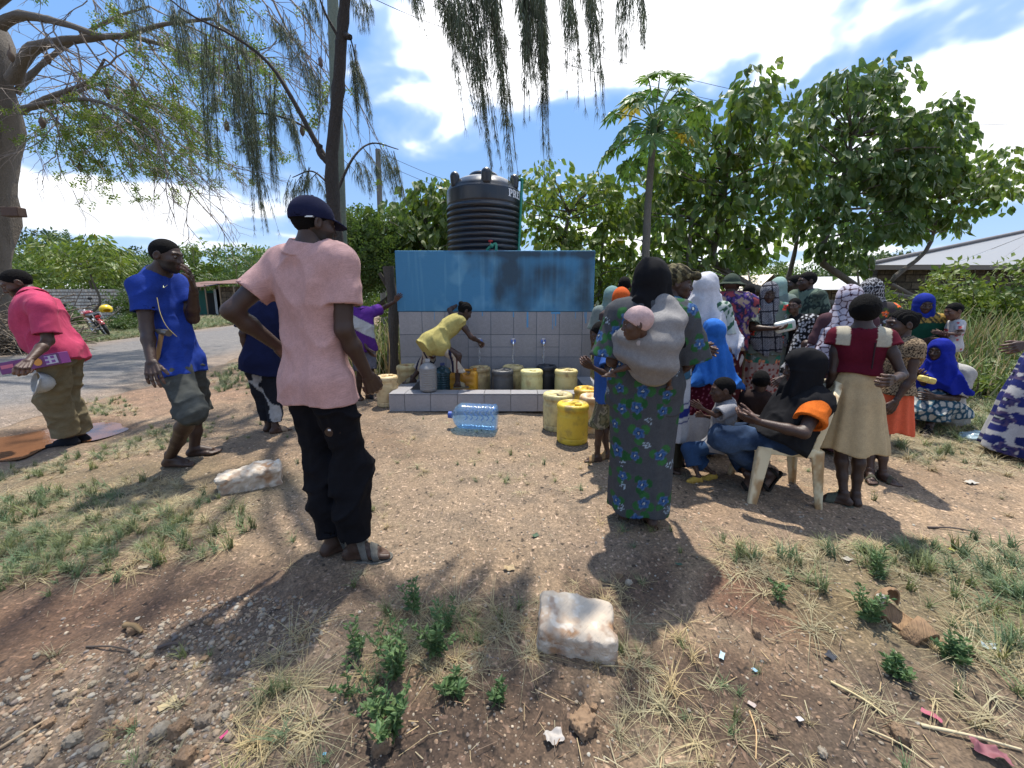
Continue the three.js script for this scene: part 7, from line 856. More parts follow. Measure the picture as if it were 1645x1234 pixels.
person({ label: 'woman in white dress with blue flowers at the right edge', D: 3.1, s: 0.95, yaw: -128, hd: [1732, 452], armL: { el: [1680, 548, -1], wr: [1648, 553, -1], pose: 'cup' }, toeL: -130, toeR: -120, shoes: ['slide', leafy([0.4, 0.38, 0.3], [0.03, 0.03, 0.03], 60)], hair: 'short', wear: [['dress', dress({ col: floral([0.6, 0.6, 0.62], [0.02, 0.03, 0.16], [0.02, 0.03, 0.16], 5), sleeve: 0.5, loose: 0.03 }, { fold: 0.09, rings: [[0.5, 0.17, 0.14], [0, 0.24, 0.22], [-0.4, 0.3, 0.3], [-0.8, 0.36, 0.36]] })]] });
person({ label: 'woman in orange headscarf with bare arm, left of the black headscarf', D: 4.0, yaw: 150, hd: [998, 481], hyaw: 160, shoes: ['slide', dyed(BLACK)], wear: [['dress', dress({ col: dyed([0.08, 0.06, 0.06]), sleeve: 0.2, loose: 0.02 }, { rings: LONG })], ['headscarf', scarf({ col: dyed([0.68, 0.12, 0.025]), len: 0.34, w: 0.17, back: 1 })]] });
person({ label: 'woman in pale teal headscarf half hidden behind the orange headscarf', D: 4.6, yaw: 160, hd: [983, 477], shoes: ['slide', dyed(BLACK)], wear: [['dress', dress({ col: dyed([0.2, 0.25, 0.24]), sleeve: 0.9, loose: 0.03 }, { rings: LONG })], ['headscarf', scarf({ col: dyed([0.2, 0.32, 0.31]), len: 0.36, back: 1 })]] });
person({ label: 'person whose dark cropped head shows above the orange headscarf', D: 5.0, yaw: 170, hd: [1003, 459], hair: 'crop', shoes: ['slide', dyed(BLACK)], wear: [['tshirt', shirt({ col: dyed([0.1, 0.1, 0.12]), sleeve: 0.8, loose: 0.03 })], ['trousers', pants({ col: dyed([0.03, 0.03, 0.035]) })]] });
person({ label: 'woman in dark violet print headscarf between turban and white headscarf', D: 4.9, s: 0.85, yaw: 165, hd: [1102, 482], shoes: ['slide', dyed(BLACK)], wear: [['dress', dress({ col: dyed([0.06, 0.05, 0.09]), sleeve: 0.9, loose: 0.03 }, { rings: LONG })], ['headscarf', scarf({ col: dots([0.06, 0.05, 0.1], [0.3, 0.28, 0.4], 40, 0.3), len: 0.4, back: 1 })]] });

// ---------------------------------------------------------------- jerrycans and bottles
const canGeo = (() => {   // 20 litre drum with a handle across a dished top: unit height 1, radius about 0.4
  const G = (x, y, z) => { const q = Math.hypot(x, z); let R = 0.372 + 0.012 * ss(0.80, 0.84, y) - 0.012 * ss(0.66, 0.72, y) * ss(0.83, 0.78, y) + 0.006 * Math.sin(y * 3.14) - 0.008 * (Math.abs(y - 0.16) < 0.015 ? 1 : 0); const top = 0.965; let d = smax(smax(q - R, y - top, 0.1), -y, 0.06); d = smax(d, -ell(x, y, z, 0.02, 1.03, 0.14, 0.24, 0.15, 0.19), 0.04); d = smax(d, -ell(x, y, z, 0.0, 1.03, -0.2, 0.22, 0.13, 0.12), 0.04); d = smin(d, cone(x, y, z, -0.27, 0.93, -0.03, 0.27, 0.93, -0.03, 0.045, 0.045), 0.03); d = smin(d, Math.max(Math.hypot(x - 0.02, z - 0.17) - 0.085, Math.abs(y - 0.93) - 0.05), 0.02); return d; };
  return sdfMesh(G, [-0.45, -0.04, -0.45], [0.45, 1.05, 0.45], 0.0125, null, 0.02);
})();
const dirtyPlastic = (c, dirt, amt, seed) => (x, y, z) => { const n = fbm(x * 5 + seed, y * 3.4, z * 5, 4), low = fbm(x * 13 + seed, y * 11, z * 13, 3), k = clamp(ss(0.57 - amt * 0.2, 0.8, n) * 0.85 + ss(0.62, 0.8, low) * 0.5 * (y < 0.35 ? 1 : 0.4)), m = 0.94 + 0.12 * fbm(x * 30, y * 30, z * 30, 2); return mix3([c[0] * m, c[1] * m, c[2] * m], dirt, k); };
const plasticM = new THREE.MeshPhysicalMaterial({ vertexColors: true, roughness: 0.42, bumpMap: rep(grain, 1.4), bumpScale: 0.0025, transmission: 0 });
function can(label, pos, w, h, col, dirt, amt, ry, o = {}) {
  const t = thing('jerrycan', label, 'jerrycan', pos, undefined), g = canGeo.clone(); paint(g, dirtyPlastic(col, dirt, amt, pos.x * 7 + pos.z)); const m = part(t, 'drum', g, plasticM); m.scale.set(w / 0.76, h, w / 0.76); t.rotation.y = ry; if (o.cap) { const c = part(t, 'cap', new THREE.CylinderGeometry(0.042, 0.042, 0.03, 18), o.cap); c.position.set(0.025 * w / 0.76, h * 0.985, 0.17 * w / 0.76); } return t;
}
const tan = [0.46, 0.36, 0.17], pale = [0.60, 0.54, 0.24], brown = [0.17, 0.10, 0.05], grey = [0.05, 0.052, 0.055];
{
  const FL = 0.055, at = (px, py, y, D) => { const p = Pd(px, py, D); return V(p.x, y, -D); };
  [['tan jerrycan filling under the left tap', 771, 5.12, 0.285, 0.40, tan, brown, 1.2, 0.4], ['dark grey jerrycan between the left and middle taps', 807, 4.92, 0.285, 0.40, grey, [0.1, 0.09, 0.08], 0.6, 1.0], ['tan jerrycan filling under the middle tap', 824, 5.2, 0.29, 0.40, [0.55, 0.44, 0.2], brown, 1, 2.1], ['pale yellow jerrycan right of the dark grey one', 854, 4.9, 0.29, 0.40, pale, [0.36, 0.27, 0.1], 0.4, 0.2], ['black jerrycan filling under the right tap', 878, 5.13, 0.27, 0.42, [0.016, 0.017, 0.022], [0.06, 0.06, 0.06], 0.3, 1.7], ['tan yellow jerrycan last on the right in the basin', 909.5, 4.9, 0.295, 0.405, [0.55, 0.46, 0.2], brown, 0.5, 0.8]].forEach(([l, px, D, w, h, c, d, a, ry]) => can(l, at(px, 600, FL, D), w, h, c, d, a, ry));
  // narrow orange jerrycans beside the child's leg
  for (const [l, px, D] of [['orange slab jerrycan right of the bending child', 751, 5.0], ['orange slab jerrycan behind the leg of the bending child', 728, 5.08]]) { const t = thing('jerrycan', l, 'jerrycan', at(px, 600, FL, D)); const g = sdfMesh((x, y, z) => { let d = smax(smax(Math.abs(x) - 0.088, Math.abs(z) - 0.14, 0.04), Math.abs(y - 0.17) - 0.19, 0.05); d = smax(d, -cone(x, y, z, -0.2, 0.355, 0.0, 0.2, 0.355, 0.0, 0.05, 0.05), 0.02); d = smin(d, cone(x, y, z, 0, 0.36, -0.07, 0, 0.36, 0.07, 0.018, 0.018), 0.02); return d - 0.002 * Math.sin(y * 80) * (Math.abs(z) < 0.1 ? 1 : 0); }, [-0.11, -0.04, -0.17], [0.11, 0.4, 0.17], 0.008, dirtyPlastic([0.62, 0.30, 0.02], [0.3, 0.13, 0.02], 0.3, px)); part(t, 'drum', g, plasticM); part(t, 'cap', new THREE.CylinderGeometry(0.024, 0.024, 0.03, 14).translate(0, 0.375, 0.1), std(0.5, 0.2, 0.02, 0.5)); t.rotation.y = 1.45; }
  can('tan jerrycan on the basin rim beside the left edge of the wall', at(655, 610, 0.0, 5.35), 0.295, 0.44, [0.52, 0.42, 0.2], [0.26, 0.13, 0.05], 1.2, 0.9); 
  can('tan jerrycan standing on the ground left of the basin', at(623, 640, 0.0, 4.78), 0.27, 0.40, [0.55, 0.42, 0.22], [0.28, 0.15, 0.06], 1.1, 2.4);
  const gp = (px, py) => { const p = Ph(px, py, 0); p.y = groundY(p.x, p.z) - 0.003; return p; };
  can('dirty tan jerrycan on the ground behind the bright yellow one', gp(895, 684), 0.31, 0.41, [0.55, 0.47, 0.22], [0.14, 0.10, 0.07], 1.1, 0.1); can('bright yellow jerrycan in front on the ground', gp(919, 706), 0.3, 0.40, [0.62, 0.44, 0.04], [0.25, 0.17, 0.05], 0.6, 0.55, {}); can('orange yellow jerrycan behind the bright yellow one', gp(941, 672), 0.28, 0.39, [0.70, 0.42, 0.03], [0.3, 0.17, 0.04], 0.4, 1.2); can('cream topped jerrycan behind the small boy in camouflage shorts', gp(950, 690), 0.26, 0.4, [0.62, 0.5, 0.33], [0.4, 0.22, 0.08], 0.9, 1.9);
}
// big water bottles: lathe with ribs
function bottleGeo(L, r) { const P = [[0.001, 0], [r * 0.8, 0.002], [r * 0.97, 0.02]]; const n = 9; for (let k = 0; k < n; k++) { const y = 0.03 + k * (L * 0.66 / n); for (let i = 0; i < 6; i++) { const u = i / 6; P.push([r * (0.955 + 0.045 * Math.sin(u * Math.PI)), y + u * L * 0.66 / n]); } } P.push([r * 0.96, L * 0.72], [r, L * 0.75], [r * 0.96, L * 0.8], [r * 0.7, L * 0.89], [r * 0.35, L * 0.94], [r * 0.25, L * 0.955], [r * 0.24, L], [0.001, L]); return lathe(P, 40); }
const pet = (r, g, b) => phys(0.3 + 0.7 * r, 0.3 + 0.7 * g, 0.3 + 0.7 * b, 0.12, { transmission: 0.88, thickness: 0, ior: 1.5 });
{
  const p = Ph(762, 694, 0.0), t = thing('water_bottle', 'large empty blue water bottle lying on its side before the basin', 'water bottle', V(p.x, 0.142 + groundY(p.x, p.z), p.z - 0.10)); const g = bottleGeo(0.50, 0.137); const m = part(t, 'bottle', g, pet(0.3, 0.62, 0.95)); const rg = lathe([[0.137 * 0.94, 0.004], [0.137 * 0.94, 0.3]], 24); const n = part(t, 'cap', new THREE.CylinderGeometry(0.036, 0.036, 0.035, 20).translate(0, 0.505, 0), std(0.03, 0.07, 0.3, 0.4)); for (const q of [m, n]) { q.rotation.z = Math.PI / 2 - 0.03; q.position.x = 0.24; } t.rotation.y = -0.1;
  for (let k = 0; k < 6; k++) { const tp = []; for (let i = 0; i <= 14; i++) { const u = i / 14, a = -0.5 + u * 2.6, xx = 0.2 - k * 0.055 + 0.022 * Math.sin(u * 22); tp.push(V(xx, Math.cos(a - 0.6) * 0.137, Math.sin(a - 0.6) * 0.137)); } part(t, 'rib', tube(tp, 0.0055, 5), pet(0.2, 0.5, 0.85, 0.1)); }
  const b = Pd(688, 628, 4.6), u = thing('water_bottle', 'scuffed clear water bottle standing on the basin kerb by the child', 'water bottle', V(b.x, 0.222, -4.62)); part(u, 'bottle', bottleGeo(0.375, 0.105), phys(0.32, 0.31, 0.3, 0.35, { transmission: 0.35, thickness: 0.02, bumpMap: rep(grain, 2), bumpScale: 0.003 })); part(u, 'cap', new THREE.CylinderGeometry(0.03, 0.03, 0.03, 18).translate(0, 0.385, 0), std(0.35, 0.35, 0.36, 0.5)); 
  const c = Pd(711, 600, 5.05), v = thing('water_bottle', 'dark teal water bottle in the basin behind the clear one', 'water bottle', V(c.x, 0.055, -5.05)); part(v, 'bottle', bottleGeo(0.42, 0.12), phys(0.04, 0.09, 0.1, 0.2, { transmission: 0.3, thickness: 0.02 })); part(v, 'cap', new THREE.CylinderGeometry(0.03, 0.03, 0.03, 18).translate(0, 0.43, 0), std(0.03, 0.06, 0.2, 0.4));
  const q = Ph(1579, 707, 0), w = thing('plastic_bag', 'crumpled pale blue plastic film lying on the grass at right', 'plastic bag', V(q.x, groundY(q.x, q.z), q.z)); part(w, 'film', sdfMesh((x, y, z) => ell(x, y, z, 0, 0.04, 0, 0.19, 0.055, 0.12) + 0.05 * (fbm(x * 13, y * 20, z * 13, 3) - 0.5), [-0.3, -0.06, -0.25], [0.3, 0.18, 0.25], 0.011, null, 0.04), phys(0.55, 0.72, 0.8, 0.15, { transmission: 0.5, thickness: 0 }));
}

// ---------------------------------------------------------------- motorcycle across the road
{
  const D = 13.6, p = Pd(166, 541, D), t = thing('motorcycle', 'red and silver motorcycle leaning in the verge with a yellow helmet', 'motorcycle', V(p.x, 0.02, -D)); t.rotation.set(0, -0.55, 0); const blk = std(0.012, 0.012, 0.013, 0.5), met = std(0.5, 0.5, 0.5, 0.3, { metalness: 0.9 }), red = phys(0.3, 0.02, 0.025, 0.25, { clearcoat: 0.6 });
  const lean = new THREE.Matrix4().makeRotationX(0.34), P = (n, g, m) => part(t, n, g.applyMatrix4(lean), m);
  for (const x of [-0.62, 0.62]) { const w = P('wheel', new THREE.TorusGeometry(0.27, 0.048, 12, 36).translate(x, 0.3, 0), blk); part(w, 'rim', mg([new THREE.TorusGeometry(0.2, 0.012, 8, 30), ...[0, 1, 2, 3, 4].map((k) => new THREE.CylinderGeometry(0.008, 0.008, 0.4, 6).rotateZ(k * 0.628)), new THREE.CylinderGeometry(0.05, 0.05, 0.12, 14).rotateX(Math.PI / 2)].map(bare)).translate(x, 0.3, 0).applyMatrix4(lean), met); }
  P('fuel_tank', new RoundedBoxGeometry(0.48, 0.22, 0.26, 4, 0.09).translate(-0.12, 0.82, 0), red); P('seat', new RoundedBoxGeometry(0.72, 0.1, 0.24, 4, 0.045).translate(0.42, 0.80, 0), blk); P('engine', mg([new RoundedBoxGeometry(0.3, 0.3, 0.22, 2, 0.04).translate(-0.05, 0.42, 0), new THREE.CylinderGeometry(0.09, 0.1, 0.24, 14).rotateZ(0.5).translate(-0.16, 0.6, 0), new THREE.CylinderGeometry(0.09, 0.09, 0.26, 16).rotateX(Math.PI / 2).translate(0.06, 0.4, 0)].map(bare)), met);
  P('frame', mg([tube([V(-0.4, 0.85, 0), V(-0.1, 0.68, 0), V(0.35, 0.68, 0), V(0.75, 0.72, 0)], 0.022, 8), tube([V(-0.42, 0.8, 0), V(-0.2, 0.3, 0), V(0.2, 0.3, 0), V(0.62, 0.3, 0.08)], 0.02, 8), tube([V(0.62, 0.3, 0.1), V(0.45, 0.72, 0.1)], 0.024, 8), tube([V(0.62, 0.3, -0.1), V(0.45, 0.72, -0.1)], 0.024, 8)]), blk); P('fork', mg([0.08, -0.08].map((z) => tube([V(-0.62, 0.3, z), V(-0.42, 0.95, z)], 0.02, 8))), met);
  P('handlebar', tube(curve([V(-0.24, 1.05, 0.38), V(-0.36, 1.04, 0.2), V(-0.42, 0.97, 0), V(-0.36, 1.04, -0.2), V(-0.24, 1.05, -0.38)], 14), 0.014, 8), blk); for (const z of [0.28, -0.28]) { const m = P('mirror', new THREE.SphereGeometry(0.055, 12, 8).scale(0.35, 1, 1.2).translate(-0.36, 1.26, z * 1.2), blk); part(m, 'stem', tube([V(-0.34, 1.05, z), V(-0.36, 1.24, z * 1.2)], 0.007, 5).applyMatrix4(lean), blk); } P('headlight', mg([new THREE.SphereGeometry(0.1, 16, 12).scale(0.8, 1, 1).translate(-0.55, 0.92, 0)]), std(0.7, 0.7, 0.7, 0.1)); P('mudguard', mg([new THREE.TorusGeometry(0.33, 0.05, 6, 14, 1.5).scale(1, 1, 1.4).rotateZ(0.7).translate(-0.62, 0.3, 0), new THREE.TorusGeometry(0.33, 0.05, 6, 14, 1.6).scale(1, 1, 1.4).rotateZ(0.5).translate(0.62, 0.3, 0)].map(bare)), red); P('exhaust', tube([V(-0.1, 0.35, 0.14), V(0.1, 0.26, 0.17), V(0.75, 0.36, 0.17)], [0.025, 0.03, 0.05], 10), met); P('carrier_rack', mg([0.1, -0.1].map((z) => tube([V(0.6, 0.84, z), V(0.98, 0.86, z), V(0.9, 0.62, z)], 0.012, 6))), met); P('tail_light', new RoundedBoxGeometry(0.05, 0.08, 0.14, 2, 0.02).translate(0.95, 0.75, 0), std(0.5, 0.02, 0.02, 0.3));
  const hp = Pd(170, 497, 13.5), h = thing('helmet', 'yellow crash helmet resting on the motorcycle handlebar', 'helmet', hp); part(h, 'shell', sdfMesh((x, y, z) => Math.max(Math.abs(ell(x, y, z, 0, 0, 0, 0.145, 0.15, 0.17)) - 0.014, -y - 0.1, -ell(x, y, z, 0.16, -0.05, 0.1, 0.12, 0.06, 0.12)), [-0.18, -0.18, -0.2], [0.18, 0.18, 0.2], 0.014, [0.72, 0.5, 0.02]), new THREE.MeshPhysicalMaterial({ vertexColors: true, roughness: 0.3 })); part(h, 'visor', new THREE.SphereGeometry(0.15, 16, 8, 0, 1.6, 1.2, 0.5).translate(0.005, 0, 0.005), std(0.02, 0.02, 0.025, 0.1));
}

// ---------------------------------------------------------------- blocks of coral stone, stones, gravel
function rock(w, h, d, seed, rough, cell, blocky = 0.02) { return sdfMesh((x, y, z) => { let q = blocky ? smax(smax(Math.abs(x) - w / 2, Math.abs(y) - h / 2, blocky * 1.5), Math.abs(z) - d / 2, blocky * 1.5) : ell(x, y, z, 0, 0, 0, w / 2, h / 2, d / 2); return q + rough * ((fbm(x * 9 + seed, y * 9, z * 9, 3) - 0.5) * 1.6 + (vnoise(x * 38, y * 38 + seed, z * 38) - 0.5) * 0.45 + (vnoise(x * 90, y * 90 + seed, z * 90) - 0.5) * 0.22); }, [-w * 0.65 - 0.02, -h * 0.65 - 0.02, -d * 0.65 - 0.02], [w * 0.65 + 0.02, h * 0.65 + 0.02, d * 0.65 + 0.02], cell, null, 0.02); }
const coralCol = (seed) => (x, y, z) => { const n = fbm(x * 9 + seed, y * 9, z * 9, 4), m = fbm(x * 34, y * 34, z * 34 + seed, 3); let c = mix3([0.45, 0.375, 0.29], [0.33, 0.19, 0.1], ss(0.5, 0.66, n)); c = mix3(c, [0.58, 0.53, 0.45], ss(0.55, 0.7, m) * 0.7); return mix3(c, [0.2, 0.1, 0.05], ss(0.6, 0.72, fbm(x * 20 + 9, y * 20, z * 20 + seed, 3)) * 0.5 + ss(-0.02, -0.085, y) * 0.35 * ss(0.35, 0.6, m)); };
const coralM = new THREE.MeshStandardMaterial({ vertexColors: true, roughness: 0.97, bumpMap: rep(soilBump, 1.6), bumpScale: 0.004 });
{
  const a = Ph(396, 790, 0), g = paint(rock(0.37, 0.17, 0.17, 3, 0.036, 0.0075), coralCol(3)), m = single('stone_block', g, coralM, 'long weathered coral stone block between the blue and pink shirted men', 'stone block', V(a.x, 0.06, a.z - 0.06)); m.rotation.set(0.06, 0.55, 0.02);
  const b = Ph(930, 1050, 0), h = paint(rock(0.3, 0.13, 0.20, 8, 0.017, 0.0055), coralCol(8)), k = single('stone_block', h, coralM, 'whitish coral stone block in the front middle of the ground', 'stone block', V(b.x, 0.045 + groundY(b.x, b.z), b.z - 0.085)); k.rotation.set(0.12, -0.16, -0.05);
}
const stoneM = new THREE.MeshStandardMaterial({ vertexColors: true, roughness: 0.95, bumpMap: rep(soilBump, 6), bumpScale: 0.003 });
{
  const R = rng(321), shapes = [0, 1, 2, 3, 4, 5].map((k) => paint(rock(1, 0.62 + 0.06 * k, 0.8, k * 5.3, 0.22, 0.075, k % 2 ? 0.12 : 0), (x, y, z) => { const m = 0.75 + 0.5 * fbm(x * 4 + k, y * 4, z * 4, 3), c = [[0.38, 0.3, 0.21], [0.32, 0.25, 0.18], [0.42, 0.35, 0.26], [0.34, 0.22, 0.13], [0.4, 0.34, 0.26], [0.27, 0.18, 0.11]][k]; return c.map((v) => v * m); }));
  const lay = (px, py, size, k, label) => { const p = Ph(px, py, 0), m = single('stone', shapes[k], stoneM, label, 'stone', V(p.x, groundY(p.x, p.z) + size * 0.2, p.z)); m.scale.setScalar(size); m.rotation.set((R() - 0.5) * 0.5, R() * 6.28, (R() - 0.5) * 0.5); return m; };
  for (const [px, py, s, k, l] of [[938, 1165, 0.075, 3, 'brown and tan round stone right of the white tissue'], [612, 1195, 0.075, 5, 'red brown stone at the foot of the leafy weed'], [1010, 938, 0.035, 4, 'grey stone on dark soil behind the white block'], [995, 925, 0.03, 5, 'dark clod beside the grey stone behind the white block'], [215, 1020, 0.035, 3, 'dark brown stub of wood coloured stone on the left soil'], [243, 1078, 0.03, 3, 'reddish stone on the gravel at lower left'], [1240, 1170, 0.03, 5, 'small brown stone in the right foreground'], [1322, 1205, 0.03, 4, 'pale stone in the right foreground near the bottom'], [1445, 1180, 0.05, 5, 'red brown stone among the straw at lower right'], [1215, 1018, 0.03, 5, 'dark clod left of the cast-off shoe'], [955, 1130, 0.025, 3, 'small reddish stone above the brown and tan stone'], [725, 870, 0.022, 2, 'pale pebble before the sandals of the pink shirted man'], [748, 1090, 0.02, 4, 'grey pebble in the middle of the front grass']]) lay(px, py, s, k, l);
  const G = [[330, 1170, 0.042], [290, 1185, 0.045], [260, 1190, 0.05], [205, 1180, 0.04], [110, 1130, 0.035], [100, 1125, 0.03], [120, 1200, 0.05], [160, 1215, 0.05], [60, 1225, 0.045], [345, 1150, 0.035], [365, 1165, 0.03], [370, 1195, 0.03], [300, 1230, 0.045], [225, 1235, 0.04], [240, 1060, 0.026], [225, 1132, 0.03], [215, 1095, 0.024], [180, 1135, 0.03], [130, 1175, 0.035], [80, 1170, 0.03], [30, 1190, 0.035], [20, 1130, 0.03], [95, 1090, 0.024], [335, 1005, 0.024], [372, 1030, 0.022], [390, 1060, 0.022], [330, 1065, 0.022], [300, 1050, 0.02], [280, 1075, 0.022], [350, 1100, 0.022], [60, 1060, 0.022], [150, 1105, 0.026]];
  for (const [x, y, s] of G) { const m = lay(x, y, s * (0.8 + 0.3 * R()), Math.floor(R() * 5), 'pale angular stone lying in the gravel at lower left'); m.userData.group = 'stones in the gravel at lower left'; }
  // loose gravel and grit
  const ico = [0, 1, 2].map((k) => { const g = new THREE.IcosahedronGeometry(0.5, 1), p = g.attributes.position; for (let i = 0; i < p.count; i++) { const x = p.getX(i), y = p.getY(i), z = p.getZ(i), f = 0.7 + 0.6 * vnoise(x * 3 + k * 9, y * 3, z * 3); p.setXYZ(i, x * f, y * f * 0.62, z * f); } g.computeVertexNormals(); return g; });
  const t = new THREE.Group(); t.name = 'gravel'; scene.add(t); tag(t, 'loose gravel and grit scattered over the bare soil', 'gravel', null, 'stuff'); const lists = [[], [], []], cols = [[], [], []];
  const drop = (x, z, s) => { const k = Math.floor(R() * 3), m = new THREE.Matrix4().makeRotationFromEuler(E3.set((R() - 0.5) * 0.7, R() * 6.28, (R() - 0.5) * 0.7)).scale(V(s, s, s * (0.6 + 0.5 * R()))).setPosition(x, groundY(x, z) + s * 0.06, z); lists[k].push(m); const q = R(); cols[k].push(tint(R, q < 0.45 ? [0.27, 0.215, 0.155] : q < 0.75 ? [0.21, 0.14, 0.09] : q < 0.85 ? [0.31, 0.265, 0.205] : [0.16, 0.13, 0.11], 0.5)); };
  const patch = poly([[0, 1100], [180, 1030], [330, 960], [480, 960], [560, 1000], [440, 1080], [380, 1150], [340, 1260], [-100, 1300]]), pb = [1e9, -1e9, 1e9, -1e9]; for (const [x, z] of patch) { pb[0] = Math.min(pb[0], x); pb[1] = Math.max(pb[1], x); pb[2] = Math.min(pb[2], z); pb[3] = Math.max(pb[3], z); }
  for (let i = 0; i < 6500; i++) { const x = lerp(pb[0], pb[1], R()), z = lerp(pb[2], pb[3], R()); if (!inside(patch, x, z) || R() > 0.25 + fbm2(x * 4, z * 4, 3)) continue; drop(x, z, 0.004 + 0.02 * Math.pow(R(), 3.4)); }
  for (let i = 0; i < 17000; i++) { const d = 0.75 + 5.5 * Math.pow(R(), 1.5), a = (R() - 0.5) * 1.9, x = Math.sin(a) * d, z = -Math.cos(a) * d; if (onRoad(x, z) > 0.2 || fbm2(x * 1.7 + 9, z * 1.7, 3) < 0.4 + 0.12 * R()) continue; if (z < -4.3 && z > -5.8 && x > -1.7 && x < 1.3) continue; drop(x, z, (0.004 + 0.014 * Math.pow(R(), 4)) * (0.7 + d * 0.13)); }
  lists.forEach((l, k) => inst(t, 'pebbles', ico[k], std(1, 1, 1, 0.95), l, cols[k]));
}

// ---------------------------------------------------------------- grass, straw, weeds
{
  const R = rng(808), blade = (n, spread, lo, hi, w, seed, flat) => { const r = rng(seed), L = []; for (let i = 0; i < n; i++) { const a = r() * 6.283, h = lerp(lo, hi, r()), out = spread * (0.3 + 0.9 * r()), ox = (r() - 0.5) * 0.25, oz = (r() - 0.5) * 0.25, c = Math.cos(a), s = Math.sin(a), W = w * (0.7 + 0.6 * r()), pt = []; for (let k = 0; k <= 4; k++) { const u = k / 4, q = out * u * u, y = flat ? h * Math.sin(u * 2.6) * 0.5 + 0.01 : h * (u - 0.18 * u * u); const ww = W * (1 - u * 0.9), tw = a + u * 0.8; pt.push([ox + c * q - Math.sin(tw) * ww, y, oz + s * q + Math.cos(tw) * ww], [ox + c * q + Math.sin(tw) * ww, y, oz + s * q - Math.cos(tw) * ww]); } for (let k = 0; k < 4; k++) L.push(...pt[2 * k], ...pt[2 * k + 1], ...pt[2 * k + 2], ...pt[2 * k + 1], ...pt[2 * k + 3], ...pt[2 * k + 2]); } return tris(L); };
  const kinds = [blade(26, 0.6, 0.4, 1.0, 0.024, 1), blade(24, 1.0, 0.3, 0.85, 0.021, 2), blade(18, 1.4, 0.15, 0.5, 0.018, 3, true), blade(20, 1.7, 0.1, 0.45, 0.017, 4, true)], M = kinds.map(() => []), CC = kinds.map(() => []);
  const put = (x, z, s, green) => { const g = R() < green, k = g ? (R() < 0.5 ? 0 : 1) : 1 + Math.floor(R() * 3), S = s * (0.6 + 0.7 * R()), m = new THREE.Matrix4().makeRotationFromEuler(E3.set((R() - 0.5) * 0.4, R() * 6.28, (R() - 0.5) * 0.4)).scale(V(S, S * (g ? 1 : 0.8), S)).setPosition(x, groundY(x, z) - 0.004, z); M[k].push(m); CC[k].push(g ? tint(R, [0.15, 0.19, 0.07], 0.6, 0.4) : tint(R, [0.36, 0.295, 0.155], 0.5, 0.2)); };
  // [outline in pixels, tufts per square metre, size, share of green]
  const P = [[[[-80, 800], [120, 788], [250, 775], [340, 800], [400, 850], [360, 895], [250, 915], [110, 955], [-80, 985]], 260, 0.1, 0.5], [[[-80, 770], [150, 725], [330, 668], [345, 700], [200, 745], [-80, 800]], 190, 0.09, 0.45], [[[130, 640], [215, 640], [215, 665], [130, 670]], 110, 0.1, 0.8], [[[340, 605], [400, 580], [450, 590], [420, 625], [340, 630]], 60, 0.13, 0.6], [[[385, 1180], [420, 1080], [480, 1030], [570, 1010], [620, 985], [680, 955], [770, 950], [865, 985], [870, 1055], [770, 1070], [680, 1090], [560, 1110], [500, 1180], [440, 1240], [385, 1240]], 230, 0.1, 0.45], [[[980, 1040], [1070, 950], [1110, 1000], [1150, 1100], [1180, 1240], [940, 1240], [1000, 1140]], 110, 0.1, 0.15], [[[1130, 900], [1300, 868], [1450, 880], [1660, 868], [1760, 1120], [1640, 1120], [1560, 1070], [1480, 960], [1400, 950], [1330, 1020], [1240, 960]], 210, 0.12, 0.58], [[[1500, 1010], [1660, 1040], [1700, 1240], [1500, 1240], [1420, 1130]], 70, 0.11, 0.3], [[[1400, 705], [1660, 690], [1700, 770], [1460, 752]], 85, 0.13, 0.18], [[[1440, 700], [1500, 655], [1560, 600], [1800, 600], [1800, 705]], 90, 0.17, 0.72], [[[600, 740], [660, 700], [700, 760], [640, 790]], 22, 0.09, 0.2], [[[860, 940], [1000, 930], [1000, 985], [870, 980]], 90, 0.09, 0.15], [[[1010, 690], [1200, 660], [1200, 720], [1050, 760]], 14, 0.1, 0.2], [[[600, 585], [640, 575], [660, 600], [600, 620]], 70, 0.12, 0.7], [[[930, 640], [1000, 590], [1180, 570], [1180, 610], [990, 660]], 35, 0.14, 0.5]];
  for (const [pg, dens, size, green] of P) { const w = poly(pg), b = [1e9, -1e9, 1e9, -1e9]; for (const [x, z] of w) { b[0] = Math.min(b[0], x); b[1] = Math.max(b[1], x); b[2] = Math.min(b[2], z); b[3] = Math.max(b[3], z); } const n = dens * 1.9 * (b[1] - b[0]) * (b[3] - b[2]); for (let i = 0; i < n; i++) { const x = lerp(b[0], b[1], R()), z = lerp(b[2], b[3], R()), e = edgeDist(w, x, z); if (e > 0.05) continue; const cl = fbm2(x * 3.1 + 3, z * 3.1, 3); if (R() > ss(0.22, 0.5, cl) * (0.35 + 0.65 * ss(0.05, -0.2, e))) continue; put(x, z, size, clamp(green - 0.1 + (fbm2(x * 1.6, z * 1.6 + 8, 3) - 0.5) * 1.9)); } }
  for (let i = 0; i < 1000; i++) { const d = 1 + 6 * Math.pow(R(), 1.2), a = (R() - 0.5) * 1.9, x = Math.sin(a) * d, z = -Math.cos(a) * d; if (onRoad(x, z) > 0.1 || fbm2(x * 1.3 + 30, z * 1.3, 4) < 0.53 || (z < -4.2 && x > -1.8 && x < 1.4)) continue; put(x, z, 0.075, 0.3); }
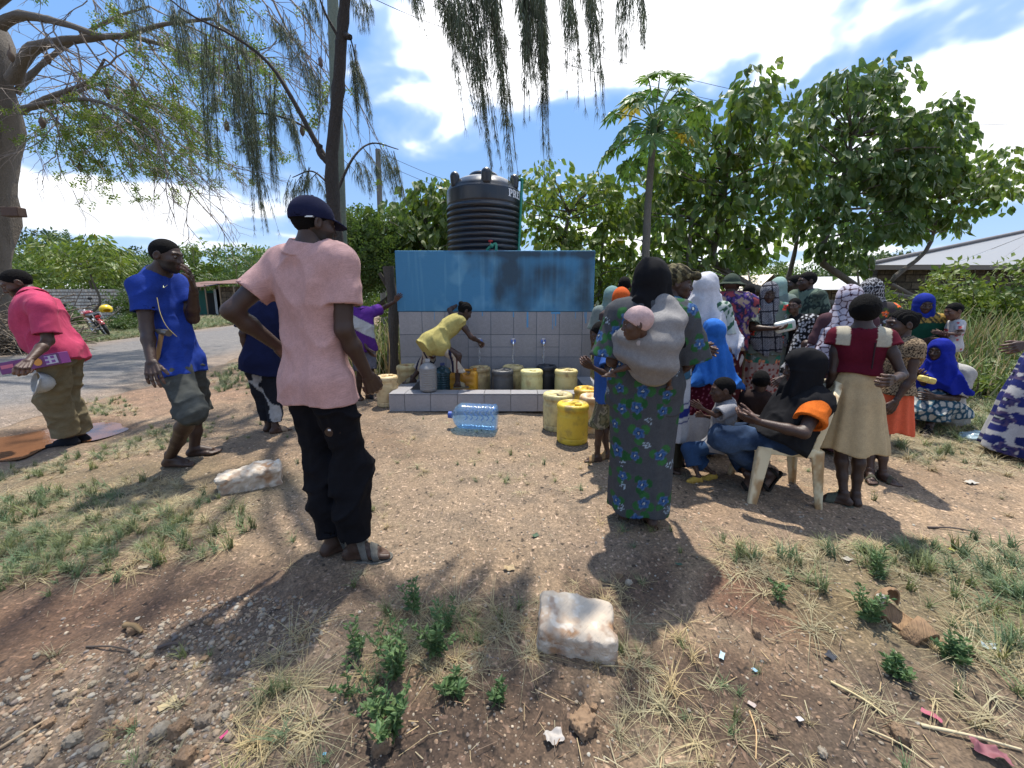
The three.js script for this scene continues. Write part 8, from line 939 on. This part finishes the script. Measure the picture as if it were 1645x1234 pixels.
  for (let i = 0; i < 9000; i++) { const z = -6 - 26 * R(), x = roadFar(z) - 0.1 - 7 * R() * R(); put(x, z, 0.2, 0.6); } for (let i = 0; i < 1500; i++) { const z = -6 - 12 * R(), x = roadNear(z) + 0.2 + 3.2 * R(); if (fbm2(x, z, 2) > 0.45) put(x, z, 0.15, 0.6); } for (let i = 0; i < 7000; i++) { const z = -6.3 - 9 * R(), x = -2 + 14 * R(); put(x, z, 0.26, 0.65); }
  const t = new THREE.Group(); t.name = 'grass'; scene.add(t); tag(t, 'green and straw coloured grass in tufts over the ground', 'grass', null, 'stuff'); const gm = new THREE.MeshPhysicalMaterial({ roughness: 0.75, transmission: 0.3, thickness: 0, side: THREE.DoubleSide }); kinds.forEach((g, k) => inst(t, 'tufts', g, gm, M[k], CC[k]));
  // dead stalks and leaf litter lying flat
  const st = [], sc = []; const stalk = new THREE.CylinderGeometry(0.5, 0.4, 1, 4).rotateZ(Math.PI / 2); const lit = poly([[940, 1240], [1000, 1060], [1100, 960], [1330, 1000], [1500, 960], [1700, 1010], [1750, 1260]]), lit2 = poly([[380, 1240], [480, 1040], [700, 960], [880, 980], [960, 1240]]);
  for (const [pg, n] of [[lit, 330], [lit2, 90]]) { const b = [1e9, -1e9, 1e9, -1e9]; for (const [x, z] of pg) { b[0] = Math.min(b[0], x); b[1] = Math.max(b[1], x); b[2] = Math.min(b[2], z); b[3] = Math.max(b[3], z); } for (let i = 0; i < n; i++) { const x = lerp(b[0], b[1], R()), z = lerp(b[2], b[3], R()); if (!inside(pg, x, z)) continue; const l = 0.03 + 0.11 * R() * R(), m = new THREE.Matrix4().makeRotationFromEuler(E3.set(0, R() * 6.28, (R() - 0.5) * 0.25, 'YXZ')).scale(V(l, 0.0016, 0.0018 + 0.002 * R())).setPosition(x, groundY(x, z) + 0.005 + 0.012 * R(), z); st.push(m); sc.push(tint(R, R() < 0.6 ? [0.33, 0.26, 0.15] : [0.17, 0.11, 0.07], 0.6)); } }
  for (let i = 0; i < 600; i++) { const d = 0.8 + 5 * R() * R(), a = (R() - 0.5) * 1.9, x = Math.sin(a) * d, z = -Math.cos(a) * d; if (onRoad(x, z) > 0.1) continue; const l = 0.02 + 0.06 * R() * R(), m = new THREE.Matrix4().makeRotationFromEuler(E3.set(0, R() * 6.28, (R() - 0.5) * 0.2, 'YXZ')).scale(V(l, 0.0012, 0.0016)).setPosition(x, groundY(x, z) + 0.003, z); st.push(m); sc.push(tint(R, R() < 0.5 ? [0.42, 0.34, 0.2] : [0.16, 0.1, 0.06], 0.5)); }
  const ls = new THREE.Group(); ls.name = 'dry_stalks'; scene.add(ls); tag(ls, 'dry stalks and straw lying over the soil', 'straw', null, 'stuff'); inst(ls, 'stalks', stalk, std(1, 1, 1, 0.85), st, sc);
}
function weed(label, px, py, h, n, o = {}) {   // a leafy weed: stems with pairs of leaves, each leaf real geometry
  const R = rng(Math.round(px * 3 + py)), b = Ph(px, py, 0), t = thing('weed', label, 'plant', V(b.x, groundY(b.x, b.z), b.z)), stems = [], mats = [], cols = [];
  for (let k = 0; k < n; k++) { const a = k / n * 6.28 + R(), out = (o.spread ?? 0.5) * h * (0.2 + 0.8 * R()), H = h * (0.5 + 0.5 * R()), pts = curve([V((R() - 0.5) * 0.02, -0.01, (R() - 0.5) * 0.02), V(Math.cos(a) * out * 0.4, H * 0.5, Math.sin(a) * out * 0.4), V(Math.cos(a) * out, H, Math.sin(a) * out)], 12); stems.push(tube(pts, (u) => lerp(0.0032, 0.0014, u), 5)); for (let i = 2; i <= 12; i++) for (let j = 0; j < 2 + (R() < 0.4); j++) { const f = i * 2.1 + j * 2.6 + R(), d = V(Math.cos(f), 0.25 + 0.5 * (i / 12) - 0.3 * R(), Math.sin(f)); mats.push(leafAt(pts[i].clone().add(V(0, R() * 0.008, 0)), d, (o.leaf ?? 0.034) * (0.7 + 0.6 * R()) * (1.2 - 0.5 * i / 12), R)); cols.push(tint(R, [1, 1, 1], 0.6, 0.3)); } }
  part(t, 'stem', mg(stems), std(0.1, 0.14, 0.05, 0.7)).userData.kind = 'stuff'; inst(t, 'leaves', LEAF.oval, leafMat(0.105, 0.185, 0.06, 0.4), mats, cols);
}
weed('tall leafy green weed in the front middle grass', 635, 1090, 0.24, 9, { spread: 0.45 }); weed('leafy weed low in front of the tall one', 625, 1180, 0.12, 8, { spread: 0.8, leaf: 0.04 }); weed('bushy weed right of the tall weed', 700, 1050, 0.19, 8, {}); weed('slender weed sprig at the left of the tall weed', 575, 1055, 0.2, 3, { spread: 0.6 }); weed('thin weed sprig behind the tall weed', 665, 985, 0.18, 3, { spread: 0.3 }); weed('loose weed sprigs between the tall weed and the dry grass', 610, 1130, 0.13, 4, { spread: 1.1, leaf: 0.026 }); weed('spindly weed behind the bushy one', 720, 1010, 0.16, 4, { spread: 0.7, leaf: 0.024 }); weed('sparse weed sprig at the left of the low weed', 560, 1120, 0.12, 3, { spread: 0.9, leaf: 0.024 }); weed('tiny weed left of the brown stone', 800, 1125, 0.05, 3, { spread: 0.9 }); weed('small broad leaved weed on dark soil', 730, 1110, 0.045, 3, { spread: 1.4, leaf: 0.045 });
weed('leafy weed left of the cast-off shoe', 1395, 1000, 0.15, 9, { spread: 0.6, leaf: 0.03 }); weed('leafy weed right of the cast-off shoe', 1530, 1060, 0.1, 7, { spread: 0.9 }); weed('sprig growing above the cast-off shoe', 1408, 930, 0.2, 3, { spread: 0.25 }); weed('low weed at the lower right', 1440, 1085, 0.06, 6, { spread: 1.1 }); weed('thin sprig left of the right grass', 1250, 965, 0.13, 2, { spread: 0.3 });

// ---------------------------------------------------------------- cast-off shoe, litter
{
  const p = Ph(1455, 1012, 0), t = thing('shoe', 'muddy brown cast-off sandal lying broken in the grass', 'shoe', V(p.x, groundY(p.x, p.z) + 0.015, p.z)); t.rotation.set(0.25, 0.35, 0.12); t.scale.set(1.15, 1, 0.78);
  const mud = (x, y, z) => mix3([0.30, 0.19, 0.10], [0.17, 0.10, 0.055], fbm(x * 40, y * 40, z * 40, 3)), M = new THREE.MeshStandardMaterial({ vertexColors: true, roughness: 0.95, bumpMap: rep(soilBump, 3), bumpScale: 0.006 });
  part(t, 'sole', sdfMesh((x, y, z) => { const q = smin(cone(x, 0, z, 0, 0, -0.085, 0, 0, -0.02, 0.036, 0.034), cone(x, 0, z, 0, 0, -0.02, 0.004, 0, 0.09, 0.034, 0.047), 0.02), yy = y - 1.2 * Math.max(0, -z - 0.03) ** 2; return Math.max(Math.max(q, Math.abs(yy) - 0.011), -Math.max(q + 0.006, 0.006 - yy)) + 0.004 * (fbm(x * 40, y * 40, z * 40, 2) - 0.5); }, [-0.07, -0.03, -0.14], [0.07, 0.16, 0.15], 0.0038, mud), M);
  part(t, 'strap', sdfMesh((x, y, z) => Math.max(Math.abs(ell(x, y, z, 0, 0.005, 0.045, 0.054, 0.055 - 0.02 * ss(0, 0.1, z), 0.09)) - 0.0045, -y, z - 0.085 - x * 0.2, 0.005 - z) + 0.012 * (fbm(x * 24, y * 24, z * 24, 2) - 0.5), [-0.08, -0.01, -0.03], [0.08, 0.08, 0.14], 0.0036, mud), M);
  part(t, 'heel_strap', sdfMesh((x, y, z) => Math.max(Math.abs(ell(x, y, z, 0, 0.045, -0.1, 0.05, 0.07, 0.05)) - 0.0045, z + 0.07 + 0.3 * y, 0.02 - y, y - 0.11) + 0.01 * (fbm(x * 24, y * 24, z * 24 + 4, 2) - 0.5), [-0.08, 0, -0.17], [0.08, 0.13, 0.02], 0.0036, (x, y, z) => (x < -0.03 && y > 0.08 ? [0.45, 0.42, 0.36] : mud(x, y, z))), M);
  const crumple = (name, label, cat, px, py, w, d, h, col, seed, mat) => { const q = Ph(px, py, 0), g = new THREE.PlaneGeometry(w *= 0.8, d *= 0.8, 14, 10).rotateX(-Math.PI / 2), a = g.attributes.position; for (let i = 0; i < a.count; i++) { const x = a.getX(i), z = a.getZ(i); a.setXYZ(i, x + w * 0.12 * (vnoise(x * 90, seed, z * 90) - 0.5), h * (fbm(x * 45 + seed, 1, z * 45, 3) * 1.5 - 0.2) * (0.4 + 0.6 * Math.sin(x * 70 + seed) ** 2) + 0.004, z + d * 0.2 * (vnoise(x * 60 + 5, seed, z * 60) - 0.5)); } g.computeVertexNormals(); const m = single(name, g, mat ?? std(...col.map((v) => v * 0.6), 0.7, { side: THREE.DoubleSide }), label, cat, V(q.x, groundY(q.x, q.z) + 0.003, q.z)); m.rotation.y = seed; return m; };
  crumple('tissue', 'crumpled dirty white tissue in front of the white stone block', 'tissue', 890, 1185, 0.075, 0.04, 0.03, [0.55, 0.5, 0.45], 0.3); crumple('wrapper', 'pale blue and white wrapper on the reddish soil', 'wrapper', 1160, 1053, 0.045, 0.02, 0.012, [0.5, 0.66, 0.72], 0.9); crumple('wrapper', 'small blue wrapper scrap right of the pale wrapper', 'wrapper', 1212, 1076, 0.022, 0.016, 0.008, [0.3, 0.5, 0.65], 2.0); crumple('wrapper', 'yellow and blue wrapper at the far side of the right grass', 'wrapper', 1528, 888, 0.05, 0.03, 0.016, [0.6, 0.58, 0.1], 0.4); crumple('wrapper', 'small yellow and lilac wrapper in the middle right grass', 'wrapper', 1272, 912, 0.032, 0.03, 0.012, [0.5, 0.48, 0.35], 1.4); crumple('plastic_scrap', 'black plastic scrap left of the cast-off shoe', 'plastic scrap', 1335, 1052, 0.05, 0.035, 0.014, [0.03, 0.035, 0.05], 0.5); crumple('wrapper', 'white and pale blue plastic right of the cast-off shoe', 'wrapper', 1590, 1045, 0.06, 0.04, 0.022, [0.58, 0.7, 0.74], 2.4); crumple('leaf', 'dry pale leaf curled before the sandals', 'leaf', 818, 915, 0.07, 0.035, 0.02, [0.5, 0.36, 0.19], 0.2); crumple('leaf', 'dark green fallen leaf on the middle of the ground', 'leaf', 860, 861, 0.05, 0.03, 0.014, [0.06, 0.12, 0.06], 0.5); crumple('leaf', 'dark green fallen leaf beside the shadow of the mother', 'leaf', 1090, 912, 0.045, 0.02, 0.01, [0.04, 0.11, 0.07], 0.0); crumple('paper_scrap', 'white paper scrap in the grass before the path', 'paper scrap', 1360, 903, 0.06, 0.03, 0.008, [0.5, 0.46, 0.38], 0.3); crumple('plastic_scrap', 'white plastic scrap near the bottom right of the middle', 'plastic scrap', 1285, 1153, 0.026, 0.017, 0.014, [0.65, 0.62, 0.6], 0.2); crumple('tissue', 'torn pinkish tissue on a stick at right of the tissue', 'tissue', 1208, 1127, 0.03, 0.02, 0.012, [0.55, 0.45, 0.4], 2.2); crumple('paper_scrap', 'white scrap on the far dirt path at right', 'paper scrap', 1560, 778, 0.1, 0.05, 0.02, [0.6, 0.57, 0.5], 0.1); crumple('leaf', 'tan corn husk leaf on the lower left gravel', 'leaf', 272, 1142, 0.06, 0.03, 0.016, [0.5, 0.4, 0.22], 0.9); crumple('wrapper', 'pink scrap of wrapper beside the gravel', 'wrapper', 362, 1195, 0.03, 0.014, 0.01, [0.6, 0.07, 0.2], 1.0); crumple('wrapper', 'light blue crumb of wrapper at the bottom left of the weeds', 'wrapper', 522, 1217, 0.012, 0.009, 0.006, [0.15, 0.45, 0.65], 0); crumple('cloth_scrap', 'faded pink rag at the lower right corner', 'rag', 1590, 1215, 0.1, 0.05, 0.03, [0.3, 0.1, 0.12], 2.6); crumple('cloth_scrap', 'small torn pink rag above the corner rag', 'rag', 1495, 1150, 0.06, 0.025, 0.014, [0.5, 0.12, 0.17], 2.2); crumple('leaf', 'strip of pale cardboard on the left soil', 'cardboard', 222, 1000, 0.02, 0.02, 0.004, [0.55, 0.47, 0.36], 0.5); crumple('leaf', 'curled tan leaf at the edge of the left grass', 'leaf', 232, 918, 0.05, 0.025, 0.014, [0.5, 0.4, 0.27], 0.3);
  const stick = (label, a, b, r, col) => { const A = Ph(...a, 0), B = Ph(...b, 0), m = A.clone().lerp(B, 0.5); for (const q of [A, B, m]) q.y = groundY(q.x, q.z) + r * 1.2; m.y += 0.008; m.x += 0.01; single('stick', tube(curve([A, m, B], 12), (u) => r * (1 - 0.4 * u), 6, 0.15), std(...col, 0.85), label, 'stick'); };
  stick('long pale straw stick slanting at lower right', [1335, 1093], [1425, 1150], 0.005, [0.45, 0.37, 0.2]); stick('long pale stalk lying at the bottom right', [1480, 1165], [1640, 1210], 0.006, [0.45, 0.38, 0.24]); stick('long stalk below the first at lower right', [1395, 1165], [1500, 1230], 0.004, [0.42, 0.34, 0.2]); stick('dark curved twig on the left soil', [140, 1045], [215, 1052], 0.004, [0.06, 0.045, 0.035]); stick('dry stick at the left bottom corner', [-10, 1215], [80, 1160], 0.005, [0.35, 0.25, 0.15]); stick('tan twig hanging from the torn tissue', [1205, 1135], [1215, 1215], 0.003, [0.42, 0.28, 0.14]); stick('thin dark twig on the far path at right', [1490, 850], [1570, 858], 0.006, [0.08, 0.06, 0.05]); stick('dark stub of wood on the gravel', [255, 1048], [290, 1042], 0.007, [0.08, 0.06, 0.05]); stick('stub of pale cut cane on the left soil', [202, 1014], [229, 1024], 0.012, [0.2, 0.13, 0.06]);
}

renderer.render(scene, camera);
